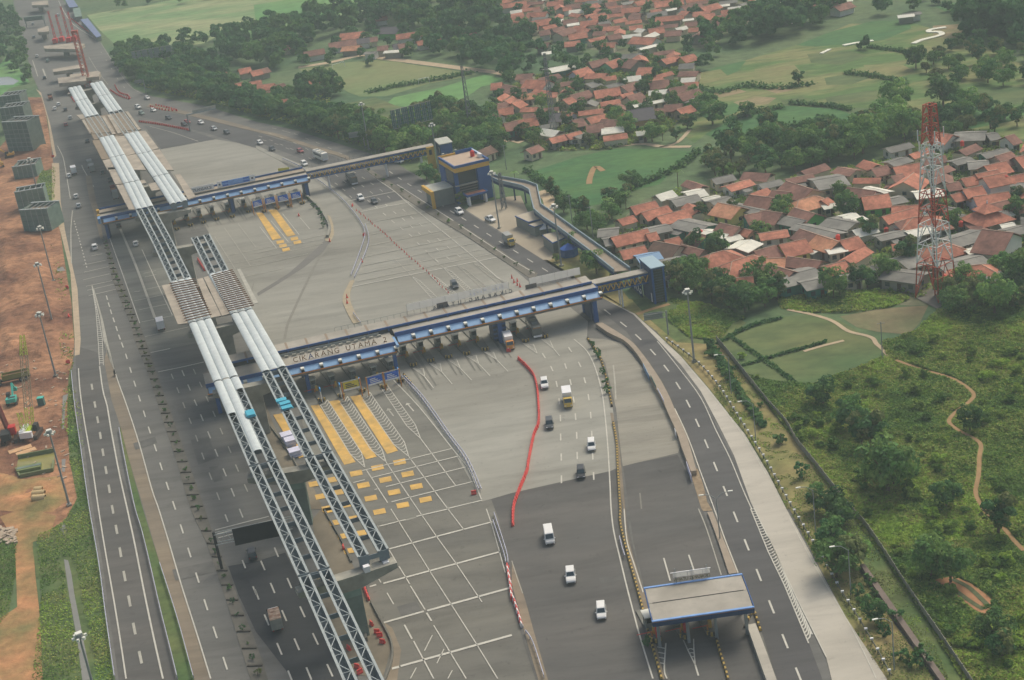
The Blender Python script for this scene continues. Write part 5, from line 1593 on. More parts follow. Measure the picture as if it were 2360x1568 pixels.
def car(kind, col):
  L, W, H, belt, sb, stp, rt, rb, hz = KINDS[kind]
  t = thing(kind if kind in ('van', 'pickup') else 'car', 'x', {'van': 'van', 'pickup': 'pickup'}.get(kind, 'car'))
  p = paint(col)
  w = W / 2
  mb = MB()
  hl = L / 2
  mb.loft([ring(w * 0.82, 0.34, hz * 0.72, -hl + 0.0), ring(w * 0.95, 0.24, belt * 0.97, -hl + 0.16), ring(w, 0.22, belt, -hl + 0.6), ring(w, 0.22, belt, sb - 0.05), ring(w * 0.98, 0.22, hz, hl - 0.55), ring(w * 0.93, 0.24, hz * 0.84, hl - 0.15), ring(w * 0.80, 0.32, hz * 0.66, hl)])
  wt = w * (0.80 if kind != 'van' else 0.88)
  wb = w * 0.96
  z0 = belt - 0.04
  A8 = [(-wb, rb, z0), (wb, rb, z0), (wb, sb, z0), (-wb, sb, z0)]
  B8 = [(-wt, rt, H), (wt, rt, H), (wt, stp, H), (-wt, stp, H)]
  mb.hexa(A8, B8)
  ym = (rt + stp) / 2
  mb.hexa([(-wt * .96, rt + .12, H), (wt * .96, rt + .12, H), (wt * .96, stp - .12, H), (-wt * .96, stp - .12, H)], [(-wt * .82, rt + .3, H + .05), (wt * .82, rt + .3, H + .05), (wt * .82, stp - .3, H + .05), (-wt * .82, stp - .3, H + .05)])
  if kind == 'pickup':
    for b in ((0, -1.7, 1.02, W, 0.06, 0.02),):
      pass
  body = mb.build('body', p, t)
  def pane(nm, q, fx=(0.08, 0.92), fz=(0.14, 0.88), out=0.015):
    a, b, c, d = [Vector(v) for v in q]       # a,b lower; c,d upper (b-c side)
    def bl(u, v):
      return a.lerp(b, u).lerp(d.lerp(c, u), v)
    n = (b - a).cross(d - a).normalized() * out
    m2 = MB()
    pts = [bl(fx[0], fz[0]) + n, bl(fx[1], fz[0]) + n, bl(fx[1], fz[1]) + n, bl(fx[0], fz[1]) + n]
    m2.face(pts)
    return m2.build(nm, m_cglass, t)
  pane('windscreen', (A8[2], A8[3], B8[3], B8[2]))
  pane('rear_window', (A8[0], A8[1], B8[1], B8[0]))
  for q in ((A8[1], A8[2], B8[2], B8[1]), (A8[3], A8[0], B8[0], B8[3])):
    pane('side_window', q, (0.06, 0.48))
    pane('side_window', q, (0.52, 0.94))
  wheels(t, W, (hl - 0.85, -hl + 0.82), 0.33 if kind != 'suv' else 0.37)
  for x in (-1, 1):
    m2 = MB()
    m2.box(x * w * 0.66, hl - 0.13, hz * 0.72, 0.38, 0.16, 0.15)
    m2.build('headlight', m_head, t)
    m2 = MB()
    m2.box(x * w * 0.74, -hl + 0.1, hz * 0.8, 0.22, 0.14, 0.26)
    m2.build('tail_light', m_tail, t)
    m2 = MB()
    m2.box(x * (w + 0.1), sb - 0.25, belt + 0.08, 0.2, 0.12, 0.16)
    m2.build('mirror', p, t)
  m2 = MB()
  m2.box(0, hl - 0.03, 0.42, W * 0.7, 0.08, 0.16)
  m2.build('grille', m_dark, t)
  if kind == 'pickup':
    m2 = MB()
    m2.box(0, -1.7, belt + 0.01, W * 0.8, 1.4, 0.02)
    m2.build('load_bed', m_dark, t)
  return t
def truck(kind, cabc, boxm):
  t = thing('truck', 'x', 'truck')
  L = 6.4
  m = cabc
  mb = MB()
  mb.loft([ring(0.92, 0.5, 1.2, 1.35, .1), ring(0.98, 0.45, 2.25, 1.4, .12), ring(0.98, 0.45, 2.3, 2.45, .15), ring(0.96, 0.45, 1.5, 3.05, .12), ring(0.9, 0.5, 1.2, 3.15, .1)])
  mb.build('cab', m, t)
  mb = MB()
  mb.face([(0.84, 3.06, 1.52), (-0.84, 3.06, 1.52), (-0.8, 2.53, 2.22), (0.8, 2.53, 2.22)])
  mb.build('windscreen', m_cglass, t)
  for x in (-1, 1):
    mb = MB()
    mb.box(x * 0.985, 2.0, 1.75, 0.02, 0.8, 0.6)
    mb.build('side_window', m_cglass, t)
    mb = MB()
    mb.box(x * 0.66, 3.12, 0.85, 0.32, 0.1, 0.2)
    mb.build('headlight', m_head, t)
    mb = MB()
    mb.box(x * 1.12, 2.9, 1.8, 0.12, 0.12, 0.4)
    mb.build('mirror', m_dark, t)
    mb = MB()
    mb.box(x * 0.8, -3.06, 0.75, 0.3, 0.06, 0.18)
    mb.build('tail_light', m_tail, t)
  mb = MB()
  mb.box(0, 0, 0.62, 0.9, 6.0, 0.25)
  mb.build('chassis', m_dark, t)
  if kind == 'box':
    mb = MB()
    mb.box(0, -0.95, 1.95, 2.1, 4.2, 2.3)
    b = mb.build('cargo_box', boxm, t)
    mb = MB()
    mb.box(0, -0.95, 3.13, 2.0, 4.1, 0.05)
    mb.build('roof_panel', m_panel if boxm is m_panel else boxm, b)
    mb = MB()
    mb.box(0, -3.07, 1.9, 1.9, 0.03, 2.1)
    mb.build('rear_door', boxm, b)
  elif kind == 'rust':
    mb = MB()
    mb.box(0, -0.95, 1.85, 2.1, 4.2, 2.1)
    b = mb.build('cargo_box', mat('grey_box', A(150, 148, 134), 0.7, 0.14, 1.2), t)
    for k in range(3):
      mb = MB()
      mb.box(0, -2.35 + k * 1.4, 2.94, 2.05, 1.3, 0.07)
      mb.build('roof_sheet', mat('rusty_sheet', A(140, 92, 70), 0.9, 0.25, 1.5, A(180, 160, 136), 0, 0.8), b)
  else:
    for b_ in ((0, -0.95, 0.95, 2.1, 4.2, 0.16), (-1.0, -0.95, 1.35, 0.08, 4.2, 0.6), (1.0, -0.95, 1.35, 0.08, 4.2, 0.6), (0, -3.0, 1.35, 1.9, 0.08, 0.6), (0, 1.1, 1.45, 1.9, 0.08, 0.8)):
      mb = MB()
      mb.box(*b_)
      mb.build('load_bed', boxm, t)
    mb = MB()
    mb.box(0, -0.9, 1.25, 1.8, 3.6, 0.45)
    mb.build('load', m_earth, t)
  wheels(t, 1.9, (2.2, -1.7, -2.4) if kind == 'dump' else (2.2, -1.8), 0.42, 0.28)
  return t
def bus(colm, frontm, L=11.0):
  t = thing('bus', 'x', 'bus')
  h = L / 2
  mb = MB()
  mb.loft([ring(1.18, 0.5, 3.0, -h, .2), ring(1.24, 0.4, 3.25, -h + 0.2, .25), ring(1.24, 0.4, 3.3, h - 0.6, .25), ring(1.2, 0.4, 3.1, h - 0.15, .25), ring(1.1, 0.5, 1.6, h, .2)])
  mb.build('body', colm, t)
  mb = MB()
  mb.face([(1.02, h - 0.02, 1.5), (-1.02, h - 0.02, 1.5), (-1.05, h - 0.13, 2.75), (1.05, h - 0.13, 2.75)])
  mb.build('windscreen', m_cglass, t)
  mb = MB()
  mb.box(0, h - 0.1, 2.95, 1.9, 0.1, 0.3)
  mb.build('destination_board', frontm, t)
  mb = MB()
  mb.box(0, h + 0.0, 0.75, 2.2, 0.12, 0.5)
  mb.build('bumper', m_panel, t)
  for x in (-1, 1):
    for k in range(6):
      mb = MB()
      mb.box(x * 1.245, -h + 1.0 + k * (L - 2) / 6 + 0.7, 2.2, 0.02, (L - 2) / 6 - 0.12, 0.95)
      mb.build('side_window', m_cglass, t)
    mb = MB()
    mb.box(x * 0.85, h + 0.05, 0.95, 0.36, 0.06, 0.2)
    mb.build('headlight', m_head, t)
    mb = MB()
    mb.box(x * 0.9, -h - 0.01, 1.1, 0.3, 0.06, 0.4)
    mb.build('tail_light', m_tail, t)
  for k, y in enumerate((-2.6, 0.4, 2.6)):
    mb = MB()
    mb.box(0, y, 3.36, 1.5, 1.3, 0.16)
    mb.build('roof_unit', m_grey if k != 1 else m_faint, t)
  wheels(t, 2.45, (h - 2.4, -h + 2.6), 0.5, 0.3)
  return t
m_cyel = mat('cab_yellow', A(206, 176, 88), 0.4, 0.05, 0.5)
m_cor = mat('cab_orange', A(206, 140, 66), 0.4, 0.05, 0.5)
m_coach = mat('coach_grey', A(98, 100, 94), 0.4, 0.08, 0.5)
m_coachw = mat('coach_white', A(214, 212, 198), 0.4, 0.05, 0.5)
m_gbox = mat('grey_cargo', A(150, 152, 146), 0.6, 0.06, 0.6)
m_red2 = mat('dark_red_paint', A(122, 48, 50), 0.5, 0.05, 0.6)
def proto(kind, col):
  k = (kind, col)
  if k in _proto:
    return _proto[k], False
  if kind in KINDS:
    t = car(kind, col)
  elif kind == 'bus':
    t = bus(m_coach if col == 'grey' else m_coachw, m_lett if col == 'grey' else m_panel, 11.0 if col == 'grey' else 9.5)
  else:
    cab = {'y': m_cyel, 'o': m_cor, 'w': paint('white'), 'r': m_red2, 'k': m_dark}[col[0]]
    bx = {'w': m_panel, 'g': m_gbox, 'r': m_red2, 'b': m_cyel, 'k': m_dark}[col[1]]
    t = truck(kind, cab, bx)
  _proto[k] = t
  return t, True
def vehicle(kind, col, c, r, x, y, dx, dy, label, group, z=None):
  z = 0.245 if z is None else z
  p = T(c, r, x, y, z)
  e = T(c, r, x + dx, y + dy, z)
  az = math.atan2(e.y - p.y, e.x - p.x) - math.pi / 2
  t, new = proto(kind, col)
  if new:
    t.location = p
    t.rotation_euler = (0, 0, az)
    t['label'] = label
    t['group'] = group
  else:
    dup(t, p, az, label, group)
G1, G2, G3 = 'vehicles leaving the main plaza', 'vehicles on the side road and far lanes', 'vehicles on the carriageway left of the viaduct'
VEH = [
 ('van', 'white', 2, 3, 346, 272, 18, 100, 'white van alone on the dark exit lanes below the red barriers', G1),
 ('suv', 'white', 2, 3, 543, 632, 8, 100, 'white car driving between the white van and the near canopy lanes', G1),
 ('mpv', 'white', 2, 3, 826, 962, 6, 100, 'white people carrier left of the near toll canopy', G1),
 ('suv', 'white', 2, 2, 302, 425, 12, 100, 'white car with grey roof rack beside the red barrier row', G1),
 ('box', 'yw', 2, 2, 516, 585, 16, 100, 'yellow cab truck with white box on the exit lanes', G1),
 ('mpv', 'dark', 2, 2, 348, 795, 6, 100, 'dark people carrier below the white car at the red barriers', G1),
 ('mpv', 'white', 2, 2, 736, 995, 4, 100, 'white people carrier on the right exit lane by the solid line', G1),
 ('mpv', 'black', 2, 2, 638, 1248, 2, 100, 'black people carrier on the edge of the dark asphalt', G1),
 ('bus', 'grey', 2, 1, 205, 1490, 60, 110, 'grey coach coming out from under the long canopy', G1),
 ('box', 'ow', 1, 2, 2335, 60, 40, 90, 'orange cab truck with white box at the head of the red barriers', G1),
 ('mpv', 'dark', 1, 1, 1832, 1080, 55, 80, 'dark car between the chevrons behind the long canopy', G1),
 ('bus', 'grey', 1, 1, 886, 112, 70, 80, 'grey coach on the dark lanes before the far white lines', G2),
 ('suv', 'white', 1, 1, 967, 275, 70, 75, 'white car crossing the first white line beside a dark one', G2),
 ('car', 'dark', 1, 1, 1092, 305, 70, 60, 'dark car right of the white one at the first white line', G2),
 ('suv', 'white', 1, 1, 1876, 402, 80, 56, 'white car on the side road in front of the blue office', G2),
 ('pickup', 'white', 1, 1, 2162, 470, 70, 30, 'white pickup parked in the office yard at the mast', G2),
 ('box', 'yg', 1, 1, 2336, 685, 80, 62, 'yellow cab truck with grey box on the side road', G2),
 ('bus', 'white', 1, 0, 600, 1470, 90, 40, 'white bus on the far lanes before the far footbridge', G2),
 ('mpv', 'white', 1, 0, 448, 1525, 70, 45, 'white people carrier next to the end of the far canopy', G2),
 ('car', 'red', 1, 0, 410, 1405, 70, 30, 'small red car left of the white bus on the far lanes', G2),
 ('car', 'dark', 1, 0, 150, 1385, 70, 35, 'dark car at the barrier tip beyond the far canopy', G2),
 ('car', 'white', 1, 0, 38, 1328, 70, 32, 'white car between the dark car and the planted strip', G2),
 ('van', 'white', 1, 0, 1310, 1500, 80, 10, 'white van parked under the far footbridge', G2),
 ('car', 'white', 0, 0, 1358, 915, 80, 25, 'silver white car alone on the curving slip road', G2),
 ('suv', 'white', 0, 0, 1275, 1000, 80, 30, 'leading white car of a pair in the far bend', G2),
 ('car', 'white', 0, 0, 1415, 1028, 80, 24, 'second white car of a pair in the far bend', G2),
 ('car', 'green', 0, 0, 1307, 1055, 80, 26, 'pale green car inside the far bend', G2),
 ('car', 'dark', 0, 0, 1555, 1098, 80, 24, 'dark car at the start of the red barrier in the far bend', G2),
 ('car', 'black', 0, 0, 1700, 1158, 80, 24, 'black car with bright windscreen beside the gantry post', G2),
 ('car', 'red', 0, 0, 1728, 1136, 80, 24, 'red car half hidden beside the black one at the gantry', G2),
 ('car', 'white', 0, 0, 1853, 1142, 80, 26, 'white car just past the overhead gantry', G2),
 ('car', 'silver', 0, 0, 1975, 1198, 80, 26, 'silver car ahead of the dark one on the far lanes', G2),
 ('car', 'dark', 0, 0, 2093, 1232, 80, 26, 'dark car behind the silver one on the far lanes', G2),
 ('dump', 'kr', 0, 0, 467, 915, -28, -100, 'dark truck with red bed next to the brown earth bank', G3),
 ('car', 'white', 0, 0, 542, 973, -28, -100, 'white car level with the first white viaduct sheets', G3),
 ('car', 'white', 0, 0, 507, 1012, -28, -100, 'bright white car at the earth bank, nearest the edge', G3),
 ('car', 'dark', 0, 0, 605, 1020, -28, -100, 'dark car beside the bright white one left of the viaduct', G3),
 ('car', 'silver', 0, 0, 650, 1097, -28, -100, 'silver car next to the pale ledge of the viaduct', G3),
 ('car', 'red', 0, 0, 608, 1160, -28, -100, 'small red car below the silver car left of the viaduct', G3),
 ('car', 'black', 0, 0, 808, 1312, -28, -100, 'black car close under the left deck slabs', G3),
 ('box', 'wg', 0, 0, 835, 1540, -28, -100, 'pale box truck under the left deck slabs', G3),
 ('car', 'dark', 0, 0, 412, 727, -28, -100, 'dark car on the far carriageway before the first pierheads', G3),
 ('car', 'white', 0, 0, 600, 777, -28, -100, 'white car beside the red crane foot', G3),
 ('car', 'white', 0, 0, 345, 527, -25, -100, 'white car at the far left lane line', G3),
 ('car', 'green', 0, 0, 440, 570, -25, -100, 'grey green car near the far pierheads', G3),
 ('car', 'grey', 0, 0, 315, 350, -25, -100, 'grey car far off on the left carriageway', G3),
 ('car', 'silver', 0, 0, 305, 230, -22, -100, 'silver car farthest off on the left carriageway', G3),
 ('car', 'white', 0, 0, 537, 145, -25, -60, 'white car far off by the slip road fork', G3),
 ('car', 'white', 0, 1, 640, 65, -20, -100, 'white car next to the orange truck left of the viaduct', G3),
 ('box', 'ow', 0, 1, 686, 33, -24, -100, 'small orange truck next to a white car', G3),
 ('car', 'white', 0, 1, 705, 256, -20, -100, 'white car, leading one of two before the far canopy end', G3),
 ('car', 'silver', 0, 1, 728, 343, -20, -100, 'silver car behind a white one before the far canopy end', G3),
 ('suv', 'white', 0, 1, 877, 728, -22, -100, 'white car below the far canopy, left of the planted median', G3),
 ('box', 'kg', 0, 1, 855, 15, -26, -100, 'grey truck at the far end of the planted median', G3),
 ('car', 'dark', 0, 1, 950, 35, -26, -100, 'dark car right of the grey truck by the deck slabs', G3),
 ('pickup', 'dark', 0, 1, 1020, 105, -26, -100, 'dark pickup close to the left deck slab', G3),
 ('dump', 'rr', 0, 1, 1050, 205, -26, -100, 'red flatbed truck close to the left deck slab', G3),
 ('box', 'kg', 0, 1, 1070, 262, -26, -100, 'grey box truck right behind the red flatbed', G3),
 ('car', 'white', 0, 1, 1255, 694, -24, -100, 'white car in the open lanes below the far canopy', G3),
 ('car', 'black', 0, 1, 1097, 525, -24, -100, 'black car just under the left end of the far canopy', G3),
 ('box', 'ww', 0, 1, 1487, 1460, -26, -100, 'white box truck at the near left formwork', G3),
 ('mpv', 'black', 0, 3, 2328, 428, -28, -100, 'black car under the black backed overhead board', G3),
 ('rust', 'wg', 1, 3, 190, 1062, -28, -110, 'truck with rust red roof on its grey box', G3),
]
for v in VEH:
  vehicle(*v)
mt = thing('motorbike', 'dark motorbike with rider on the dusty shoulder', 'motorbike', T(0, 2, 1062, 330, 0.19))
b0 = mt.location
dm = (T(0, 2, 1058, 300, 0.19) - b0).normalized()
for s in (-0.6, 0.6):
  mb = MB()
  k = b0 + dm * s + Vector((0, 0, 0.3))
  sd = Vector((-dm.y, dm.x, 0)) * 0.06
  mb.tube(k - sd, k + sd, 0.3, n=12)
  mb.build('wheel', m_tyre, mt)
mb = MB()
mb.bar(b0 + dm * -0.7 + Vector((0, 0, 0.7)), b0 + dm * 0.5 + Vector((0, 0, 0.75)), 0.28, 0.26)
mb.build('frame', m_dark, mt)
rd = thing('person', 'rider in dark clothes on the motorbike', 'person', b0 + Vector((0, 0, 0.85)))
mb = MB()
up_ = Vector((0, 0, 1))
sd = Vector((-dm.y, dm.x, 0))
def orng(cx, w, d, z):
  return [cx + sd * (w * math.cos(a)) + dm * (d * math.sin(a)) + up_ * z for a in [math.pi / 4 * k for k in range(8)]]
mb.loft([orng(b0 - dm * 0.1, .2, .18, .82), orng(b0 - dm * 0.05, .22, .16, 1.1), orng(b0 + dm * 0.02, .25, .15, 1.35), orng(b0 + dm * 0.05, .09, .09, 1.45), orng(b0 + dm * 0.06, .14, .15, 1.55), orng(b0 + dm * 0.06, .12, .13, 1.72)])
for s in (-1, 1):
  mb.tube(b0 + sd * (0.2 * s) + up_ * 1.32, b0 + sd * (0.28 * s) + dm * 0.45 + up_ * 1.0, .065, .05, 6)
  mb.tube(b0 + sd * (0.12 * s) - dm * 0.05 + up_ * 0.86, b0 + sd * (0.2 * s) + dm * 0.3 + up_ * 0.75, .1, .08, 6)
  mb.tube(b0 + sd * (0.2 * s) + dm * 0.3 + up_ * 0.75, b0 + sd * (0.18 * s) + dm * 0.15 + up_ * 0.3, .08, .06, 6)
mb.build('body', m_dark, rd)

# ================================================================== STREET FURNITURE
# tall lamp masts
def lamp_mast():
  t = thing('lamp_mast', 'x', 'lamp mast')
  mb = MB()
  mb.tube((0, 0, 0), (0, 0, 18.0), 0.27, 0.17, 8)
  mb.build('pole', m_grey, t)
  mb = MB()
  mb.box(0, 0, 0.25, 1.0, 1.0, 0.5)
  mb.build('footing', m_concp, t)
  mb = MB()
  mb.tube((0, 0, 17.6), (0, 0, 18.4), 0.62, 0.62, 10)
  mb.build('lamp_ring', m_grey, t)
  mb = MB()
  mb.box(0, 0, 18.5, 1.1, 0.9, 0.18)
  mb.build('lamp_cap', m_lamp, t)
  fl = MB()
  fl.box(0, 0, 0, 0.5, 0.4, 0.45)
  me = fl.mesh('floodlight', m_lamp)
  for k in range(6):
    a = math.pi / 3 * k
    meshobj('floodlight', me, t, (1.0 * math.cos(a), 1.0 * math.sin(a), 17.7), a)
  return t
lm = lamp_mast()
GM = 'tall floodlight masts around the plaza'
masts = [((1600, 835), 'tall lamp mast on the verge right of the near bend'), ((160, 1166), 'tall lamp mast beside the flooded pit on the red earth'), ((124, 649), 'tall lamp mast at the netted scaffold, upper one on the left edge'),
         ((1151, 527), 'tall lamp mast in the yard right of the blue office'), ((851, 346), 'tall lamp mast beyond the far footbridge by the trees'), ((121, 742), 'tall lamp mast on the red earth, second below the scaffold'),
         ((1294, 614), 'tall lamp mast in front of the guard hut'), ((129, 868), 'tall lamp mast near the lime crane'), ((95, 474), 'tall lamp mast between the two netted scaffold groups'), ((1013, 402), 'tall lamp mast left of the blue office')]
p18 = P(180, 1458, 18.6)
for k, (xy, l) in enumerate(masts):
  if k == 0:
    lm.location = P(*xy)
    lm['label'], lm['group'] = l, GM
  else:
    dup(lm, P(*xy), 0.4 * k, l, GM)
dup(lm, Vector((p18.x, p18.y, 0)), 0.5, 'nearest tall lamp mast standing in the ditch grass at the bottom', GM)
# arm lamps
def arm_lamp(double):
  t = thing('street_lamp', 'x', 'street lamp')
  mb = MB()
  mb.tube((0, 0, 0), (0, 0, 9.0), 0.12, 0.08, 6)
  mb.build('pole', m_grey, t)
  for s in ((-1, 1) if double else (-1,)):
    mb = MB()
    mb.bar((0, 0, 8.9), (s * 1.2, 0, 9.9), 0.09)
    mb.bar((s * 1.2, 0, 9.9), (s * 2.4, 0, 10.1), 0.09)
    mb.build('arm', m_grey, t)
    mb = MB()
    mb.box(s * 2.7, 0, 10.1, 0.9, 0.3, 0.14)
    mb.build('lamp_head', m_lamp, t)
  return t
al, al2 = arm_lamp(False), arm_lamp(True)
al2.location = P(1660, 1247)
al2['label'] = 'double armed street lamp on the divider of the side road'
dup(al2, P(1045, 415), 0.6, 'double armed street lamp in the planted strip before the far footbridge')
for k, (q, l) in enumerate((((3, 3, 765, 790), 'single arm street lamp on the verge left of the round trees'), ((3, 3, 1165, 1480), 'nearest single arm street lamp on the grass beside the ditch'), ((3, 3, 440, 215), 'single arm street lamp among the dark round trees'),
              ((2, 2, 2250, 950), 'single arm street lamp beside the slim young trees'), ((2, 2, 2022, 500), 'single arm street lamp farthest up the near verge'))):
  if k == 0:
    al.location = T(*q)
    al['label'], al['group'] = l, 'street lamps on the near verge'
  else:
    dup(al, T(*q), 0.1, l, 'street lamps on the near verge')
# thin utility poles
def util_pole(label, q, h):
  t = thing('utility_pole', label, 'pole', T(*q), 'grey utility poles')
  mb = MB()
  mb.tube(t.location, t.location + Vector((0, 0, h)), 0.14, 0.1, 6)
  mb.build('pole', m_grey, t)
  mb = MB()
  mb.bar(t.location + Vector((-0.9, 0, h - 0.4)), t.location + Vector((0.9, 0, h - 0.4)), 0.1)
  mb.build('cross_arm', m_grey, t)
util_pole('grey utility pole between the ramp and the village', (2, 1, 750, 630), 10)
util_pole('grey utility pole in the bushes behind the ramp', (2, 1, 560, 520), 10)
util_pole('thin pole at the edge of the scrub by the paddy', (3, 2, 1055, 170), 9)
util_pole('thin pole right of the office by the paddy', (1, 0, 2310, 1567), 9)
util_pole('thin pole at the flagpole side of the office yard', (1, 1, 2290, 250), 7)

# lattice towers
def lattice_tower(label, base, hd, H, bands, cols, cat='radio tower', az0=0.2, top_hd=None, n_leg=4):
  t = thing('lattice_tower', label, cat, base)
  def rad(z):
    return hd + (top_hd - hd) * z / H
  def leg(k, z):
    a = az0 + 2 * math.pi * k / n_leg
    return base + Vector((rad(z) * math.cos(a), rad(z) * math.sin(a), z))
  for (z0, z1, nb, ci) in bands:
    m = cols[ci]
    for k in range(n_leg):
      mb = MB()
      mb.bar(leg(k, z0), leg(k, z1 - 0.02), 0.28 if hd > 2 else 0.18)
      mb.build('leg', m, t)
    hb = (z1 - z0) / nb
    for j in range(nb):
      za, zb = z0 + hb * j, z0 + hb * (j + 1)
      for k in range(n_leg):
        mb = MB()
        w = 0.155 if hd > 2 else 0.10
        mid = (leg(k, zb) + leg((k + 1) % n_leg, zb)) / 2
        mb.bar(leg(k, za), mid, w)
        mb.bar(leg((k + 1) % n_leg, za), mid, w)
        if hd > 2:
          for e in (k, (k + 1) % n_leg):
            for f in (0.33, 0.66):
              mb.bar(leg(e, za + hb * f), leg(e, za).lerp(mid, f), w * 0.75)
        mb.build('brace', m, t)
        mb = MB()
        mb.bar(leg(k, zb - 0.1), leg((k + 1) % n_leg, zb - 0.1), w * 1.1)
        mb.build('ring_beam', m, t)
  return t, leg, rad
m_tred = mat('tower_red', A(182, 84, 64), 0.6, 0.08, 0.6)
m_twh = mat('tower_white', A(226, 226, 216), 0.6, 0.04, 0.6)
base = Vector((105.0, 351.8, 0.25))
lt, leg, rad = lattice_tower('tall red and white lattice radio tower at the edge of the village', base, 4.9, 48.5, [(0, 9, 1, 0), (9, 14, 1, 1), (14, 19, 1, 1), (19, 27, 2, 0), (27, 33, 1, 1), (33, 39, 2, 1), (39, 48.5, 4, 0)], [m_tred, m_twh], az0=math.radians(-100), top_hd=1.5)
for z0, z1, m in ((0, 9, m_tred), (9, 19, m_twh), (19, 27, m_tred), (27, 39, m_twh), (39, 48.5, m_tred)):
  mb = MB()
  for s in (-0.35, 0.35):
    mb.bar(base + Vector((s, 0, z0)), base + Vector((s, 0, z1)), 0.14)
  n = int((z1 - z0) / 0.8)
  for i in range(n):
    mb.bar(base + Vector((-0.35, 0, z0 + 0.8 * i + 0.4)), base + Vector((0.35, 0, z0 + 0.8 * i + 0.4)), 0.08)
  mb.build('ladder', m, lt)
  mb = MB()
  mb.bar(base + Vector((0, 0.3, z0)), base + Vector((0, 0.3, z1)), 0.4, 0.12)
  mb.build('cable_tray', m_dark, lt)
for k in range(4):
  a = leg(k, 9.0)
  mb = MB()
  mb.bar(a, leg((k + 2) % 4, 9.0), 0.12)
  mb.build('platform_beam', m_twh, lt)
for k in range(8):
  a = 2 * math.pi * k / 8
  z = 36.5 if k % 2 else 40.0
  r = 3.1
  mb = MB()
  c0 = base + Vector((r * math.cos(a), r * math.sin(a), z))
  mb.bar(c0, c0 + Vector((0, 0, 2.6)), 0.32, 0.2)
  mb.build('antenna_panel', m_panel, lt)
  mb = MB()
  mb.bar(c0 + Vector((0, 0, 1.2)), base + Vector((1.6 * math.cos(a), 1.6 * math.sin(a), z + 1.2)), 0.1)
  mb.build('antenna_arm', m_tred if z > 39 else m_twh, lt)
mb = MB()
mb.tube(base + Vector((-2.8, -2.2, 22.6)), base + Vector((-2.9, -2.7, 22.6)), 0.35, 0.35, 10)
mb.build('dish', m_panel, lt)
pad = structure('tower_pad', TT(3, 1, '1370 1190,1560 1290,1830 1130,1660 1070,1500 1110'), 0.2, mat('pad_concrete', A(112, 108, 98), 0.9, 0.1, 0.4))
for k, (x, y) in enumerate(((1610, 1080), (1685, 1165))):
  t = thing('equipment_cabinet', ['white equipment cabinet behind the tower foot', 'white equipment cabinet at the corner of the tower pad'][k], 'cabinet', T(3, 1, x, y, 0.2))
  p = t.location
  mb = MB()
  mb.box(p.x, p.y, 1.15, 1.8, 1.2, 1.9, 0.4)
  mb.build('body', m_panel, t)
  mb = MB()
  mb.box(p.x, p.y, 2.2, 2.0, 1.4, 0.12, 0.4)
  mb.build('roof', m_faint, t)
m_rg = mat('mast_grey', A(120, 124, 124), 0.6, 0.08, 0.6)
lattice_tower('slender grey lattice mast with antennas inside the middle village', T(2, 0, 392, 1240), 1.35, 30.5, [(0, 10, 4, 0), (10, 20, 5, 0), (20, 30.5, 6, 0)], [m_rg], az0=0.6, top_hd=0.5, n_leg=3)
lattice_tower('slender grey lattice mast at the corner of the football pitch', T(1, 0, 1982, 1210), 1.3, 25.5, [(0, 12, 5, 0), (12, 25.5, 7, 0)], [m_rg], az0=0.2, top_hd=0.45, n_leg=3)
lattice_tower('small grey lattice frame mast in the office yard', T(1, 1, 2290, 360), 1.0, 12.0, [(0, 12, 5, 0)], [m_rg], az0=0.5, top_hd=0.5, n_leg=4)

# billboards seen from the back
def billboard(label, base, az, W, H, z0, m, posts, nv, nh):
  f = Fr(base, az)
  t = thing('billboard', label, 'billboard', base)
  for x in posts:
    mb = MB()
    mb.tube(f.w(x, 0.4, 0), f.w(x, 0.4, z0 + H - 0.3), 0.45 if len(posts) == 1 else 0.2, n=8)
    mb.build('post', m, t)
  for i in range(nv + 1):
    x = -W / 2 + W * i / nv
    slabbox(t, f, 'upright', m, x - 0.09, x + 0.09, -0.1, 0.06, z0, z0 + H)
  for i in range(nh + 1):
    z = z0 + H * i / nh
    slabbox(t, f, 'rail', m_faint if i in (0, nh) else m, -W / 2, W / 2, -0.3, -0.12, z - 0.1, z + 0.1)
  for i in range(nv):
    if i % 7 in (2, 5):
      continue
    x = -W / 2 + W * i / nv
    slabbox(t, f, 'sheet', mat('board_back', A(128, 142, 138), 0.7, 0.2, 0.8), x + 0.12, x + W / nv - 0.12, 0.07, 0.11, z0 + 0.1, z0 + H - 0.1)
  return t
m_bgreen = mat('billboard_green', A(64, 104, 98), 0.6, 0.1, 0.6)
billboard('big green framed billboard seen from behind in the bushes', T(1, 0, 1480, 1335), math.radians(24), 16.5, 7.2, 8.0, m_bgreen, (0,), 22, 5)
billboard('grey weathered billboard frame among the far trees', T(0, 0, 1440, 640), math.radians(8), 21, 6.0, 5.0, m_grey, (-9.5, -3, 3, 9.5), 24, 4)
def side_sign(label, base, h, dx, w, hh, m=m_grey):
  t = thing('road_sign', label, 'road sign', base, 'roadside boards seen from behind')
  mb = MB()
  mb.tube(base, base + Vector((0, 0, h)), 0.2, n=8)
  mb.build('post', m, t)
  for z in (h - 0.3, h - hh + 0.3):
    mb = MB()
    mb.bar(base + Vector((0, 0, z)), base + Vector((dx * (w + 1.2), 0.4 * dx, z)), 0.14)
    mb.build('arm', m, t)
  a, b = base + Vector((dx * 0.9, 0.1, h - hh / 2)), base + Vector((dx * (w + 0.9), 0.35, h - hh / 2))
  for k in range(4):
    mb = MB()
    z = (k - 1.5) * hh / 4
    mb.bar(a + Vector((0, 0, z)), b + Vector((0, 0, z)), 0.08, hh / 4 - 0.05)
    mb.build('panel', mat('sign_back', A(120, 130, 122), 0.6, 0.06, 0.6), t)
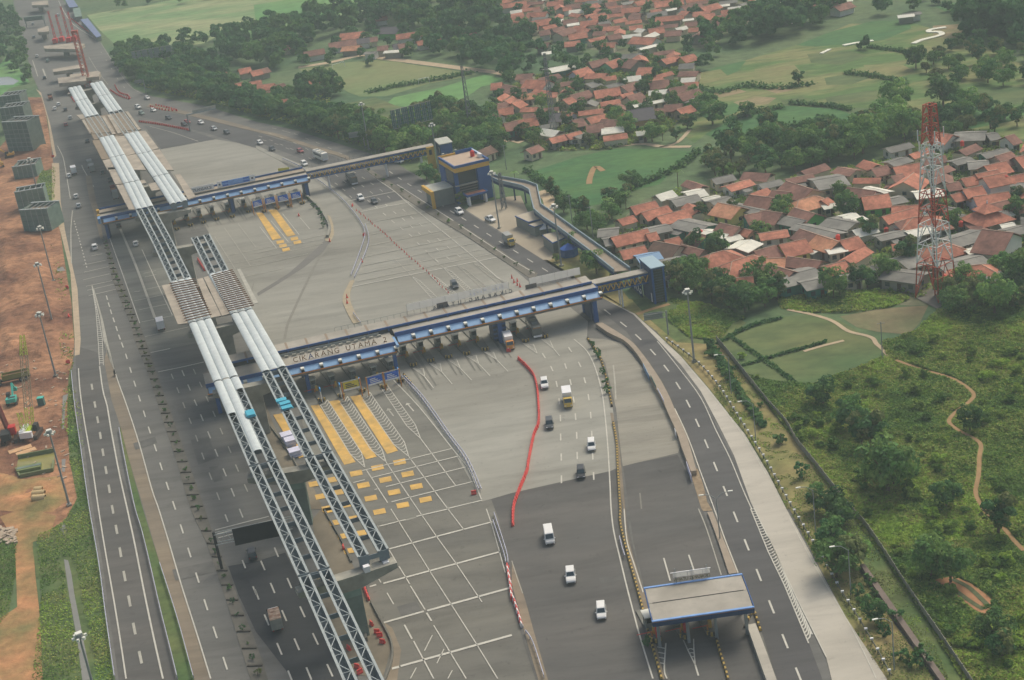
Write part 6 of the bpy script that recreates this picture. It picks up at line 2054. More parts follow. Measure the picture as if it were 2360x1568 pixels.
side_sign('grey overhead road sign on one post below the stair tower', T(2, 1, 1442, 1520), 6.4, -1, 4.6, 1.9)
side_sign('grey overhead road sign beside the far slip road trees', T(1, 0, 1007, 1370), 7.0, -1, 4.4, 2.2)
side_sign('small overhead road sign at the far bend', T(0, 0, 1350, 872), 7.5, -1, 3.4, 1.6)
t = thing('sign_gantry', 'cantilever sign gantry with flat board over the far lanes', 'gantry', T(0, 0, 1755, 1212))
p = t.location
mb = MB()
mb.tube(p, p + Vector((0, 0, 7.5)), 0.3, n=8)
mb.build('post', m_grey, t)
e = T(0, 0, 1990, 1000, 7.2)
mb = MB()
mb.bar(p + Vector((0, 0, 7.2)), e, 0.7, 0.5)
mb.build('arm', m_steel, t)
mb = MB()
mb.bar((p + Vector((0, 0, 7.9))).lerp(e, 0.2), e + Vector((0, 0, 0.7)), 0.15, 1.6)
mb.build('board', m_faint, t)
# black backed gantry board over the left carriageway
gp = T(0, 3, 2048, 552, 0.22)
t = thing('sign_gantry', 'overhead gantry with large black board over the left carriageway', 'gantry', gp)
bl, br = T(0, 3, 2140, 300, 7.0), T(1, 3, 190, 212, 7.0)
dgt = (br - bl).normalized()
mb = MB()
mb.tube(gp, (gp.x, gp.y, 8.6), 0.3, n=8)
mb.build('post', m_dark, t)
g0 = Vector((gp.x, gp.y, 7.0))
mb = MB()
for z in (6.0, 8.2):
  for o_ in (-0.5, 0.5):
    s_ = Vector((-dgt.y, dgt.x, 0)) * o_
    mb.bar(g0 + s_ + Vector((0, 0, z - 7)), g0 + s_ + dgt * 15 + Vector((0, 0, z - 7)), 0.12)
mb.build('chord', m_steel, t)
for k in range(14):
  mb = MB()
  a = g0 + dgt * (k * 1.07) + Vector((0, 0, -1.0 if k % 2 else 1.2))
  b = g0 + dgt * ((k + 1) * 1.07) + Vector((0, 0, 1.2 if k % 2 else -1.0))
  mb.bar(a, b, 0.08)
  mb.build('brace', m_steel, t)
mb = MB()
mb.bar(g0 + dgt * 3.6 + Vector((0, 0, 0.0)) - Vector((-dgt.y, dgt.x, 0)) * 0.8, g0 + dgt * 12.5 - Vector((-dgt.y, dgt.x, 0)) * 0.8, 0.2, 3.6)
mb.build('board', m_black, t)

# ---------------------------------------------------------------- barriers
m_wb = mat('barrier_red', A(206, 72, 66), 0.5, 0.08, 0.8)
m_wb2 = mat('barrier_white', A(226, 214, 206), 0.5, 0.06, 0.8)
bmesh_ = MB()
bmesh_.loft([[(-0.25, -0.52, 0), (0.25, -0.52, 0), (0.25, -0.52, 0.3), (0.1, -0.52, 0.55), (0.1, -0.52, 0.9), (-0.1, -0.52, 0.9), (-0.1, -0.52, 0.55), (-0.25, -0.52, 0.3)], [(-0.25, 0.52, 0), (0.25, 0.52, 0), (0.25, 0.52, 0.3), (0.1, 0.52, 0.55), (0.1, 0.52, 0.9), (-0.1, 0.52, 0.9), (-0.1, 0.52, 0.55), (-0.25, 0.52, 0.3)]])
bar_red, bar_wh = bmesh_.mesh('water_barrier', m_wb), bmesh_.mesh('water_barrier', m_wb2)
def barrier_row(path, label, group, step=1.12, two=False, z=0.15):
  for i, (p, az) in enumerate(along(path, step)):
    o = meshobj('water_barrier', bar_wh if (two and i % 2) else bar_red, None, (p.x, p.y, z), az - math.pi / 2 + random.uniform(-.12, .12))
    tag(o, label.replace('red', 'white' if two and i % 2 else 'red', 1).replace('barrier', f'barrier, {ordinal(i + 1)} from the top,', 1), 'barrier', group)
barrier_row(smooth_path(TT(2, 2, '65 190,190 320,230 440,245 600,245 780,200 900,150 1150,140 1220,60 1420,15 1560') + TT(2, 3, '10 150')), 'red plastic barrier in the long winding row beside the exit lanes', 'red barriers of the winding row', 1.25)
barrier_row(smooth_path(TT(1, 3, '2320 545,2335 650') + TT(1, 3, '2345 700,2360 830') + TT(2, 3, '20 850,100 1110')), 'red barrier in the red and white row at the grid lanes', 'barriers of the red and white row', 1.1, True)
barrier_row(TT(1, 3, '1000 730,1045 850'), 'red plastic barrier by the near pier column', 'red barriers at the near pier', 1.1)
barrier_row(smooth_path(TT(0, 0, '1290 1130,1500 1160,1760 1212')), 'red barrier in the row leading to the far gantry post', 'red barriers of the far row', 1.8)
barrier_row(smooth_path(TT(0, 0, '1020 840,1100 890,1195 920,1180 890,1100 860,1060 790')), 'red barrier round the far sandy island', 'red barriers of the far island', 2.4)
barrier_row(smooth_path(TT(0, 0, '1390 990,1500 1020,1640 1030,1540 1000,1420 975')), 'red barrier round the far planted strip', 'red barriers of the far strip', 2.6)
barrier_row(smooth_path(TT(0, 0, '660 180,760 260,850 320,920 370')), 'red barrier along the far curving slip road', 'red barriers of the far slip road', 3.2)
barrier_row(TT(0, 0, '640 870,690 950'), 'red barrier beside the first white viaduct sheets', 'red barriers beside the far viaduct', 1.6)
barrier_row(TT(0, 1, '1830 840,1890 940'), 'red barrier in the work area beyond the formwork', 'red barriers in the formwork work area', 1.3)
def loose(c, r, x, y, label, m=None):
  o = meshobj('water_barrier', bar_red, None, T(c, r, x, y, 0.15), random.uniform(0, 3))
  tag(o, label, 'barrier', None)
for c, r, x, y, l in ((1, 3, 1068, 1065, 'red barrier standing alone, topmost on the pale work area'), (1, 3, 1118, 1138, 'red barrier lying in the middle of the pale work area'), (1, 3, 1142, 1170, 'red barrier close to the middle one on the work area'), (1, 3, 1168, 1230, 'red barrier lowest on the pale work area'),
           (1, 3, 858, 1290, 'red barrier between the two girder lines at the bottom'), (1, 3, 935, 1460, 'red white barrier under the girder at the bottom'), (1, 3, 960, 1510, 'red barrier nearest the bottom edge under the girder'), (1, 3, 808, 360, 'red barrier at the yellow block edge by the pier'),
           (1, 2, 2010, 1425, 'rusty red barrier lying at the guard rail end'), (1, 2, 2330, 110, 'orange barrier behind the orange cab truck'), (0, 1, 635, 1355, 'orange red board beside the road edge vegetation'), (0, 1, 620, 1090, 'orange red board at the drain by the road edge'),
           (0, 2, 628, 215, 'orange red board lying on the earth by the road'), (0, 0, 490, 1450, 'red barrier at the end of the earth bank'), (1, 1, 395, 425, 'red barrier in the far toll lanes'), (1, 1, 890, 335, 'red barrier at the head of the cone line'), (1, 1, 1000, 608, 'red barrier at the guard rail bend'),
           (0, 1, 500, 525, 'red barrier below the netted scaffold'), (0, 1, 460, 360, 'red barrier next to the netted scaffold')):
  loose(c, r, x, y, l)
# cones
cm = MB()
cm.box(0, 0, 0.03, 0.5, 0.5, 0.06)
cm.tube((0, 0, 0.06), (0, 0, 0.95), 0.2, 0.05, 8)
cone_me = cm.mesh('traffic_cone', m_wb)
for _i, (p, az) in enumerate(along(TT(1, 1, '930 380,1060 490,1200 610,1400 790,1600 970,1800 1160'), 2.7)):
  o = meshobj('traffic_cone', cone_me, None, (p.x + random.uniform(-.2, .2), p.y + random.uniform(-.2, .2), 0.15), 0, 0.85)
  tag(o, f'red traffic cone, {ordinal(_i + 1)} from the far end of the long line behind the main canopy', 'traffic cone', 'red cones of the long line')
for k, (x, y) in enumerate(((0, 1000), (20, 1040), (50, 1030), (50, 1065), (75, 1080))):
  o = meshobj('traffic_cone', cone_me, None, T(2, 1, x, y, 0.15), 0, 1.2)
  tag(o, ['topmost', 'left', 'right', 'lower', 'lowest'][k] + ' red traffic cone of the small cluster by the right white banner', 'traffic cone', 'red cones of the small cluster')
for k, (x, y) in enumerate(((840, 1180), (842, 1230), (978, 850), (680, 660))):
  o = meshobj('traffic_cone', cone_me, None, T(1, 1, x, y, 0.32), 0, 1.3)
  tag(o, ['upper red cone on the curved kerb island', 'lower red cone on the curved kerb island', 'red cone at the guard rail tip behind the canopy', 'red cone at the end of the curved pale wall'][k], 'traffic cone', 'red cones on the curved island')
# yellow and black kerbs
kb = MB()
kb.loft([[(-0.24, -0.3, 0), (0.24, -0.3, 0), (0.16, -0.3, 0.5), (-0.16, -0.3, 0.5)], [(-0.24, 0.3, 0), (0.24, 0.3, 0), (0.16, 0.3, 0.5), (-0.16, 0.3, 0.5)]])
kb_y, kb_b = kb.mesh('kerb_block', m_kyel), kb.mesh('kerb_block', m_kblk)
def striped_kerb(path, label, step=0.64, z=0.18):
  pts = along(path, step)
  t = thing('striped_kerb', label, 'kerb', (pts[0][0].x, pts[0][0].y, z))
  for i, (p, az) in enumerate(pts):
    meshobj('kerb_block', kb_y if i % 2 else kb_b, t, (p.x - t.location.x, p.y - t.location.y, 0), az - math.pi / 2)
striped_kerb(smooth_path(TT(2, 2, '700 0,800 150,850 280,890 450,925 635')), 'upper yellow and black kerb curving from the long canopy', 0.9)
striped_kerb(smooth_path(TT(2, 2, '935 780,965 950,975 1150,990 1400,1000 1567') + TT(2, 3, '1000 130,1050 350,1130 640,1200 900,1260 1150,1320 1350,1380 1567')), 'long yellow and black kerb running down to the near canopy')
striped_kerb(smooth_path(TT(2, 3, '1890 1220,1930 1360,1980 1520,2000 1600')), 'short yellow and black kerb below the near canopy')
striped_kerb(smooth_path(TT(2, 3, '2150 1090,2225 950,2290 1120')), 'yellow and black kerb round the grey booth of the near canopy', 0.8)
striped_kerb(smooth_path(TT(1, 2, '1365 330,1450 430')), 'yellow and black kerb at the guard rail head', 0.8)
# guard rails
m_rail = mat('rail_steel', A(176, 178, 190), 0.45, 0.12, 1.5)
def guard_rail(path, label, group='guard rails of the plaza', step=2.0, m=None, h=0.75, posts=True, zz=0.12):
  m = m or m_rail
  t = thing('guard_rail', label, 'guard rail', (path[0].x, path[0].y, zz), group)
  mb = MB()
  for a, b in zip(path[:-1], path[1:]):
    mb.bar((a.x, a.y, zz + h), (b.x, b.y, zz + h), 0.12, 0.32)
  mb.build('rail', m, t)
  pb_ = MB()
  pb_.box(0, 0, h / 2, 0.14, 0.14, h)
  me = pb_.mesh('post', m)
  for p, az in along(path, step):
    meshobj('post', me, t, (p.x - t.location.x, p.y - t.location.y, 0), az)
  return t
GR = smooth_path
for off, l in ((0, 'outer rail of the double guard rail in front of the lettered canopy'), (-16, 'inner rail of the double guard rail in front of the lettered canopy')):
  guard_rail(GR([T(1, 2, x + off * 1.6, y + 8 - off * 0.0) for x, y in nums('1370 350,1560 560,1800 900,1960 1120,2085 1400')]), l)
guard_rail(GR(TT(1, 3, '2200 60,2310 400,2330 520')), 'guard rail above the red barriers at the grid lanes')
guard_rail(GR(TT(1, 3, '2190 130,2290 430,2310 520')), 'second guard rail parallel to the grid lane one')
guard_rail(GR(TT(2, 3, '130 1150,200 1260,300 1567')), 'guard rail below the red and white barriers at the bottom')
guard_rail(GR(TT(1, 1, '520 70,760 250,890 390,970 500,1010 600,980 720,930 860,880 990')), 'left curved guard rail behind the long canopy')
guard_rail(GR(TT(1, 1, '1010 520,1045 640,1020 760,960 900,910 1010')), 'right curved guard rail behind the long canopy')
guard_rail(GR(TT(1, 1, '900 1340,970 1430')), 'short guard rail end at the back of the long canopy')
guard_rail(GR(TT(0, 2, '1105 840,1160 1140,1250 1567') + TT(0, 3, '1310 200,1380 480,1480 920,1560 1240,1640 1567')), 'guard rail between the slip road and the green strip')
guard_rail(GR(TT(0, 2, '662 310,700 660,760 1080,830 1567') + TT(0, 3, '920 520,975 940,1040 1400,1064 1567')), 'guard rail along the outer edge of the slip road')
guard_rail(GR(TT(0, 3, '1480 520,1640 1020,1790 1567')), 'low rail at the edge of the dusty shoulder')
guard_rail(GR(TT(2, 2, '1430 20,1700 220,1900 440,2080 720,2280 1040,2360 1170') + TT(3, 3, '220 0,400 300,640 720,840 1040,1000 1310,1140 1567')), 'long guard rail with white post caps along the pale lay-by', 'guard rails of the plaza', 3.0, mat('dark_rail', A(92, 94, 80), 0.7, 0.1, 0.8))
capm = MB()
capm.box(0, 0, 0, 0.5, 0.3, 0.3)
cap_me = capm.mesh('post_cap', m_panel)
gr = [o for o in bpy.data.objects if o.get('label', '').startswith('long guard rail with white')][0]
for ch in list(gr.children):
  if ch.name.startswith('post'):
    meshobj('post_cap', cap_me, gr, ch.location + Vector((0, 0, 0.95)))
guard_rail(GR(TT(2, 3, '995 280,1020 380,1045 460')), 'short silver rail at the yellow kerb')
guard_rail(GR(TT(1, 0, '250 1480,420 1560') + TT(1, 1, '520 70')), 'guard rail on the pale strip beyond the far canopy')
# concrete divider walls
def wall(Lp, Rp, h, name, label, m, step=None, cat='divider wall', group='concrete divider walls'):
  t = thing(name, label, cat, (Lp[0].x, Lp[0].y, 0.1), group)
  for i in range(len(Lp) - 1):
    a, b, c, d = Lp[i], Rp[i], Rp[i + 1], Lp[i + 1]
    q = [(p.x, p.y, 0.1) for p in (a, b, c, d)]
    if (Vector(q[1]) - Vector(q[0])).cross(Vector(q[3]) - Vector(q[0])).z < 0:
      q = q[::-1]
    mb = MB()
    mb.hexa(q, [(x, y, h) for x, y, _ in q])
    mb.build('wall_section', m, t)
  return t
def two(c1, s1, c2, s2, n, z=0.0):
  return resamp(smooth_path(TT(*c1, s1, z)), n), resamp(smooth_path(TT(*c2, s2, z)), n)
m_div = mat('divider_concrete', A(150, 138, 120), 0.9, 0.10, 0.5)
l_, r_ = two((2, 2), '770 -150,900 -60,1030 0,1130 100,1210 220,1300 400,1390 560,1450 700,1520 850,1560 980,1650 1210', (2, 2), '830 -160,980 -70,1110 20,1180 100,1260 205,1370 370,1460 540,1520 690,1590 840,1635 965,1700 1205', 26, 1.2)
wall(l_, r_, 1.2, 'divider_wall', 'long beige concrete divider left of the side road', m_div)
l_, r_ = resamp(smooth_path(TT(2, 3, '1800 20,1880 230,2000 590', 0.6)), 8), resamp(smooth_path(TT(2, 3, '1850 15,1950 270,2075 580', 0.6)), 8)
wall(l_, r_, 0.6, 'divider_wall', 'low concrete divider above the near canopy', m_div)
l_, r_ = resamp(smooth_path(TT(2, 3, '2165 1060,2260 1330,2345 1567,2400 1720', 1.3)), 8), resamp(smooth_path(TT(2, 3, '2245 1045,2340 1290,2440 1567,2500 1720', 1.3)), 8)
wall(l_, r_, 1.3, 'divider_wall', 'wide pale concrete divider below the near canopy', m_conc_l)
l_, r_ = resamp(smooth_path(TT(1, 1, '425 212,550 312,632 430,668 520,642 600', 1.1)), 12), resamp(smooth_path(TT(1, 1, '440 204,570 305,655 425,692 520,668 602', 1.1)), 12)
wall(l_, r_, 1.1, 'divider_wall', 'curved pale concrete wall right of the far yellow lanes', m_conc)
l_, r_ = resamp(smooth_path(TT(1, 3, '1050 830,1100 930,1170 1060,1230 1180,1250 1280,1230 1420,1170 1567', 0.7)), 14), resamp(smooth_path(TT(1, 3, '1062 826,1114 926,1185 1056,1246 1178,1266 1280,1246 1424,1186 1567', 0.7)), 14)
wall(l_, r_, 0.7, 'divider_wall', 'thin curved concrete wall round the pale work area', m_conc_f)
l_, r_ = resamp(TT(1, 3, '935 780,965 1000,1000 1180', 1.0), 6), resamp(TT(1, 3, '955 776,990 1000,1026 1175', 1.0), 6)
wall(l_, r_, 1.0, 'divider_wall', 'straight concrete wall beside the near pier column', m_conc_f)
l_, r_ = resamp(smooth_path(TT(1, 3, '625 0,700 130,790 290,870 470', 0.6)), 8), resamp(smooth_path(TT(1, 3, '640 -4,716 126,806 286,886 466', 0.6)), 8)
wall(l_, r_, 0.6, 'divider_wall', 'thin concrete wall beside the yellow blocks', m_conc_f)
for s, l in (('0 -5,70 230,170 480,300 760', 'thin concrete wall left of the yellow lane under the girders'),):
  l_ = resamp(smooth_path(TT(1, 2, '100 760,210 900,330 1080,420 1250', 0.6)), 8)
  wall(l_, [p + Vector((0.3, 0.1, 0)) for p in l_], 0.6, 'divider_wall', l, m_conc_f)
# hoarding posters on the divider
for k, (x, y, x2, y2, m) in enumerate(((1210, 240, 1265, 350, m_bluel), (1280, 350, 1330, 450, m_bgreen), (1345, 470, 1400, 580, m_lil), (1500, 840, 1515, 880, m_panel), (1610, 1150, 1655, 1280, m_lil))):
  mb = MB()
  a, b = T(2, 2, x, y, 1.0), T(2, 2, x2, y2, 1.0)
  mb.bar(a, b, 0.08, 1.5)
  tag(mb.build('hoarding', m), ['pale blue hoarding on the divider left of the side road', 'green hoarding on the divider left of the side road', 'lilac hoarding in the middle of the divider', 'small white board on the divider', 'lilac hoarding at the end of the divider'][k], 'hoarding', 'hoardings on the divider')
# panel wall of the scrub land
m_pw = mat('wall_panel', A(138, 136, 122), 0.9, 0.14, 0.6)
pw_path = smooth_path(TT(2, 2, '1890 20,2000 150,2200 400,2360 600') + TT(3, 2, '170 790,260 950,420 1150,560 1330,750 1567') + TT(3, 3, '900 170,1060 400,1240 680,1400 920,1560 1150,1700 1360,1840 1567,1960 1750'))
t = thing('boundary_wall', 'long grey panel wall between the grass verge and the scrub', 'wall', (pw_path[0].x, pw_path[0].y, 0))
pts = along(pw_path, 2.4)
pm_ = MB()
for k in range(3):
  pm_.box(0, 1.2, 0.28 + 0.5 * k, 0.07, 2.2, 0.46)
p_me = pm_.mesh('wall_panel', m_pw)
po_ = MB()
po_.box(0, 0, 0.82, 0.2, 0.2, 1.64)
po_me = po_.mesh('wall_post', m_pw)
for p, az in pts:
  meshobj('wall_panel', p_me, t, (p.x - t.location.x, p.y - t.location.y, 0), az - math.pi / 2)
  meshobj('wall_post', po_me, t, (p.x - t.location.x, p.y - t.location.y, 0), az - math.pi / 2)
l_, r_ = resamp(smooth_path(TT(3, 3, '850 520,1000 760,1210 1060,1420 1360,1590 1600', 0.4)), 16), resamp(smooth_path(TT(3, 3, '895 520,1050 745,1260 1045,1470 1345,1640 1590', 0.4)), 16)
wall(l_, r_, 0.9, 'drain_wall', 'sloping dark concrete wall of the drain in the verge', mat('drain_concrete', A(116, 104, 94), 0.9, 0.15, 0.6), cat='drain', group=None)
field('drain_channel', TT(3, 3, '825 545,1000 820,1220 1130,1420 1410,1545 1590,1590 1590,1420 1360,1210 1060,1000 760,850 520'), mat('dark_drain', A(58, 58, 50), 0.6, 0.1, 0.5), 0.07)

# ---------------------------------------------------------------- construction plant on the red earth
m_lime = mat('lime_paint', A(166, 186, 54), 0.5, 0.08, 0.6)
m_tq = mat('turquoise_paint', A(72, 178, 160), 0.45, 0.06, 0.6)
m_olive = mat('olive_paint', A(126, 128, 66), 0.6, 0.1, 0.6)
m_track = mat('track_steel', A(74, 64, 56), 0.9, 0.15, 0.8)
def boxr(t, nm, m, *b):
  mb = MB()
  mb.box(*b)
  o = bpy.data.objects.new(nm, mb.mesh(nm, m))
  COL.objects.link(o)
  o.parent = t
  return o
def barr(t, nm, m, a, b, w, h=None):
  mb = MB()
  mb.bar(a, b, w, h)
  o = bpy.data.objects.new(nm, mb.mesh(nm, m))
  COL.objects.link(o)
  o.parent = t
  return o
def excavator(label, p, az, m):
  t = thing('excavator', label, 'excavator', p, None, az)
  for x in (-1.1, 1.1):
    boxr(t, 'track', m_track, x, 0, 0.45, 0.55, 3.6, 0.8)
  boxr(t, 'house', m, 0, -0.6, 1.5, 2.5, 2.8, 0.95)
  boxr(t, 'counterweight', m, 0, -1.95, 1.55, 2.5, 0.5, 1.1)
  boxr(t, 'engine_cover', m_dark, 0.2, -1.0, 2.02, 1.8, 1.2, 0.1)
  c = boxr(t, 'cab', m_dark, -0.75, 0.7, 2.0, 0.95, 1.5, 1.6)
  boxr(c, 'windscreen', m_cglass, -0.75, 1.46, 2.1, 0.8, 0.03, 1.0)
  barr(t, 'boom', m, (0.3, 0.6, 1.7), (0.3, 3.4, 4.2), 0.4, 0.6)
  barr(t, 'stick', m, (0.3, 3.3, 4.2), (0.3, 5.6, 2.2), 0.32, 0.42)
  boxr(t, 'bucket', m, 0.3, 5.8, 1.6, 1.0, 0.8, 0.9)
  return t
excavator('turquoise excavator on the red earth in front of the dump truck', T(0, 2, 120, 585, 0.05), math.radians(8), m_tq)
excavator('yellow excavator with turquoise body parts behind the low scaffold', T(0, 0, 90, 1452, 0.05), math.radians(100), m_ypaint)
excavator('yellow excavator at the picture edge beside the scaffold', T(0, 0, 8, 1540, 0.05), math.radians(20), m_ypaint)
# crawler crane
cp = T(0, 2, 290, 890, 0.05)
cr = thing('crawler_crane', 'lime green crawler crane with long lattice boom', 'crane', cp, None, math.radians(-4))
for x in (-1.9, 1.9):
  boxr(cr, 'track', m_track, x, 0, 0.55, 0.9, 5.2, 1.1)
boxr(cr, 'house', m_panel, -1.1, -0.6, 2.0, 1.1, 4.4, 1.6)
boxr(cr, 'house', m_lime, 0, -0.2, 1.7, 1.2, 3.6, 1.1)
boxr(cr, 'cab', m_dark, 1.4, 0.8, 2.1, 1.0, 1.8, 1.7)
boxr(cr, 'counterweight', m_panel, 0, -2.9, 1.8, 3.0, 0.9, 1.5)
def lat_boom(t, a, b, w0, w1, m, n, nm='boom', th=1.0):
  a, b = Vector(a), Vector(b)
  d = (b - a).normalized()
  x = Vector((1, 0, 0))
  y = x.cross(d).normalized()
  def c(k, f):
    w = (w0 + (w1 - w0) * f) / 2
    s = [(-1, -1), (1, -1), (1, 1), (-1, 1)][k]
    return a.lerp(b, f) + x * (s[0] * w) + y * (s[1] * w)
  for k in range(4):
    barr(t, nm + '_chord', m, c(k, 0), c(k, 1), 0.13 * th)
  for i in range(n):
    f0, f1 = i / n, (i + 1) / n
    for k in range(4):
      barr(t, nm + '_lacing', m, c(k, f0), c((k + 1) % 4, f1), 0.07 * th)
lat_boom(cr, (0, 1.0, 2.2), (0, 3.0, 6.5), 1.3, 1.5, m_lime, 4)
lat_boom(cr, (0, 3.0, 6.5), (0.1, 8.4, 18.0), 1.5, 1.4, mat('boom_grey', A(150, 140, 116)), 10, 'mid_boom')
lat_boom(cr, (0.1, 8.4, 18.0), (0.15, 10.6, 22.5), 1.4, 0.8, m_lime, 6, 'top_boom')
lat_boom(cr, (-0.6, -1.5, 2.6), (-1.6, 0.5, 6.4), 1.1, 0.9, m_lime, 3, 'gantry')
# drilling rig
dr = thing('drilling_rig', 'red and brown drilling rig with tall mast at the picture edge', 'drilling rig', T(0, 2, 95, 930, 0.05), None, math.radians(10))
for x in (-1.5, 1.5):
  boxr(dr, 'track', m_track, x, 0, 0.5, 0.8, 5.0, 1.0)
boxr(dr, 'house', m_dark, -0.6, -0.6, 1.9, 2.2, 3.6, 1.7)
boxr(dr, 'cab', m_red, 1.0, 0.9, 2.3, 1.5, 2.0, 1.9)
boxr(dr, 'cab_roof', m_red, 1.0, 0.9, 3.3, 1.7, 2.2, 0.15)
barr(dr, 'mast', mat('mast_brown', A(112, 66, 56), 0.7, 0.1, 0.6), (-0.2, 2.2, 0.8), (-2.6, 4.0, 19.0), 0.75, 0.7)
barr(dr, 'kelly_bar', m_red2, (0.3, 2.8, 0.4), (-2.0, 4.6, 17.0), 0.3)
boxr(dr, 'auger', m_ypaint, 0.5, 3.2, 0.8, 0.9, 0.9, 1.5)
# olive dump truck
dt = thing('truck', 'olive green dump truck standing at the left picture edge', 'truck', T(0, 2, 130, 385, 0.05), None, math.radians(102))
boxr(dt, 'cab', m_olive, 0, 4.3, 1.7, 2.4, 1.9, 2.2)
boxr(dt, 'windscreen', m_cglass, 0, 5.27, 2.2, 2.0, 0.04, 0.8)
boxr(dt, 'chassis', m_dark, 0, 0, 0.9, 1.1, 9.0, 0.4)
for b_ in ((0, -0.8, 1.35, 2.4, 7.0, 0.2), (-1.15, -0.8, 2.0, 0.12, 7.0, 1.2), (1.15, -0.8, 2.0, 0.12, 7.0, 1.2), (0, -4.25, 2.0, 2.1, 0.12, 1.2), (0, 2.65, 2.0, 2.1, 0.12, 1.4)):
  boxr(dt, 'tipper_body', m_olive, *b_)
boxr(dt, 'load', m_earth, 0, -0.8, 1.75, 2.1, 6.6, 0.6)
wheels(dt, 2.3, (3.6, -2.0, -3.3), 0.55, 0.4)
# concrete pipes, cabinet, pit
for k, (x, y, x2, y2, z) in enumerate(((300, 1465, 420, 1452, 0.9), (300, 1425, 415, 1412, 0.85), (318, 1390, 392, 1380, 0.9))):
  a, b = T(0, 2, x, y, z), T(0, 2, x2, y2, z)
  t = thing('concrete_pipe', ['nearest big concrete pipe on the red earth', 'middle big concrete pipe on the red earth', 'rear smaller concrete pipe on the red earth'][k], 'pipe', (a + b) / 2, 'concrete pipes on the red earth')
  d = (b - a).normalized()
  mb = MB()
  R0, R1 = 0.82, 0.66
  ux = d.cross(UP).normalized()
  cir = lambda c, r: [c + ux * (r * math.cos(q)) + UP * (r * math.sin(q)) for q in [2 * math.pi * i / 16 for i in range(16)]]
  mb.loft([cir(a, R1), cir(a, R0), cir(b, R0), cir(b, R1), cir(a + d * 0.01, R1)], cap=False)
  mb.build('pipe_wall', mat('pipe_concrete', A(190, 168, 124), 0.9, 0.1, 0.5), t)
  mb = MB()
  mb.loft([cir(a + d * 0.05, R0 + 0.05), cir(a + d * 0.5, R0 + 0.05)])
  mb.build('collar', mat('pipe_concrete', A(190, 168, 124)), t)
t = thing('generator', 'teal generator cabinet right of the crane boom', 'generator', T(0, 2, 388, 600, 0.05))
p = t.location
for nm, m_, b_ in (('body', m_bgreen, (0, 0, 1.1, 1.6, 1.4, 2.0)), ('roof', m_tq, (0, 0, 2.16, 1.7, 1.5, 0.1)), ('skid', m_dark, (0, 0, 0.06, 1.8, 1.2, 0.1))):
  mb = MB()
  mb.box(p.x + b_[0], p.y + b_[1], b_[2], *b_[3:])
  mb.build(nm, m_, t)
pit = TT(0, 2, '150 1200,170 1100,510 1035,500 1130,490 1215,190 1275')
field('flooded_pit', pit, m_mudwater, 0.06)
pt = thing('pit_shoring', 'green sheet shoring around the flooded pit', 'shoring', (pit[0].x, pit[0].y, 0))
for a, b, h in ((pit[1], pit[2], 1.1), (pit[0], pit[5], 0.7), (pit[5], pit[4], 1.0), (pit[3], pit[4], 0.8)):
  mb = MB()
  mb.bar((a.x, a.y, h / 2), (b.x, b.y, h / 2), 0.35, h)
  mb.build('sheet_pile', mat('pile_green', A(112, 122, 84), 0.8, 0.15, 0.6), pt)
a, b = T(0, 2, 160, 1205, 0.5), T(0, 2, 380, 1160, 0.5)
t = thing('pontoon', 'green box pontoon lying in the flooded pit', 'pontoon', (a + b) / 2)
mb = MB()
mb.bar(a, b, 2.6, 0.9)
mb.build('hull', mat('pontoon_green', A(112, 124, 78), 0.8, 0.12, 0.6), t)
mb = MB()
mb.bar(a + Vector((0, 0, .47)), b + Vector((0, 0, .47)), 1.0, 0.08)
mb.build('hatch', m_gdark, t)
for k, (x, y, x2, y2) in enumerate(((80, 1040, 290, 975), (150, 1060, 330, 1000))):
  a, b = T(0, 2, x, y, 0.12), T(0, 2, x2, y2, 0.12)
  mb = MB()
  mb.bar(a, b, 2.2, 0.14)
  tag(mb.build('road_plate', mat('earth_plate', A(196, 158, 116), 0.8, 0.1, 0.6)), ['broad timber road plate below the drilling rig', 'second timber road plate next to the flooded pit'][k], 'plate', 'road plates on the earth')
# far works: pier heads, crane, rigs, sheds
for k, (s, z) in enumerate((('400 425,690 395,780 405,720 455,410 450', 6), ('485 640,770 590,775 625,490 665', 6), ('530 720,785 690,795 745,540 770', 6), ('345 270,445 240,450 290,350 300', 6), ('640 690,900 655,925 665,910 705,650 735', 5), ('290 20,440 5,445 45,295 50', 6))):
  q = TT(0, 0, s, z)
  t = thing('bare_pier', f'bare concrete pierhead beyond the viaduct end, {ordinal(k + 1)} of the far works', 'pier', (q[0].x, q[0].y, 0), 'bare pierheads of the far works')
  cx = sum(q, Vector()) / len(q)
  mb = MB()
  mb.prism([(p.x, p.y) for p in q], z - 1.8, z)
  mb.build('pier_head', m_slab, t)
  mb = MB()
  mb.box(cx.x, cx.y, (z - 1.82) / 2, 3.0, 2.0, z - 1.86)
  mb.build('column', m_concp, t)
ft = thing('lattice_crane', 'tall red lattice crane standing on the viaduct head', 'crane', T(0, 0, 815, 800, 0.1))
lat_boom(ft, (0, 0, 0), (-0.6, 1.0, 27.5), 2.6, 2.4, m_tred, 16, 'mast', 2.6)
boxr(ft, 'head', m_tred, -0.6, 1.0, 28.0, 3.2, 2.4, 1.2)
boxr(ft, 'base', m_panel, 0, 0, 0.6, 2.4, 2.4, 1.2)
for k, (a, b, h) in enumerate((((520, 395), (465, 250), 18), ((645, 385), (568, 228), 20), ((580, 380), (540, 260), 15), ((695, 372), (632, 250), 16))):
  t = thing('piling_rig', f'far red piling rig boom, {ordinal(k + 1)} of four beyond the viaduct', 'piling rig', T(0, 0, *a, 0.1), 'far piling rigs')
  lat_boom(t, (0, 0, 0), (-2.5, 8, h), 1.1, 0.7, m_red, 8, th=1.5)
  boxr(t, 'house', m_red, 0, -1.5, 1.5, 2.6, 4, 2.6)
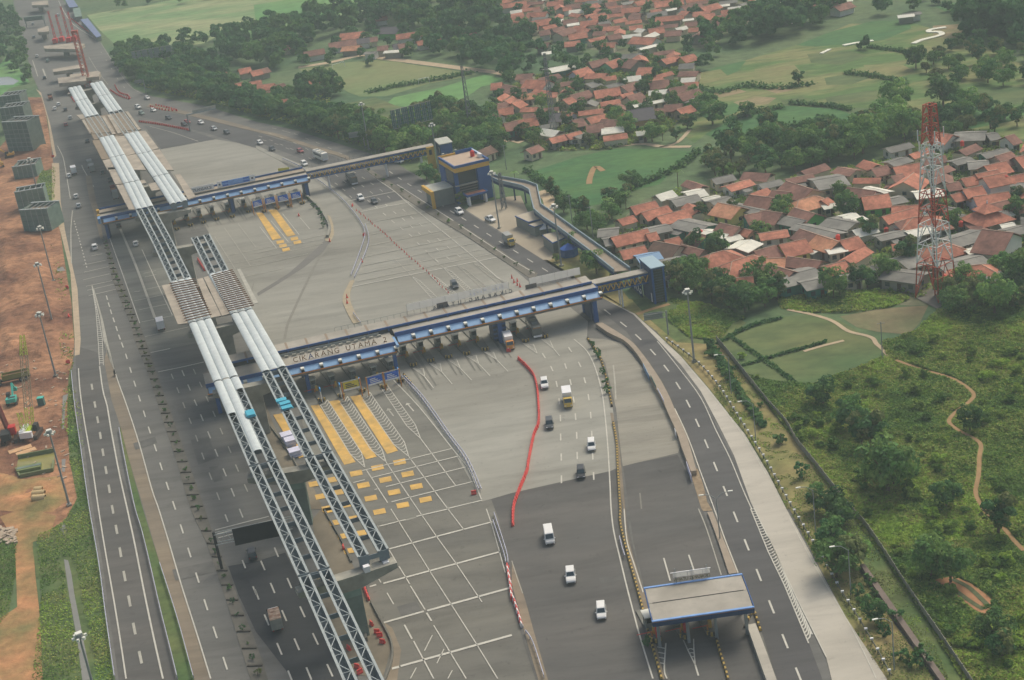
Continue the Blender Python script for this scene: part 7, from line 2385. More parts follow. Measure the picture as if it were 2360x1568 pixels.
for k, (s, m_) in enumerate((('740 180,810 170,935 330,890 345', 'b'), ('600 0,680 0,720 60,640 70', 'b'), ('670 80,735 70,755 150,690 160', 'g'))):
  q = TT(0, 0, s, 3.2)
  t = thing('site_shed', ['blue roofed site sheds in a row by the far slip road', 'blue roofed shed at the top of the far slip road', 'green roofed shed at the top of the far slip road'][k], 'shed', (q[0].x, q[0].y, 0), 'site sheds of the far works')
  mb = MB()
  mb.prism([(p.x, p.y) for p in q], 2.8, 3.2)
  mb.build('roof', mat('shed_blue', A(112, 126, 156), 0.6, 0.15, 0.3) if m_ == 'b' else m_gnet, t)
  cx = sum(q, Vector()) / len(q)
  mb = MB()
  mb.prism([tuple(cx.lerp(p, 0.94))[:2] for p in q], 0.1, 2.78)
  mb.build('wall', m_booth, t)
t = thing('site_office', 'long dark container across the far carriageway', 'container', T(0, 0, 310, 175, 0))
a, b = T(0, 0, 230, 178, 5.5), T(0, 0, 400, 160, 5.5)
mb = MB()
mb.bar(a, b, 2.5, 2.6)
mb.build('body', m_gdark, t)
for e in (a, b):
  mb = MB()
  mb.bar((e.x, e.y, 0.1), (e.x, e.y, 4.2), 0.6)
  mb.build('leg', m_grey, t)
# football goals
for k, (a, b) in enumerate((((708, 650), (820, 618)), ((1502, 785), (1600, 765)))):
  p, q = T(1, 0, *a), T(1, 0, *b)
  t = thing('goal', ['white goal at the house side of the football pitch', 'white goal at the grass side of the football pitch'][k], 'goal', p, 'goals of the football pitch')
  for e in (p, q):
    mb = MB()
    mb.bar(e, e + Vector((0, 0, 2.6)), 0.16)
    mb.build('post', m_panel, t)
  mb = MB()
  mb.bar(p + Vector((0, 0, 2.6)), q + Vector((0, 0, 2.6)), 0.16)
  mb.build('crossbar', m_panel, t)
# paths
def path(name, pts, w, m, z=0.13):
  L, R = strip_pts(smooth_path(pts), w)
  mb = MB()
  for i in range(len(L) - 1):
    mb.face([(p.x, p.y, z) for p in (R[i], R[i + 1], L[i + 1], L[i])])
  o = mb.build(name, m)
  o['kind'] = 'structure'
path('path', TT(1, 0, '390 625,700 575,980 510,1150 535,1500 580,2000 645,2250 675,2360 720') + TT(2, 0, '100 740'), 5, m_path)
path('path', TT(3, 1, '180 1290,420 1340,600 1400,740 1490,900 1530,970 1560') + TT(3, 2, '1000 40,1060 90,1125 170'), 1.1, m_path)
path('path', TT(3, 2, '1180 190,1400 270,1700 360,1890 490,1860 570,1720 680,1670 760,1760 840,1950 950,1950 1080,1940 1260,1915 1420,1990 1567') + TT(3, 3, '2040 60,2180 180,2260 280,2360 380'), 0.85, m_pathred)
path('path', TT(3, 2, '330 110,500 60,700 10') , 1.0, m_path)
path('path', TT(2, 1, '1150 1335,1280 1290,1450 1240'), 1.5, m_pathred)
path('path', TT(2, 1, '250 200,330 260,350 350,300 420'), 4, m_path)
path('path', TT(2, 0, '0 1230,100 1310') + TT(1, 0, '2220 1220,2300 1270,2360 1300'), 5, m_path)
path('path', TT(2, 0, '980 1350,1200 1330,1400 1355,1650 1355'), 2.5, m_path)
path('path', PP('1390 395,1372 385,1360 410,1358 425'), 2.0, m_pathred, 0.13)
path('path', PP('1000 390,1500 420,1700 310') [:0] or PP('1590 300,1560 330,1520 340'), 1.5, m_path)
# white ribbons of sheeting on the meadow
def ribbon(label, pts, w=2.4):
  L, R = strip_pts(smooth_path(pts), w)
  t = thing('plastic_sheeting', label, 'sheeting', (L[0].x, L[0].y, 0.04), 'white sheeting on the meadow')
  mb = MB()
  for i in range(len(L) - 1):
    q = [(p.x, p.y, 0.05) for p in (R[i], R[i + 1], L[i + 1], L[i])]
    mb.hexa(q, [(x, y, 0.4) for x, y, _ in q])
  mb.build('sheet', mat('sheeting', A(214, 214, 194), 0.6, 0.15, 0.4), t)
ribbon('long white winding sheeting on the far meadow', TT(3, 0, '1340 408,1420 375,1560 340,1605 320,1570 300,1490 300,1500 280,1640 258'))
ribbon('straight white sheeting on the far meadow', TT(3, 0, '695 425,800 405,970 380'))
ribbon('short white sheeting at the far tree group', TT(3, 0, '490 500,570 460'), 1.6)
# bed rows
for k, s in enumerate(('1640 690,1760 790,1880 880,1990 935', '1670 640,1830 720,1960 830,2060 930')):
  pass
field('vegetable_plot', TT(3, 3, '1520 655,1600 635,1720 620,1880 690,2030 800,2150 920,2000 975,1900 920,1720 780'), mat('plot_soil', A(160, 118, 84), 0.95, 0.15, 0.5), 0.06)
for k, s in enumerate(('1640 690,1760 775,1880 860,1990 925', '1700 645,1840 715,1950 810,2045 905')):
  path('crop_row', TT(3, 3, s), 0.9, mat('crop_green', A(84, 92, 62), 0.95, 0.25, 1.2), 0.16)

# ================================================================== HOUSES
ROOFS = {
 'o': ('orange tiled', mat('roof_orange', A(192, 128, 102), 0.9, 0.26, 0.9, A(160, 104, 84), 0, 0.25, rand=0.12, stain=0.2)),
 'l': ('pale orange tiled', mat('roof_pale_orange', A(206, 150, 114), 0.9, 0.2, 0.9, A(182, 128, 98), 0, 0.3, rand=0.08, stain=0.2)),
 'b': ('brown tiled', mat('roof_brown', A(148, 108, 92), 0.9, 0.24, 0.9, A(124, 92, 80), 0, 0.25, rand=0.12, stain=0.2)),
 'd': ('dark brown', mat('roof_dark_brown', A(118, 94, 78), 0.9, 0.16, 0.9, A(100, 82, 70), 0, 0.25, rand=0.08)),
 'g': ('grey sheet', mat('roof_grey', A(136, 134, 124), 0.85, 0.14, 0.7, A(116, 114, 106), 0, 0.2, rand=0.12, stain=0.2)),
 's': ('slate dark', mat('roof_slate', A(98, 94, 94), 0.85, 0.10, 0.7, rand=0.05)),
 'w': ('white sheet', mat('roof_white', A(216, 214, 196), 0.7, 0.08, 0.6, rand=0.06, stain=0.2)),
 'u': ('blue painted', mat('roof_blue', A(122, 152, 178), 0.7, 0.08, 0.6)),
}
WALLS = {'c': ('cream', mat('wall_cream', A(206, 194, 168), 0.9, 0.08, 0.5)), 'w': ('white', mat('wall_white', A(214, 212, 204), 0.9, 0.06, 0.5)), 'g': ('grey', mat('wall_grey', A(150, 144, 130), 0.9, 0.12, 0.5)),
         'y': ('yellow', mat('wall_yellow', A(222, 206, 126), 0.9, 0.06, 0.5)), 't': ('teal', mat('wall_teal', A(60, 128, 108), 0.9, 0.08, 0.5)), 'm': ('mint', mat('wall_mint', A(120, 176, 136), 0.9, 0.06, 0.5)),
         'v': ('bright green', mat('wall_green', A(104, 180, 92), 0.9, 0.06, 0.5)), 'p': ('pale lilac', mat('wall_lilac', A(196, 188, 204), 0.9, 0.06, 0.5)), 'n': ('tan', mat('wall_tan', A(206, 164, 124), 0.9, 0.06, 0.5))}
m_door = mat('door_wood', A(96, 76, 60), 0.8, 0.1, 0.8)
m_win = mat('window_pane', A(64, 76, 78), 0.2, 0.1, 0.8, spec=0.6)
m_cap = mat('ridge_tile', A(176, 150, 128), 0.9, 0.12, 0.8)
HOUSES = []     # rows: centre, axis, length, width, eave, pitch, hip, roof key, wall key, cluster
def H_(c, r, x1, y1, x2, y2, w, roof='o', wall='c', hip=0, cl='', eave=2.9, pitch=None):
  if pitch is None:
    pitch = 0.5 if roof in 'olbds' else 0.2
  zr = eave + w / 2 * pitch
  a, b = T(c, r, x1, y1, zr), T(c, r, x2, y2, zr)
  a.z = b.z = 0
  d = b - a
  L = d.length
  if hip:
    L += w * 0.7
  HOUSES.append(((a + b) / 2, math.atan2(d.y, d.x), L, w, eave, pitch, hip, roof, wall, cl))
NV, MV, FV, PV = 'tower village', 'middle village', 'far village', 'pitch side hamlet'
def many(c, r, rows, cl):
  for row in rows.strip().split('\n'):
    for it in row.split(';'):
      q = it.split()
      if not q:
        continue
      x1, y1, x2, y2, w = map(float, q[:5])
      H_(c, r, x1, y1, x2, y2, w, q[5][0], q[6] if len(q) > 6 else random.choice('ccwgg'), int(q[5][1:] or 0), cl, float(q[7]) if len(q) > 7 else 2.9)
many(2, 1, '''920 622 1238 546 7 o c;1242 592 1320 575 5 o;800 562 975 545 7 g g;1250 550 1435 510 6.5 g g;1540 465 1800 520 8 g t;1100 340 1312 290 6.5 o g;1200 394 1425 332 6.5 o;1345 432 1592 366 6.5 o g
1475 282 1702 232 8 g g;1605 214 1760 182 8 w;1765 272 1900 240 4 w;1835 296 2000 252 8 g;1905 305 2105 345 8.5 l y;2010 312 2290 372 5 g;2200 235 2420 262 9 b;2150 420 2380 375 7 b t
1925 492 2092 530 8 b c;2090 535 2210 560 4 o n;1745 555 1990 598 5 w;1975 632 2092 604 4 w;1655 572 1790 606 9 b t;1320 660 1545 700 8.5 d;1410 650 1530 620 5 o;1570 690 1765 742 4 b;1000 746 1212 700 6 o
1150 800 1345 760 7 u w;1385 850 1560 806 6 g;1420 905 1540 935 8 g;1780 792 2000 732 11 o1 p;1985 862 2255 776 10 o1 c;2240 806 2340 800 6 o;2070 722 2200 648 7 w g;2240 752 2420 700 7 b
2110 925 2260 905 6 b;2060 1000 2210 985 8 o;2290 880 2420 866 7 b;850 645 930 632 7 g g''', NV)
many(3, 1, '''175 108 410 182 9 b c;45 192 195 206 5.5 b;420 100 690 55 12 g;740 162 985 196 8 b;905 160 1110 204 3.5 w;870 250 1100 222 9 o v;250 292 460 232 8 l1 c;495 282 545 258 5 o;500 332 605 312 4 w g 2.6
250 352 430 405 8 b v;165 432 340 468 7.5 g t;270 502 655 590 5.5 g g;560 448 805 490 8 g g;690 432 802 404 5 w;790 460 868 432 4 w;1150 338 1385 326 7.5 o;1060 432 1330 358 6 o;1290 448 1545 420 9.5 o1 w;1170 490 1262 462 7 b
1045 288 1240 248 6 g g;300 548 462 602 6.5 b;462 602 645 662 7.5 l g;110 690 335 640 8.5 o y;665 655 820 614 7 o t;545 740 700 712 4 w;1005 618 1252 560 4.5 g g;1280 572 1485 522 6 w g;1480 712 1668 660 9 o1;1665 650 1955 562 8 g c
1985 552 2252 580 14 b w 4.0;1830 752 1940 724 4 w;1580 890 1965 795 8 g;1790 895 2020 868 10 o1 g;1890 1015 2135 942 7 g g;1210 838 1375 795 8.5 g;1090 930 1435 972 7.5 g g;960 892 1112 912 4.5 g;690 988 862 962 4.5 g
40 1010 425 912 9.5 g t;310 1042 505 1002 7.5 g t;500 892 702 844 6 o t;25 876 232 936 7 b;190 802 482 842 5.5 b;0 820 152 815 6 l;-60 376 125 398 8 b;1800 180 1962 150 8.5 o p;1900 250 2205 204 8.5 o p;1965 338 2255 270 6.5 b
1985 70 2185 30 7.5 o w 4.6;1790 82 1962 50 5.5 o;1920 40 2110 2 7.5 o;2230 62 2380 30 8 o;2230 132 2345 120 5.5 g w;1250 112 1342 30 9 o;1140 62 1232 40 7 b;1640 132 1752 112 5 b m;1352 212 1585 182 7 w g;1690 232 1772 212 5 o
2090 400 2200 385 5 g w;2150 510 2260 495 3.5 w;2200 560 2350 520 6 g v;1740 430 1810 418 4 g;2270 300 2380 280 7 b''', NV)
many(3, 0, '''1110 1500 1272 1452 6 g;1560 1222 1702 1246 8 o;1725 1232 2000 1222 10 g;2020 1242 2105 1230 8 g;2190 1262 2262 1242 7 b;1700 1492 1852 1452 5 g;1850 1502 2025 1490 8 g;2100 1442 2235 1402 9 b;2280 1452 2420 1420 9 o;2000 1532 2182 1490 8 o
1160 1542 1402 1502 8 o;960 1560 1090 1530 6 b''', NV)
many(2, 0, '''140 735 335 742 9 o w;302 642 562 592 9 w t;560 660 692 620 8 o p;710 575 872 540 7 b;862 580 982 540 8 o m;1072 545 1165 558 9 b;1172 626 1302 622 8 o t;1380 550 1522 510 6 o;1555 530 1667 500 7 o y;690 780 782 756 8 g;830 800 1002 762 5 g
760 840 982 806 8 o;1010 800 1132 756 7 b w;1062 890 1182 856 9 b;540 880 702 836 7 b;470 920 542 896 6 o;1280 752 1442 736 8 b;1450 820 1612 790 7 b;1522 868 1712 820 8 b v;1122 972 1432 912 3.5 w;1062 1022 1292 988 11 s n 4.2;1300 1012 1392 1000 5 b
1410 972 1562 960 6 b;1522 1010 1642 972 6 o;2 1122 212 1082 8 o t;352 1052 482 1040 8 s w;462 1030 562 1042 5 o p;690 1090 842 1050 6 o;560 1112 642 1092 7 b t;690 1160 832 1142 7 b;832 1102 982 1112 7 b;832 1192 1022 1170 8 w
345 1276 482 1242 5 o;502 1242 622 1210 5 o;582 1262 692 1226 5 g;1152 1222 1242 1210 5 w;0 952 72 922 7 o;80 872 192 858 6 l;30 830 120 815 6 b;130 1380 240 1340 5 b;1650 940 1720 900 5 g v''', MV)
many(1, 0, '''2172 772 2262 762 7 o;2292 782 2402 802 7 b;2292 932 2362 890 7 o;2192 972 2302 942 7 b;2242 1002 2362 986 7 o;2172 1052 2262 1060 5 b;1990 1205 2130 1190 6 b;2290 1140 2400 1120 8 b t''', MV)
many(1, 0, '''2 790 162 770 7 o;172 790 252 770 6 b;92 850 242 830 7 b y;150 902 322 920 6 o;470 752 632 722 6 o;10 650 102 626 6 b;240 432 302 420 5 b;-60 830 60 850 7 b;442 482 622 450 7 b w;672 402 912 362 8 b;782 312 992 290 9 o;802 432 952 420 6 l;932 362 1042 346 7 s w
1050 350 1112 340 6 b;1122 432 1212 420 6 b;1262 412 1332 400 7 s;1312 412 1402 396 7 b;1192 472 1352 460 5 w g;1012 482 1112 476 5 g w;1162 252 1332 250 9 s v;1292 322 1532 286 7 o;1482 382 1692 342 6 o;1102 162 1202 146 6 o w;1722 190 1782 180 6 o;1802 240 1882 230 6 o;1912 290 2002 270 6 b
2032 1400 2160 1350 6 d''', PV)
many(0, 0, '''2200 640 2300 620 7 o;2310 660 2400 640 7 o;2040 680 2080 668 5 o;2110 790 2230 760 7 o;2240 770 2400 740 7 o''', PV)
many(2, 0, '''20 150 160 150 8 o;110 240 240 225 7 o;215 190 400 165 8 o;390 195 460 180 4 w;470 190 600 170 6 b;510 225 610 210 5 w;250 290 340 275 6 b w;370 270 470 245 6 b;410 300 540 250 7 b c;520 320 680 295 7 o t;490 390 620 375 6 o;240 400 340 395 6 b;280 485 355 475 5 w;720 150 850 120 8 o w
880 330 990 310 6 b;800 400 950 390 6 o;1120 340 1330 350 8 o;1170 450 1320 410 4 w;1260 270 1390 250 7 o;1420 290 1560 280 6 b;150 120 320 110 6 o;860 30 950 15 6 b;1010 30 1110 10 6 g;1330 160 1560 140 6 o;1420 90 1510 75 4 w;1560 60 1720 20 7 b;1480 150 1560 135 5 o
1580 180 1670 170 4 w;1730 140 1860 120 8 o;1740 70 1890 30 7 o;1880 150 2090 120 8 o;1930 100 2080 80 7 o;2050 170 2120 150 6 b;1900 20 2070 0 6 g;2100 40 2230 10 6 g;2240 50 2380 20 8 o;1600 210 1700 200 5 b;1700 320 1740 290 6 b;330 20 480 5 6 o;500 50 640 30 6 b;660 60 780 30 6 o;470 70 540 60 5 o;1130 20 1210 0 6 o c
880 90 1000 70 6 b;1020 80 1180 65 6 o;1080 150 1180 140 5 b;1900 50 2000 38 4 w;2110 90 2220 70 7 o''', FV)
many(3, 0, '''0 40 200 20 6 w;150 90 300 70 7 o;300 50 420 40 5 w;220 20 330 5 6 b;400 30 480 20 5 b m;500 20 590 -5 7 b;610 60 750 20 7 b;660 0 780 -10 5 w;40 120 140 105 5 g;170 150 240 145 4 w;1200 145 1340 130 5 w;1250 130 1400 110 5 g''', FV)
gap_poly = PP('1400 545,1480 480,1600 432,1900 405,2010 378,2230 310,2400 350,2400 600,2220 640,1900 672,1720 615,1590 612')
gx, gy = [p.x for p in gap_poly], [p.y for p in gap_poly]
_na = [h[1] for h in HOUSES if h[9] == NV]
for _ in range(4000):
  if len(HOUSES) > 262:
    break
  p = Vector((random.uniform(min(gx), max(gx)), random.uniform(min(gy), max(gy)), 0))
  r_ = False
  for i in range(len(gap_poly)):
    a, b = gap_poly[i], gap_poly[(i + 1) % len(gap_poly)]
    if (a.y > p.y) != (b.y > p.y) and p.x < (b.x - a.x) * (p.y - a.y) / (b.y - a.y) + a.x:
      r_ = not r_
  if not r_ or (p - Vector((105, 352, 0))).length < 12 or any((p - h[0]).length < max(h[2], h[3]) * .5 + 4.2 for h in HOUSES):
    continue
  HOUSES.append((p, random.choice(_na), random.uniform(6, 8.5), random.uniform(4.5, 6), 2.7, 0.3, 0, random.choice('gggbbo'), random.choice('ccgwt'), NV))
# far roofs that run out of the top of the picture
_az = [h[1] for h in HOUSES if h[9] == FV]
pts_done = [h[0] for h in HOUSES]
far_poly = (1140, -30, 1960, 22)
tries = 0
while tries < 3000 and len(HOUSES) < 299:
  tries += 1
  x, y = random.uniform(1150, 1950), random.uniform(-28, 26)
  p = P(x, y)
  if min((p - q).length for q in pts_done) < 11:
    continue
  pts_done.append(p)
  HOUSES.append((p, random.choice(_az) + random.uniform(-.1, .1), random.uniform(9, 16), random.uniform(6, 9), 2.9, 0.5, 0, random.choice('oooobbgw'), random.choice('cwg'), FV))
def proj(p):
  c = CAM_R.transposed() @ (Vector(p) - Vector((0, 0, HGT)))
  return 1180 + F_PX * c.x / -c.z, 784 - F_PX * c.y / -c.z
# labels: look first, then the order from the left among houses of that look in that village
def desc(h):
  near = (h[0].length < 520) or h[8] in 'ytmvpn'
  return f"{ROOFS[h[7]][0]} {'hipped' if h[6] else ('low pitched' if h[7] in 'gw' else 'gabled')} house" + (f" with {WALLS[h[8]][0]} walls" if near else '')
groups = {}
for h in HOUSES:
  groups.setdefault((desc(h), h[9]), []).append(h)
labels = {}
for (d_, cl), hs in groups.items():
  hs.sort(key=lambda h: proj(h[0])[0])
  for i, h in enumerate(hs):
    labels[id(h)] = f'{d_} in the {cl}' if len(hs) == 1 else f'{d_}, {ordinal(i + 1)} such from left in {cl}'
def house(h):
  p, az, L, w, ev, pitch, hip, rk, wk, cl = h
  f = Fr(p, az)
  t = thing('house', labels[id(h)], 'house', (p.x, p.y, 0), 'houses of the ' + cl)
  rm, wm = ROOFS[rk][1], WALLS[wk][1]
  hw, hl = w / 2, L / 2
  o = 0.55
  zr = ev + hw * pitch
  wi, li = hw - 0.35, hl - 0.35
  zi = ev + (hw - wi) * pitch * 0
  mb = MB()
  if hip:
    f.box(mb, -li, li, -wi, wi, 0.05, ev - 0.02)
  else:
    zg = ev - 0.04 + wi * pitch
    prof = [(-wi, 0.05), (wi, 0.05), (wi, ev - 0.04), (0, zg), (-wi, ev - 0.04)]
    mb.loft([[f.w(-li, n, z) for n, z in prof], [f.w(li, n, z) for n, z in prof]])
  mb.build('wall', wm, t)
  mb = MB()
  th = 0.14
  we, ze = hw + o, ev - o * pitch + 0.12
  zt = zr + 0.12
  if hip:
    le = hl + o
    r_ = max(0.3, hl - hw)
    E4 = [f.w(-le, -we, ze), f.w(le, -we, ze), f.w(le, we, ze), f.w(-le, we, ze)]
    ra, rb = f.w(-r_, 0, zt), f.w(r_, 0, zt)
    for q in ((E4[0], E4[1], rb, ra), (E4[1], E4[2], rb), (E4[2], E4[3], ra, rb), (E4[3], E4[0], ra)):
      mb.face(q)
    mb.face([q - Vector((0, 0, th)) for q in E4[::-1]])
    for i in range(4):
      a, b = E4[i], E4[(i + 1) % 4]
      mb.face([a - Vector((0, 0, th)), b - Vector((0, 0, th)), b, a])
    mb.build('roof', rm, t)
    mb = MB()
    mb.bar(ra, rb, 0.26, 0.16)
    for e, r2 in ((E4[0], ra), (E4[3], ra), (E4[1], rb), (E4[2], rb)):
      mb.bar(e, r2, 0.22, 0.12)
    mb.build('ridge_cap', m_cap if rk in 'olbd' else rm, t)
  else:
    le = hl + 0.4
    for s in (-1, 1):
      a, b, c_, d_ = f.w(-le, s * we, ze), f.w(le, s * we, ze), f.w(le, 0, zt), f.w(-le, 0, zt)
      top = [a, b, c_, d_] if s < 0 else [d_, c_, b, a]
      mb.hexa([q - Vector((0, 0, th)) for q in top], top)
    mb.build('roof', rm, t)
    mb = MB()
    mb.bar(f.w(-le, 0, zt), f.w(le, 0, zt), 0.24, 0.14)
    mb.build('ridge_cap', m_cap if rk in 'olbd' else rm, t)
  if cl == NV and L > 8 and not hip and random.random() < 0.75:
    # lean-to along one side
    s = random.choice((-1, 1))
    x0 = random.uniform(-hl * .8, 0)
    x1 = x0 + random.uniform(.4, .8) * hl
    rk2 = random.choice('gggbw')
    q = [f.w(x0, s * (we - .2), ev - .32), f.w(x1, s * (we - .2), ev - .32), f.w(x1, s * (we + 2.2), ev - .75), f.w(x0, s * (we + 2.2), ev - .75)]
    if s < 0:
      q = q[::-1]
    mb = MB()
    mb.hexa([v - Vector((0, 0, .08)) for v in q], q)
    mb.build('lean_to_roof', ROOFS[rk2][1], t)
    mb = MB()
    f.box(mb, x0 + .2, x1 - .2, min(s * (wi + .02), s * (we + 1.8)), max(s * (wi + .02), s * (we + 1.8)), 0.05, ev - .9)
    mb.build('lean_to_wall', random.choice((wm, WALLS['g'][1])), t)
  if p.length < 640:
    # doors and windows on the side that looks at the motorway
    s = -1 if f.n.dot(Vector((0, 0, 0)) - p) < 0 else 1
    n_ = s * (wi + 0.03)
    k = max(2, int(L / 3.2))
    for i in range(k):
      x = -li + (i + 0.5) * 2 * li / k
      mb = MB()
      if i == k // 2:
        f.box(mb, x - 0.5, x + 0.5, min(n_, n_ + s * .04), max(n_, n_ + s * .04), 0.08, 2.1)
        mb.build('door', m_door, t)
      else:
        f.box(mb, x - 0.6, x + 0.6, min(n_, n_ + s * .04), max(n_, n_ + s * .04), 0.95, 2.1)
        mb.build('window', m_win, t)
    e = -1 if f.u.dot(-p) < 0 else 1
    x = e * (li + 0.03)
    mb = MB()
    f.box(mb, min(x, x + e * .04), max(x, x + e * .04), -0.6, 0.6, 1.0, 2.1)
    mb.build('window', m_win, t)
  return t
for h in HOUSES:
  house(h)
# smaller roofs packed between those, beyond what can be told apart one by one
def poly_in(pl, x, y):
  r_ = False
  for i in range(len(pl)):
    a, b = pl[i], pl[(i + 1) % len(pl)]
    if (a.y > y) != (b.y > y) and x < (b.x - a.x) * (y - a.y) / (b.y - a.y) + a.x:
      r_ = not r_
  return r_
mb = MB()
placed = [(h[0].x, h[0].y, max(h[2], h[3]) * .5 + 3.6) for h in HOUSES]
for s, num in (('1150 0,1200 -30,1960 -36,1950 8,1850 24,1740 40,1690 62,1600 88,1470 105,1300 108,1190 62', 95), ('1130 245,1200 195,1330 158,1560 128,1600 190,1590 255,1520 305,1420 335,1270 335,1180 300', 34), ('1420 540,1480 490,1620 440,1900 410,2050 380,2240 320,2380 350,2380 590,2200 640,1900 665,1740 610,1600 605', 26)):
  pl = PP(s)
  n_ = 0
  for _ in range(6000):
    if n_ >= num:
      break
    x, y = random.uniform(min(p.x for p in pl), max(p.x for p in pl)), random.uniform(min(p.y for p in pl), max(p.y for p in pl))
    if not poly_in(pl, x, y) or any((x - a) ** 2 + (y - b) ** 2 < (r_ + 1) ** 2 for a, b, r_ in placed) or (x - 105) ** 2 + (y - 352) ** 2 < 120:
      continue
    n_ += 1
    L, w = random.uniform(5.5, 10.5), random.uniform(4.5, 7)
    placed.append((x, y, L * .5 + 2.6))
    f = Fr((x, y), random.choice(_az) + random.uniform(-.12, .12) + random.choice((0, 0, math.pi / 2)))
    ev, zr = 2.6, 2.6 + w * .22
    mb.i = 0
    f.box(mb, -L / 2 + .4, L / 2 - .4, -w / 2 + .4, w / 2 - .4, 0.05, ev)
    mb.i = random.choice((1, 1, 1, 2, 2, 3, 4))
    for sd_ in (-1, 1):
      q = [f.w(-L / 2, sd_ * w / 2, ev - .1), f.w(L / 2, sd_ * w / 2, ev - .1), f.w(L / 2, 0, zr), f.w(-L / 2, 0, zr)]
      q = q if sd_ < 0 else q[::-1]
      mb.hexa([v - Vector((0, 0, .12)) for v in q], q)
o = mb.build('distant_houses', [WALLS['c'][1], ROOFS['o'][1], ROOFS['b'][1], ROOFS['g'][1], ROOFS['w'][1]])
tag(o, 'small packed roofs filling the gaps of the far villages', 'houses', None, 'stuff')
DIST = [(a, b, r_ - 1) for a, b, r_ in placed[len(HOUSES):]]
# the two-tiered prayer house
pp = T(3, 1, 2025, 560, 0)
t = thing('prayer_house', 'square prayer house with two tiered orange roof and white finial', 'prayer house', pp)
mb = MB()
mb.box(pp.x, pp.y, 1.7, 8, 8, 3.3, 0.3)
mb.build('wall', WALLS['c'][1], t)
for z0, z1, r0, r1 in ((3.36, 5.4, 5.4, 2.2), (6.0, 7.8, 3.0, 0.15)):
  c_, s_ = math.cos(0.3), math.sin(0.3)
  sq = lambda r, z: [(pp.x + (x * c_ - y * s_) * r, pp.y + (x * s_ + y * c_) * r, z) for x, y in ((-1, -1), (1, -1), (1, 1), (-1, 1))]
  mb = MB()
  mb.hexa(sq(r0, z0), sq(r1, z1))
  mb.build('roof_tier', ROOFS['o'][1], t)
mb = MB()
mb.box(pp.x, pp.y, 5.7, 3.8, 3.8, 0.56, 0.3)
mb.build('clerestory', WALLS['g'][1], t)
mb = MB()
mb.tube(pp + Vector((0, 0, 7.8)), pp + Vector((0, 0, 8.6)), 0.25, 0.1, 8)
mb.build('finial', m_panel, t)
# water tanks on stands
for k, (c, r, x, y, z, l) in enumerate(((3, 1, 645, 625, 3.6, 'red water tank on a stand behind the long grey sheds'), (3, 1, 1778, 500, 3.0, 'red water tank on a stand left of the prayer house'), (3, 1, 1630, 1000, 3.6, 'round red water tank beside the foot of the lattice tower'),
                    (3, 1, 2040, 1090, 2.4, 'red water tank at the lower right grey house'), (3, 1, 1090, 560, 2.4, 'red water tank at the long grey wall'), (3, 0, 1790, 1325, 4.4, 'red water tank among the trees at the back'), (3, 1, 2195, 80, 5.2, 'red tank on the white walled house'), (3, 1, 70, 1030, 3.4, 'red tank on the long grey roof at the left front'), (2, 1, 1740, 580, 3.0, 'red tank at the white roof in the middle of the rows'))):
  q = T(c, r, x, y, z)
  t = thing('water_tank', l, 'water tank', (q.x, q.y, 0), 'red water tanks of the village')
  mb = MB()
  mb.tube(q - Vector((0, 0, 0.7)), q + Vector((0, 0, 0.7)), 0.62, n=12)
  mb.build('tank_body', mat('tank_red', A(206, 76, 60), 0.5, 0.06, 0.6), t)
  mb = MB()
  mb.tube(q + Vector((0, 0, 0.72)), q + Vector((0, 0, 1.0)), 0.55, 0.2, 10)
  mb.build('lid', mat('tank_red', A(206, 76, 60)), t)
  mb = MB()
  for dx, dy in ((-.5, -.5), (.5, -.5), (.5, .5), (-.5, .5)):
    mb.bar((q.x + dx, q.y + dy, 0.05), (q.x + dx, q.y + dy, z - 0.72), 0.12)
  mb.build('stand', m_grey, t)

# ================================================================== PLANTS
def leafmat(name, c1, c2, rand=0.22):
  m = mat(name, c1, 0.75, 0.28, 0.9, c2, 0, 0.25, rand=rand, spec=0.15, detail=3)
  nt = m.node_tree
  pb_ = nt.nodes['Principled BSDF']
  if 'Translucent BSDF' not in nt.nodes:
    tr = nt.nodes.new('ShaderNodeBsdfTranslucent')
    mx = nt.nodes.new('ShaderNodeMixShader')
    mx.inputs[0].default_value = 0.33
    nt.links.new(pb_.inputs['Base Color'].links[0].from_socket, tr.inputs['Color'])
    nt.links.new(pb_.outputs[0], mx.inputs[1])
    nt.links.new(tr.outputs[0], mx.inputs[2])
    nt.links.new(mx.outputs[0], nt.nodes['Material Output'].inputs['Surface'])
  return m
LM_ = [leafmat('leaf_dark', A(66, 108, 64), A(84, 120, 70)), leafmat('leaf_mid', A(86, 126, 68), A(106, 138, 74)), leafmat('leaf_olive', A(108, 122, 74), A(122, 128, 80)), leafmat('leaf_fresh', A(112, 148, 76), A(128, 154, 84))]
m_bark = mat('bark', A(104, 90, 72), 0.95, 0.2, 1.0)
def cards(centers, normals, size, rng):
  """leaf-sized quads as one vertex array."""
  n = len(centers)
  r = rng.normal(size=(n, 3))
  t = np.cross(normals, r)
  t /= np.linalg.norm(t, axis=1, keepdims=True) + 1e-9
  b = np.cross(normals, t)
  s = size[:, None]
  q = np.stack([centers - t * s - b * s * .7, centers + t * s - b * s * .5, centers + t * s * .8 + b * s * .7, centers - t * s * .7 + b * s * .6], 1)
  return q.reshape(-1, 3)
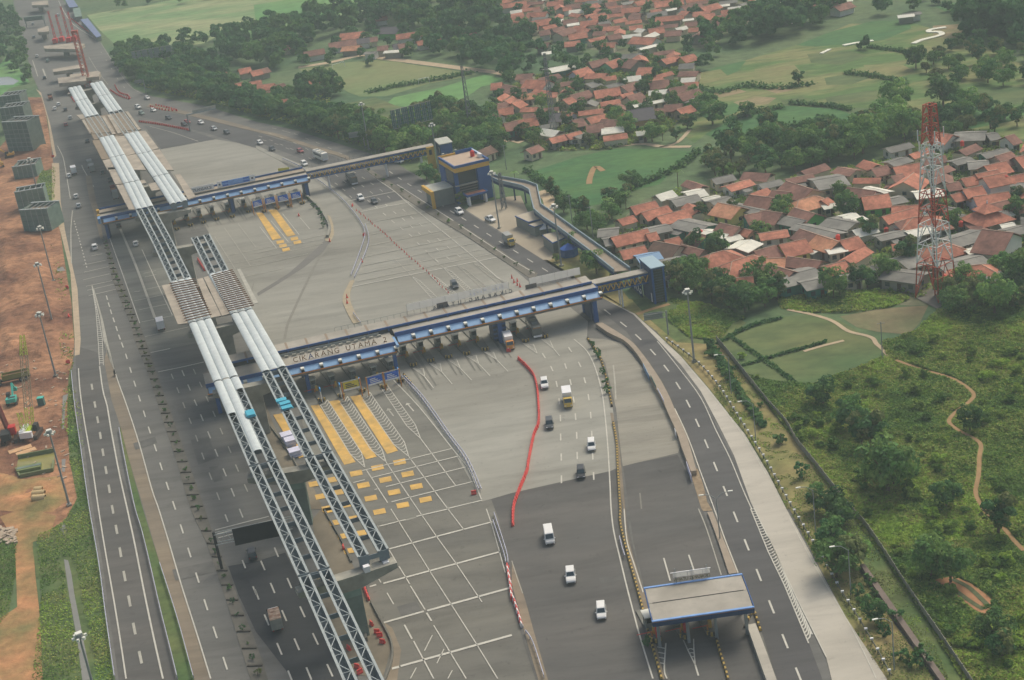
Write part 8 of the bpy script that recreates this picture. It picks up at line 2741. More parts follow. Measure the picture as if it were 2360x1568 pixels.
def cards_mesh(name, verts, m, mats_idx=None):
  n = len(verts) // 4
  me = bpy.data.meshes.new(name)
  me.vertices.add(len(verts))
  me.vertices.foreach_set('co', verts.astype(np.float32).ravel())
  me.loops.add(n * 4)
  me.loops.foreach_set('vertex_index', np.arange(n * 4, dtype=np.int32))
  me.polygons.add(n)
  me.polygons.foreach_set('loop_start', np.arange(0, n * 4, 4, dtype=np.int32))
  me.polygons.foreach_set('loop_total', np.full(n, 4, dtype=np.int32))
  for q in (m if isinstance(m, list) else [m]):
    me.materials.append(q)
  if mats_idx is not None:
    me.polygons.foreach_set('material_index', mats_idx.astype(np.int32))
  me.update(calc_edges=True)
  return me
def crown_verts(rng, R, Hc, z0, nclump, ncard, size):
  """clumps of leaf cards through an uneven ellipsoid crown; heights from z0 to z0+Hc."""
  out = []
  R = R * rng.uniform(0.9, 1.1)
  skew = rng.uniform(-.3, .3, 2)
  for k in range(nclump):
    while True:
      u = rng.uniform(-1, 1, 3)
      if (u ** 2).sum() < 1 and u[2] > -0.9:
        break
    u /= max(0.45, np.linalg.norm(u)) ** 0.45
    c = np.array([(u[0] + skew[0] * u[2]) * R * 0.8, (u[1] + skew[1] * u[2]) * R * 0.8, z0 + Hc * 0.5 + u[2] * Hc * 0.40])
    rc = R * rng.uniform(0.18, 0.44)
    v = rng.normal(size=(ncard, 3))
    v /= np.linalg.norm(v, axis=1, keepdims=True)
    v[:, 2] = np.where(v[:, 2] < -0.35, -v[:, 2], v[:, 2])
    pts = c + v * rc * rng.uniform(0.72, 1.08, (ncard, 1)) * np.array([1, 1, 0.8])
    nrm = v + rng.normal(size=(ncard, 3)) * 0.45
    nrm /= np.linalg.norm(nrm, axis=1, keepdims=True)
    out.append(cards(pts, nrm, rng.uniform(0.55, 1.15, ncard) * size, rng))
  return np.concatenate(out)
VAR = []
for k in range(8):
  rng = np.random.default_rng(100 + k)
  R, Hc, z0 = [(3.6, 6.6, 0.9), (4.2, 6.8, 1.2), (3.2, 7.4, 1.2), (4.6, 6.0, 1.0), (3.0, 5.6, 0.7), (3.8, 7.2, 1.0), (4.4, 7.8, 1.4), (3.4, 6.0, 0.5)][k]
  cv = crown_verts(rng, R, Hc, z0, 26, 66, 0.34)
  lm_ = LM_[[0, 1, 0, 1, 2, 0, 1, 0][k]]
  tone = np.repeat(rng.random(26) < 0.38, 66).astype(np.int32)
  me = cards_mesh('crown', cv, [lm_, LM_[[1, 3, 2, 1, 3, 1, 3, 2][k]]], tone)
  mb = MB()
  mb.tube((0, 0, -0.1), (0.15, 0.1, z0 + Hc * 0.3), 0.28, 0.16, 7)
  for j in range(5):
    a = 2 * math.pi * j / 5 + k
    mb.tube((0.15, 0.1, z0 + Hc * 0.1 + 0.25 * j), (R * 0.55 * math.cos(a), R * 0.55 * math.sin(a), z0 + Hc * 0.45 + 0.2 * j), 0.13, 0.05, 5)
  tr = mb.mesh('trunk', m_bark)
  low = crown_verts(rng, R, Hc, z0 * 0.4, 15, 30, 0.64)
  VAR.append((me, tr, low, R, Hc + z0))
BUSH = [VAR[0][2], VAR[3][2], VAR[4][2]]
HB = np.array([[h[0].x, h[0].y, math.cos(h[1]), math.sin(h[1]), h[2] / 2, h[3] / 2] for h in HOUSES])
def in_house(x, y, pad):
  dx, dy = x - HB[:, 0], y - HB[:, 1]
  u = np.abs(dx * HB[:, 2] + dy * HB[:, 3]) - HB[:, 4]
  v = np.abs(-dx * HB[:, 3] + dy * HB[:, 2]) - HB[:, 5]
  return bool(np.any((u < pad) & (v < pad))) or any((x - a) ** 2 + (y - b) ** 2 < r_ * r_ for a, b, r_ in DIST)
def inside(poly, x, y):
  r = False
  n = len(poly)
  for i in range(n):
    x1, y1 = poly[i][0], poly[i][1]
    x2, y2 = poly[(i + 1) % n][0], poly[(i + 1) % n][1]
    if (y1 > y) != (y2 > y) and x < (x2 - x1) * (y - y1) / (y2 - y1) + x1:
      r = not r
  return r
TREES = []      # x, y, scale, variant, region
cell = {}
def free(x, y, d):
  cx, cy = int(x // 8), int(y // 8)
  for i in range(cx - 2, cx + 3):
    for j in range(cy - 2, cy + 3):
      for (a, b) in cell.get((i, j), ()):
        if (a - x) ** 2 + (b - y) ** 2 < d * d:
          return False
  return True
def add_tree(x, y, s, v, reg):
  TREES.append((x, y, s, v, reg))
  cell.setdefault((int(x // 8), int(y // 8)), []).append((x, y))
def wood(s, spacing, reg, sc=(0.8, 1.25), pad=0.6, limit=400, variants=range(8)):
  poly = PP(s)
  xs, ys = [p.x for p in poly], [p.y for p in poly]
  area = (max(xs) - min(xs)) * (max(ys) - min(ys))
  n = 0
  for _ in range(int(min(9000, area / spacing ** 2 * 5))):
    x, y = random.uniform(min(xs), max(xs)), random.uniform(min(ys), max(ys))
    if n >= limit or not inside(poly, x, y) or not free(x, y, spacing) or in_house(x, y, pad):
      continue
    add_tree(x, y, random.uniform(*sc), random.choice(list(variants)), reg)
    n += 1
BELT, NWOOD, PWOOD, MIDT, UPT, HILLT, NEARV, RAMPT, FRONTT, RIGHTT = ('motorway tree belt', 'wood beyond the hamlet', 'wood beside the football pitch', 'middle village', 'far village', 'top right grove', 'wood behind the tower village', 'ramp side bushes', 'row below the tower village', 'meadow side thicket')
# single trees picked out in the photograph: D pixel of the crown centre, scale
def pick(x, y, s, v, reg, z=4.0):
  p = P(x, y, z * s)
  add_tree(p.x, p.y, s, v, reg)
for x, y, s, v in ((1322, 556, 0.85, 0), (1372, 604, 0.9, 1), (1422, 632, 0.55, 0), (1395, 598, 0.6, 7), (1282, 592, 0.4, 4), (1350, 585, 0.4, 2)):
  pick(x, y, s, v, 'yard beside the huts')
for x, y, s, v in ((980, 392, 0.9, 0), (1018, 418, 0.8, 2), (1040, 437, 0.75, 0), (1062, 455, 0.6, 7), (1000, 408, 0.6, 5)):
  pick(x, y, s, v, 'office front')
for x, y, s, v in ((1938, 1180, 0.75, 0), (1915, 1160, 0.7, 5), (1915, 1228, 0.85, 0), (1925, 1290, 1.0, 3), (1968, 1268, 1.0, 4), (1878, 1150, 0.65, 2), (2015, 1410, 0.55, 0), (1880, 1130, 0.45, 0)):
  pick(x, y, s, v, 'near verge', 3.6)
for x, y, s, v in ((2090, 580, 1.1, 2), (2225, 645, 0.9, 1), (2060, 1085, 0.9, 1), (2180, 1140, 0.7, 0), (2235, 965, 0.7, 0), (2300, 1190, 1.0, 2), (1895, 900, 0.9, 5), (1960, 950, 1.0, 0), (2010, 1000, 1.0, 2), (2045, 1080, 1.3, 1), (1985, 995, 0.9, 2), (2290, 1440, 0.8, 3), (2310, 1480, 0.7, 7), (2145, 1290, 0.9, 1), (2190, 1300, 0.9, 1)):
  pick(x, y, s, v, 'scrub land')
for x, y, s, v in ((2172, 205, 1.6, 0), (1840, 178, 0.8, 2), (1988, 92, 1.0, 7), (2110, 130, 1.2, 0), (1720, 250, 0.8, 0), (1640, 255, 1.3, 0), (1615, 240, 0.9, 1)):
  pick(x, y, s, v, 'open meadow')
for x, y, s, v in ((1801, 470, 0.9, 3), (1615, 485, 0.75, 2), (1650, 565, 0.95, 0), (1955, 470, 1.0, 0), (1800, 490, 0.8, 1), (1935, 440, 0.6, 1), (2000, 525, 0.9, 2), (2195, 510, 0.8, 0), (2340, 480, 0.8, 0), (1975, 640, 0.8, 2), (1998, 640, 0.7, 0), (1920, 655, 0.9, 1), (1750, 530, 0.7, 1), (1600, 560, 0.8, 5), (2345, 450, 0.7, 2), (2160, 490, 0.7, 2), (2040, 620, 0.9, 1), (1690, 480, 0.6, 2)):
  pick(x, y, s, v, 'tower village')
wood('1000 60,1010 20,1140 -20,1150 60,1110 80,1060 50', 9, NWOOD, (1.2, 1.9))
wood('302 182,262 140,330 116,420 125,500 150,530 165,520 196,600 236,690 226,702 195,760 190,785 222,700 250,770 270,850 296,960 338,1000 366,940 378,860 346,765 318,680 290,590 268,480 236,360 212', 5.2, BELT, (0.9, 1.4), limit=280)
wood('1000 252,1060 262,1120 300,1165 345,1150 372,1100 372,1010 330,960 305,960 270', 5.4, BELT, (0.8, 1.3), limit=90)
wood('1545 618,1600 640,1700 652,1770 672,1800 700,1740 735,1650 705,1560 690', 4.2, FRONTT, (0.75, 1.1), limit=60)
wood('2150 690,2240 650,2370 600,2380 720,2290 740,2200 730', 4.6, FRONTT, (0.7, 1.1), limit=40)
wood('1248 440,1290 450,1330 482,1385 490,1440 430,1476 432,1440 482,1400 530,1380 545,1330 520,1285 500', 5, RAMPT, (0.5, 0.95), limit=60)
wood('1600 392,1650 362,1800 305,1900 332,2010 282,2070 252,2120 320,2010 366,1890 378,1870 395,1740 402,1650 425', 6, NEARV, (0.6, 1.5), limit=120)
wood('2120 300,2200 260,2380 270,2380 310,2260 320,2140 330', 7, NEARV, (0.8, 1.2), limit=30)
wood('1170 190,1260 120,1450 112,1640 108,1650 150,1540 200,1610 210,1660 270,1600 300,1560 330,1300 340,1140 330,1120 260', 9, MIDT, (0.55, 0.95), 0.8, limit=110)
wood('520 98,600 70,700 52,830 26,900 -5,1010 -20,1000 60,1050 60,1050 90,900 60,760 85,700 110,650 160,560 160,500 130', 9.5, NWOOD, (1.2, 1.9), limit=160)
wood('1060 60,1180 60,1260 110,1200 185,1170 178,1090 152,1020 135,960 112,1000 80', 8, PWOOD, (1.0, 1.6), limit=110)
wood('700 60,1050 60,1050 130,900 150,700 165,640 160', 13, PWOOD, (0.7, 1.0), 1.2, limit=40)
wood('1600 112,1640 80,1720 58,1790 28,1920 0,1965 30,1900 58,1800 92,1690 112', 8.5, UPT, (1.2, 1.9), limit=90)
wood('1150 0,1950 -40,1950 40,1600 80,1200 100', 14, UPT, (0.6, 1.1), 1.0, limit=110)
wood('1960 30,2060 0,2250 0,2230 30,2100 40', 12, UPT, (0.8, 1.2), limit=30)
wood('2232 60,2260 10,2300 -20,2420 -20,2420 100,2330 104,2240 92', 7.5, HILLT, (1.6, 2.5), limit=60)
wood('2085 160,2190 108,2260 95,2380 112,2380 200,2240 196,2150 200', 7, RIGHTT, (0.6, 1.0), limit=80)
wood('-60 60,40 20,55 100,72 180,50 205,20 160,-60 130', 9, NWOOD, (0.8, 1.3), limit=40)
wood('230 20,560 -30,900 -40,900 -12,560 -4,240 30', 16, NWOOD, (0.8, 1.3), limit=30)
wood('330 100,470 95,500 70,520 80,480 112,420 118,330 122', 10, NWOOD, (0.8, 1.2), limit=20)
PLANTN = {}
TREES.sort(key=lambda t: t[0] ** 2 + t[1] ** 2)
KIND = ['spreading dark tree', 'round mid green tree', 'tall narrow dark tree', 'wide flat topped green tree', 'olive toned round tree', 'dense dark tree', 'large mid green tree', 'low dark bushy tree']
NIND = 290
byl = {}
for i, (x, y, s, v, reg) in enumerate(TREES[:NIND]):
  byl.setdefault((KIND[v], reg), []).append(i)
tl = {}
for (k_, reg), ids in byl.items():
  ids.sort(key=lambda i: proj(Vector((TREES[i][0], TREES[i][1], 3)))[0])
  for j, i in enumerate(ids):
    tl[i] = f'{k_} in the {reg}' if len(ids) == 1 else f'{k_}, {ordinal(j + 1)} from left in the {reg}'
for i, (x, y, s, v, reg) in enumerate(TREES[:NIND]):
  me, tr, low, R, Ht = VAR[v]
  rz = random.uniform(0, 6.28)
  t = thing('tree', tl[i], 'tree', (x, y, 0), reg, rz)
  t.scale = (s * random.uniform(.9, 1.1), s * random.uniform(.9, 1.1), s * random.uniform(.9, 1.12))
  meshobj('crown', me, t)
  meshobj('trunk', tr, t)
# the rest of the woods, too far to walk round: one mass per leaf tone
rest = TREES[NIND:]
for g in range(3):
  buf = []
  for i, (x, y, s, v, reg) in enumerate(rest):
    if i % 3 != g:
      continue
    a = random.uniform(0, 6.28)
    c, q = math.cos(a), math.sin(a)
    lv = VAR[v][2] * s
    buf.append(np.stack([lv[:, 0] * c - lv[:, 1] * q + x, lv[:, 0] * q + lv[:, 1] * c + y, lv[:, 2]], 1))
  if buf:
    o = bpy.data.objects.new('woodland', cards_mesh('woodland', np.concatenate(buf), LM_[[0, 1, 0][g]]))
    COL.objects.link(o)
    tag(o, ['dark far woodland around the villages', 'mid green far woodland around the villages', 'second dark part of the far woodland'][g], 'woodland', None, 'stuff')
# palms and banana-like plants near the houses
rng = np.random.default_rng(5)
pv = []
for k in range(16):
  a = 2 * math.pi * k / 16 + rng.uniform(-.2, .2)
  for j in range(5):
    f0 = (j + 0.5) / 5
    r_ = 2.6 * f0
    z = 6.2 + 1.3 * math.sin(f0 * 2.4) - 1.6 * f0 ** 2
    c = np.array([[r_ * math.cos(a), r_ * math.sin(a), z]])
    n_ = np.array([[0.5 * math.cos(a), 0.5 * math.sin(a), 1.0]])
    pv.append(cards(c, n_ / np.linalg.norm(n_), np.array([0.34 * (1.2 - 0.5 * f0)]), rng))
palm_me = cards_mesh('fronds', np.concatenate(pv), LM_[3])
mb = MB()
mb.tube((0, 0, 0), (0.2, 0.1, 6.3), 0.17, 0.12, 7)
palm_tr = mb.mesh('trunk', m_bark)
for k, (x, y, s) in enumerate(((1440, 455, .8), (1400, 470, .9), (1560, 405, .9), (1905, 640, .8), (1935, 655, .7), (1615, 560, .7), (1325, 492, .7), (1185, 405, .7), (2020, 600, .8), (2180, 470, .7), (1525, 300, .8), (1110, 420, .6))):
  p = P(x, y, 5 * s)
  t = thing('palm', ['palm between the ramp and the first orange roofs', 'palm left of the first orange roofs', 'palm behind the white roofed houses', 'palm left of the tower foot by the grey roofs', 'second palm left of the tower foot', 'palm in front of the big hipped roofs', 'palm close to the guard hut', 'palm by the kinked ramp', 'palm behind the lattice tower', 'palm at the back right of the village', 'palm at the meadow edge of the middle village', 'palm beside the office ramp'][k], 'palm', (p.x, p.y, 0), 'palms near the houses', random.uniform(0, 6))
  t.scale = (s, s, s)
  meshobj('fronds', palm_me, t)
  meshobj('trunk', palm_tr, t)
# shrubs of the planted medians, slim young trees on the verge
rng = np.random.default_rng(9)
sh_v = [crown_verts(rng, 0.8, 1.5, 0.05, 7, 22, 0.17) for _ in range(3)]
sh_me = [cards_mesh('foliage', v, LM_[k]) for k, v in enumerate(sh_v)]
mb = MB()
mb.tube((0, 0, 0), (0, 0, 0.9), 0.06, 0.04, 5)
sh_st = mb.mesh('stem', m_bark)
def shrub(p, s, label, group, k=0, name='shrub', cat='shrub'):
  t = thing(name, label, cat, p, group, random.uniform(0, 6))
  t.scale = (s * random.uniform(.85, 1.15), s * random.uniform(.85, 1.15), s)
  meshobj('foliage', sh_me[k], t)
  meshobj('stem', sh_st, t)
MM = [(a + b) / 2 for a, b in zip(MLl, MLr)]
for k, (p, az) in enumerate(along(MM, 5.3, 5.0)):
  if p.y < 205:
    continue
  shrub(Vector((p.x, p.y, 0.22)), random.uniform(0.45, 0.95), f'low shrub in the ribbed median, {ordinal(k + 1)} from the far end', 'shrubs of the ribbed median', random.randint(0, 2))
m2p = smooth_path(TT(1, 1, '1030 0,1275 168,1600 375,1920 568,2220 762,2360 858') + TT(2, 1, '215 990'))
for k, (p, az) in enumerate(along(m2p, 9.0, 2.0)):
  shrub(Vector((p.x + random.uniform(-.4, .4), p.y, 0.22)), random.uniform(0.5, 1.1), f'low shrub in the narrow median left of the side road, {ordinal(k + 1)} from the far end', 'shrubs of the narrow median', random.randint(0, 2))
for k, (c, r, x, y) in enumerate(((2, 2, 740, 70), (2, 2, 785, 135), (2, 2, 795, 170), (2, 2, 840, 320), (2, 2, 870, 420), (2, 2, 875, 490), (2, 3, 1255, 1260), (1, 1, 480, 290), (1, 1, 530, 350), (1, 1, 575, 390), (1, 1, 600, 430), (1, 1, 622, 480), (1, 1, 620, 530))):
  shrub(T(c, r, x, y, 0.2), 1.2, ['dark shrub at the top of the upper striped kerb', 'second dark shrub at the upper striped kerb', 'third dark shrub at the upper striped kerb', 'dark shrub halfway down the upper striped kerb', 'long dark shrub near the kerb end', 'lowest dark shrub at the upper kerb end', 'dark shrub at the near canopy kerb', 'plant under the curved pale wall, top one', 'plant under the curved pale wall, second one', 'plant under the curved pale wall, third one', 'plant under the curved pale wall, fourth one', 'plant under the curved pale wall, fifth one', 'plant under the curved pale wall, lowest one'][k], 'shrubs at the kerbs', 0)
for k, (c, r, x, y, s) in enumerate(((2, 2, 1810, 90, 2.0), (2, 2, 1830, 150, 2.2), (2, 2, 1920, 280, 1.4), (2, 2, 1962, 325, 1.5), (2, 2, 1985, 370, 1.6), (2, 2, 2290, 615, 1.2), (2, 2, 2280, 800, 1.2), (3, 2, 120, 960, 2.2), (3, 2, 300, 1270, 2.2), (3, 3, 940, 700, 1.8), (3, 3, 830, 790, 1.5), (3, 3, 872, 850, 1.5), (3, 3, 1080, 1170, 1.5), (3, 3, 1050, 1095, 1.2), (3, 3, 1225, 1390, 1.4), (3, 3, 1305, 1450, 1.9), (3, 3, 1420, 1440, 1.8), (3, 3, 980, 800, 1.3), (3, 3, 1180, 1040, 1.8), (3, 3, 1380, 1340, 1.6))):
  shrub(T(c, r, x, y, 0.0), s, f'slim young tree on the near verge, {ordinal(k + 1)} going down from the lamp mast', 'slim young trees of the near verge', k % 2, 'young_tree', 'young tree')
# ---------------------------------------------------------------- ground cover
def vnoise(x, y, s, seed):
  r = np.random.default_rng(seed)
  g = r.uniform(0, 1, (256, 256))
  u, v = x / s, y / s
  i, j = np.floor(u).astype(int), np.floor(v).astype(int)
  fu, fv = u - i, v - j
  fu, fv = fu * fu * (3 - 2 * fu), fv * fv * (3 - 2 * fv)
  A_ = g[i % 256, j % 256]
  B_ = g[(i + 1) % 256, j % 256]
  C_ = g[i % 256, (j + 1) % 256]
  D_ = g[(i + 1) % 256, (j + 1) % 256]
  return (A_ * (1 - fu) + B_ * fu) * (1 - fv) + (C_ * (1 - fu) + D_ * fu) * fv
def in_poly_np(poly, x, y):
  r = np.zeros(len(x), bool)
  n = len(poly)
  for i in range(n):
    x1, y1 = poly[i][0], poly[i][1]
    x2, y2 = poly[(i + 1) % n][0], poly[(i + 1) % n][1]
    if y1 == y2:
      continue
    c = ((y1 > y) != (y2 > y)) & (x < (x2 - x1) * (y - y1) / (y2 - y1) + x1)
    r ^= c
  return r
def seg_dist(path, x, y):
  d = np.full(len(x), 1e9)
  for a, b in zip(path[:-1], path[1:]):
    ab = np.array([b.x - a.x, b.y - a.y])
    t = np.clip(((x - a.x) * ab[0] + (y - a.y) * ab[1]) / (ab @ ab + 1e-9), 0, 1)
    d = np.minimum(d, np.hypot(x - a.x - t * ab[0], y - a.y - t * ab[1]))
  return d
def cover(name, label, s, n, hmax, size, mats4, seed, avoid=(), holes=(), gap=0.0, base=True, mound=4.5):
  poly = PP(s)
  r = np.random.default_rng(seed)
  xs, ys = np.array([p.x for p in poly]), np.array([p.y for p in poly])
  x, y = r.uniform(xs.min(), xs.max(), n * 3), r.uniform(ys.min(), ys.max(), n * 3)
  ok = in_poly_np(poly, x, y)
  for pth, w in avoid:
    ok &= seg_dist(pth, x, y) > w * (0.8 + 0.5 * vnoise(x, y, 2.0, seed + 9))
  for hp in holes:
    ok &= ~in_poly_np(hp, x, y)
  m_ = 0.55 * vnoise(x, y, mound, seed + 1) + 0.45 * vnoise(x, y, mound * 0.35, seed + 2)
  big = vnoise(x, y, mound * 4, seed + 3)
  ok &= (m_ * 0.6 + big * 0.4) > gap
  x, y, m_, big = x[ok][:n], y[ok][:n], m_[ok][:n], big[ok][:n]
  k = len(x)
  h = hmax * np.clip((m_ - 0.2) * 1.5, 0.05, 1.2) * (0.45 + 0.8 * big)
  z = h * np.sqrt(r.uniform(0.02, 1, k))
  nr = np.stack([r.normal(size=k) * .7, r.normal(size=k) * .7, np.abs(r.normal(size=k)) * 0.5 + 0.6], 1)
  nr /= np.linalg.norm(nr, axis=1, keepdims=True)
  v = cards(np.stack([x, y, z + 0.05], 1), nr, r.uniform(0.6, 1.3, k) * size, r)
  tone = vnoise(x, y, 9.0, seed + 5) + r.normal(size=k) * 0.12
  idx = np.digitize(tone, [0.36, 0.55, 0.72])
  o = bpy.data.objects.new(name, cards_mesh(name, v, mats4, idx))
  COL.objects.link(o)
  return tag(o, label, 'undergrowth', None, 'stuff')
SC = [leafmat('scrub_dark', A(88, 122, 58), A(104, 132, 64), 0), leafmat('scrub_mid', A(118, 146, 66), A(132, 152, 72), 0), leafmat('scrub_olive', A(142, 152, 80), A(154, 154, 90), 0), leafmat('scrub_fresh', A(134, 166, 68), A(150, 172, 76), 0)]
trk = smooth_path(TT(3, 2, '1180 190,1400 270,1700 360,1890 490,1860 570,1720 680,1670 760,1760 840,1950 950,1950 1080,1940 1260,1915 1420,1990 1567') + TT(3, 3, '2040 60,2180 180,2260 280,2360 380'))
plot = TT(3, 3, '1500 640,1600 620,1720 605,1880 680,2040 790,2170 925,2000 990,1890 930,1710 790')
pad2 = PP('1660 790,1720 750,1800 730,1875 722,1945 740,2010 790,2000 830,1925 865,1870 880,1790 884,1720 860')
cover('scrub', 'tangled green scrub covering the land right of the panel wall', '1668 800,1710 860,1800 885,1880 885,1965 855,2045 822,2030 790,2110 765,2160 720,2260 695,2420 650,2420 1620,2250 1620,2130 1425,2040 1292,1940 1158,1850 1038,1755 918', 200000, 1.15, 0.22, SC, 21, [(trk, 0.6)], [plot], 0.17)
r = np.random.default_rng(77)
bp = PP('1680 800,1800 890,1965 860,2045 825,2110 768,2260 700,2400 660,2400 1600,2260 1600,2140 1420,1945 1150,1765 920')
bx, by_ = [p.x for p in bp], [p.y for p in bp]
bb2, bt = [], []
while len(bb2) < 180:
  x, y = r.uniform(min(bx), max(bx)), r.uniform(min(by_), max(by_))
  if not inside(bp, x, y) or seg_dist(trk, np.array([x]), np.array([y]))[0] < 2.4 or inside(plot, x, y) or vnoise(np.array([x]), np.array([y]), 16.0, 3)[0] < 0.42:
    continue
  sc_ = r.uniform(0.10, 0.46)
  lv = BUSH[r.integers(0, 3)] * sc_
  a = r.uniform(0, 6.28)
  bb2.append(np.stack([lv[:, 0] * math.cos(a) - lv[:, 1] * math.sin(a) + x, lv[:, 0] * math.sin(a) + lv[:, 1] * math.cos(a) + y, lv[:, 2] * 0.85], 1))
  bt.append(np.full(len(lv) // 4, r.choice([0, 0, 1, 1, 3])))
o = bpy.data.objects.new('scrub_bushes', cards_mesh('scrub_bushes', np.concatenate(bb2), SC, np.concatenate(bt)))
COL.objects.link(o)
tag(o, 'rounded bushes growing through the green scrub', 'undergrowth', None, 'stuff')
cover('undergrowth', 'bushy undergrowth between the lamp mast and the tree row', '1545 690,1620 700,1720 735,1690 745,1660 785,1590 780,1540 740', 9000, 1.1, 0.26, SC, 22, [], [pad2], 0.25)
cover('undergrowth', 'garden undergrowth round the tower pad', '1790 690,1900 680,2050 668,2100 690,2050 710,1960 722,1870 722,1800 712', 6000, 1.3, 0.26, SC, 27, [], [], 0.2)
cover('undergrowth', 'weedy growth on the left verge of the slip road', '165 845,174 950,191 1060,208 1180,241 1400,266 1600,70 1600,96 1380,86 1240,150 1200,178 1150,160 1060,156 950,158 870', 22000, 0.7, 0.17, SC, 23, [(smooth_path(TT(0, 3, '590 460,660 600,690 800,740 1050,790 1300,820 1567')), 1.2)], [], 0.34)
cover('undergrowth', 'rough growth beside the red earth track', '-40 1262,40 1240,36 1330,18 1420,-40 1480', 3500, 0.5, 0.16, SC, 24, [], [], 0.3)
cover('undergrowth', 'green patches along the road edge of the red earth', '118 560,140 610,165 700,172 800,168 880,186 950,200 1060,160 1060,140 980,150 880,138 800,130 700', 5000, 1.0, 0.24, SC, 45, [], [], 0.46)
cover('undergrowth', 'rough growth between the scaffold and the road edge', '92 400,128 388,126 470,112 505,92 480', 1500, 1.2, 0.25, SC, 25)
cover('undergrowth', 'grassy growth on the near verge slope', '1640 905,1720 1012,1772 1096,1818 1180,1955 1428,2050 1590,2200 1600,2128 1425,2038 1292,1938 1158,1848 1038,1750 913,1690 840', 16000, 0.22, 0.13, [mat('verge_blade', A(112, 118, 68), 0.9, 0.25, 0.6), SC[1], mat('verge_blade', A(112, 118, 68)), SC[3]], 26, [], [], 0.42)
cover('undergrowth', 'garden greenery between the tower village houses', '1395 548,1445 500,1485 465,1600 428,1770 418,1900 400,2010 375,2120 312,2240 302,2420 342,2420 640,2250 660,2100 690,1900 685,1720 625,1590 622,1540 575', 26000, 1.7, 0.34, SC, 41, [], [], 0.5)
cover('undergrowth', 'garden greenery between the middle village houses', '1110 300,1130 240,1200 190,1330 150,1560 120,1610 190,1600 260,1530 310,1420 345,1260 350,1180 310', 20000, 2.0, 0.5, SC, 42, [], [], 0.48)
cover('undergrowth', 'low growth under the trees of the motorway belt', '302 190,420 170,520 200,600 240,690 228,760 225,770 270,850 296,960 338,1000 366,940 378,860 346,765 318,680 290,590 268,480 236,360 212', 16000, 2.2, 0.5, SC, 43, [], [], 0.2)
hed = []
r = np.random.default_rng(31)
for s, n, w, h in (('1610 205,1660 215,1720 200,1800 205,1870 195', 240, 2.0, 1.2), ('1700 330,1760 322,1840 325,1890 322', 260, 2.0, 1.4), ('1760 300,1850 290,1900 275,1930 290', 240, 2.2, 1.2), ('1680 280,1740 262,1800 250', 200, 1.8, 1.2), ('1950 170,2030 180,2090 195', 200, 1.8, 1.0), ('2000 110,2080 120,2130 132', 180, 1.5, 1.0), ('1820 240,1900 245,1960 255', 200, 1.6, 1.0), ('1960 330,2060 300,2150 300', 200, 1.8, 1.2), ('2120 290,2240 280,2370 250', 220, 2.0, 1.0),
                   ('1330 480,1260 430,1215 395', 260, 1.6, 1.2), ('1610 352,1560 390,1450 438', 260, 1.6, 1.4), ('1640 800,1700 900,1760 985', 300, 0.8, 1.0), ('850 215,920 200,1010 185,1090 170', 260, 2.0, 1.4), ('1655 792,1720 758,1800 735', 120, 0.6, 0.3), ('1680 775,1760 830,1830 882', 150, 0.4, 0.2), ('1665 858,1760 830,1900 790', 150, 0.4, 0.2)):
  pth = smooth_path(PP(s))
  base_ = np.array([[p.x, p.y] for p in resamp(pth, n)])
  b2 = np.repeat(base_, 3, 0) + r.normal(size=(n * 3, 2)) * w * 0.5
  z = np.abs(r.normal(size=n * 3)) * h * 0.6 + 0.1
  nr = r.normal(size=(n * 3, 3))
  nr[:, 2] = np.abs(nr[:, 2]) + .4
  nr /= np.linalg.norm(nr, axis=1, keepdims=True)
  hed.append(cards(np.concatenate([b2, z[:, None]], 1), nr, r.uniform(.3, .7, n * 3), r))
hv = np.concatenate(hed)
o = bpy.data.objects.new('hedgerow', cards_mesh('hedgerow', hv, [LM_[0], LM_[1]], r.integers(0, 2, len(hv) // 4)))
COL.objects.link(o)
tag(o, 'rough hedgerows along the field banks', 'hedgerow', None, 'stuff')

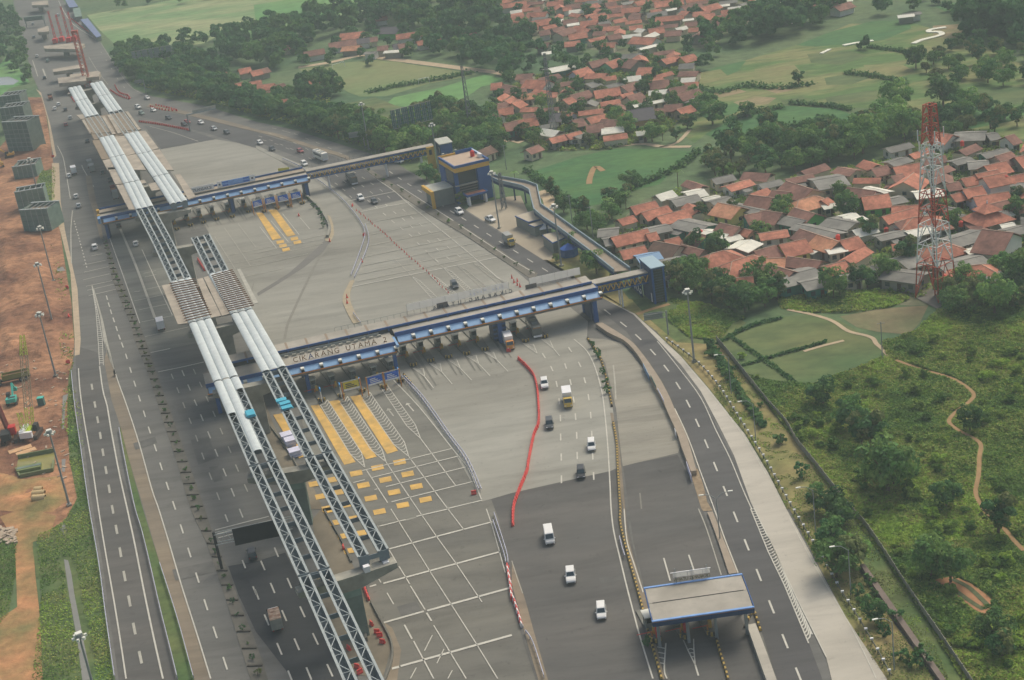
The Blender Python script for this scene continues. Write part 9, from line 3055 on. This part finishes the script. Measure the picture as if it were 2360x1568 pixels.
# bumpy spoil heaps on the red earth
def heaps(label, s, hmax, seed, m, step=0.9):
  poly = PP(s)
  xs, ys = [p.x for p in poly], [p.y for p in poly]
  gx, gy = np.meshgrid(np.arange(min(xs), max(xs), step), np.arange(min(ys), max(ys), step))
  X, Y = gx.ravel(), gy.ravel()
  ins = in_poly_np(poly, X, Y)
  edge = np.clip(seg_dist(poly + [poly[0]], X, Y) / 5.0, 0, 1)
  Z = (vnoise(X, Y, 7.0, seed) * 0.55 + vnoise(X, Y, 2.6, seed + 1) * 0.3 + vnoise(X, Y, 1.2, seed + 2) * 0.15) * hmax * edge * ins - 0.12 * (1 - ins) - 0.1
  ny, nx = gx.shape
  f = []
  I = ins.reshape(ny, nx)
  for j in range(ny - 1):
    for i in range(nx - 1):
      if I[j, i] and I[j, i + 1] and I[j + 1, i] and I[j + 1, i + 1]:
        a = j * nx + i
        f.append((a, a + 1, a + nx + 1, a + nx))
  me = bpy.data.meshes.new('earth_heap')
  me.from_pydata(np.stack([X, Y, Z], 1).tolist(), [], f)
  me.materials.append(m)
  o = bpy.data.objects.new('earth_heap', me)
  COL.objects.link(o)
  o['kind'] = 'structure'
heaps('h', '-20 530,60 520,118 560,140 640,150 720,150 800,100 840,40 830,-20 840', 2.6, 51, m_earth)
heaps('h', '62 235,95 240,108 310,118 370,80 372,68 300', 2.2, 52, m_earth)
heaps('h', '-20 1080,60 1100,150 1090,170 1150,120 1190,-20 1180', 1.3, 53, m_earth2)
heaps('h', '110 860,145 880,150 970,120 1000,100 960', 1.5, 54, m_earth)

# rubble by the earth track
r = np.random.default_rng(61)
mb = MB()
for k in range(60):
  p = T(0, 3, r.uniform(0, 150), r.uniform(170, 310), 0.1)
  mb.box(p.x, p.y, 0.25, r.uniform(.4, 1.4), r.uniform(.3, .9), r.uniform(.2, .6), r.uniform(0, 3))
for k in range(70):
  p = T(0, 2, r.uniform(0, 620), r.uniform(20, 1300), 0.1)
  mb.box(p.x, p.y, 0.15, r.uniform(.3, 1.5), r.uniform(.15, .5), r.uniform(.1, .4), r.uniform(0, 3))
o = mb.build('rubble', mat('rubble_stone', A(176, 160, 138), 0.95, 0.25, 1.0))
tag(o, 'broken concrete and planks strewn over the red earth', 'rubble', None, 'stuff')

# ================================================================== AIR
hz = bpy.data.materials.new('haze')
hz.use_nodes = True
for n in list(hz.node_tree.nodes):
  hz.node_tree.nodes.remove(n)
vo = hz.node_tree.nodes.new('ShaderNodeVolumePrincipled')
vo.inputs['Color'].default_value = (0.82, 0.97, 0.94, 1)
vo.inputs['Density'].default_value = 0.00036
vo.inputs['Anisotropy'].default_value = 0.0
mo = hz.node_tree.nodes.new('ShaderNodeOutputMaterial')
hz.node_tree.links.new(vo.outputs[0], mo.inputs['Volume'])
mb = MB()
mb.box(0, 3850, 76, 10200, 8500, 154)
o = mb.build('haze', hz)
o['kind'] = 'stuff'
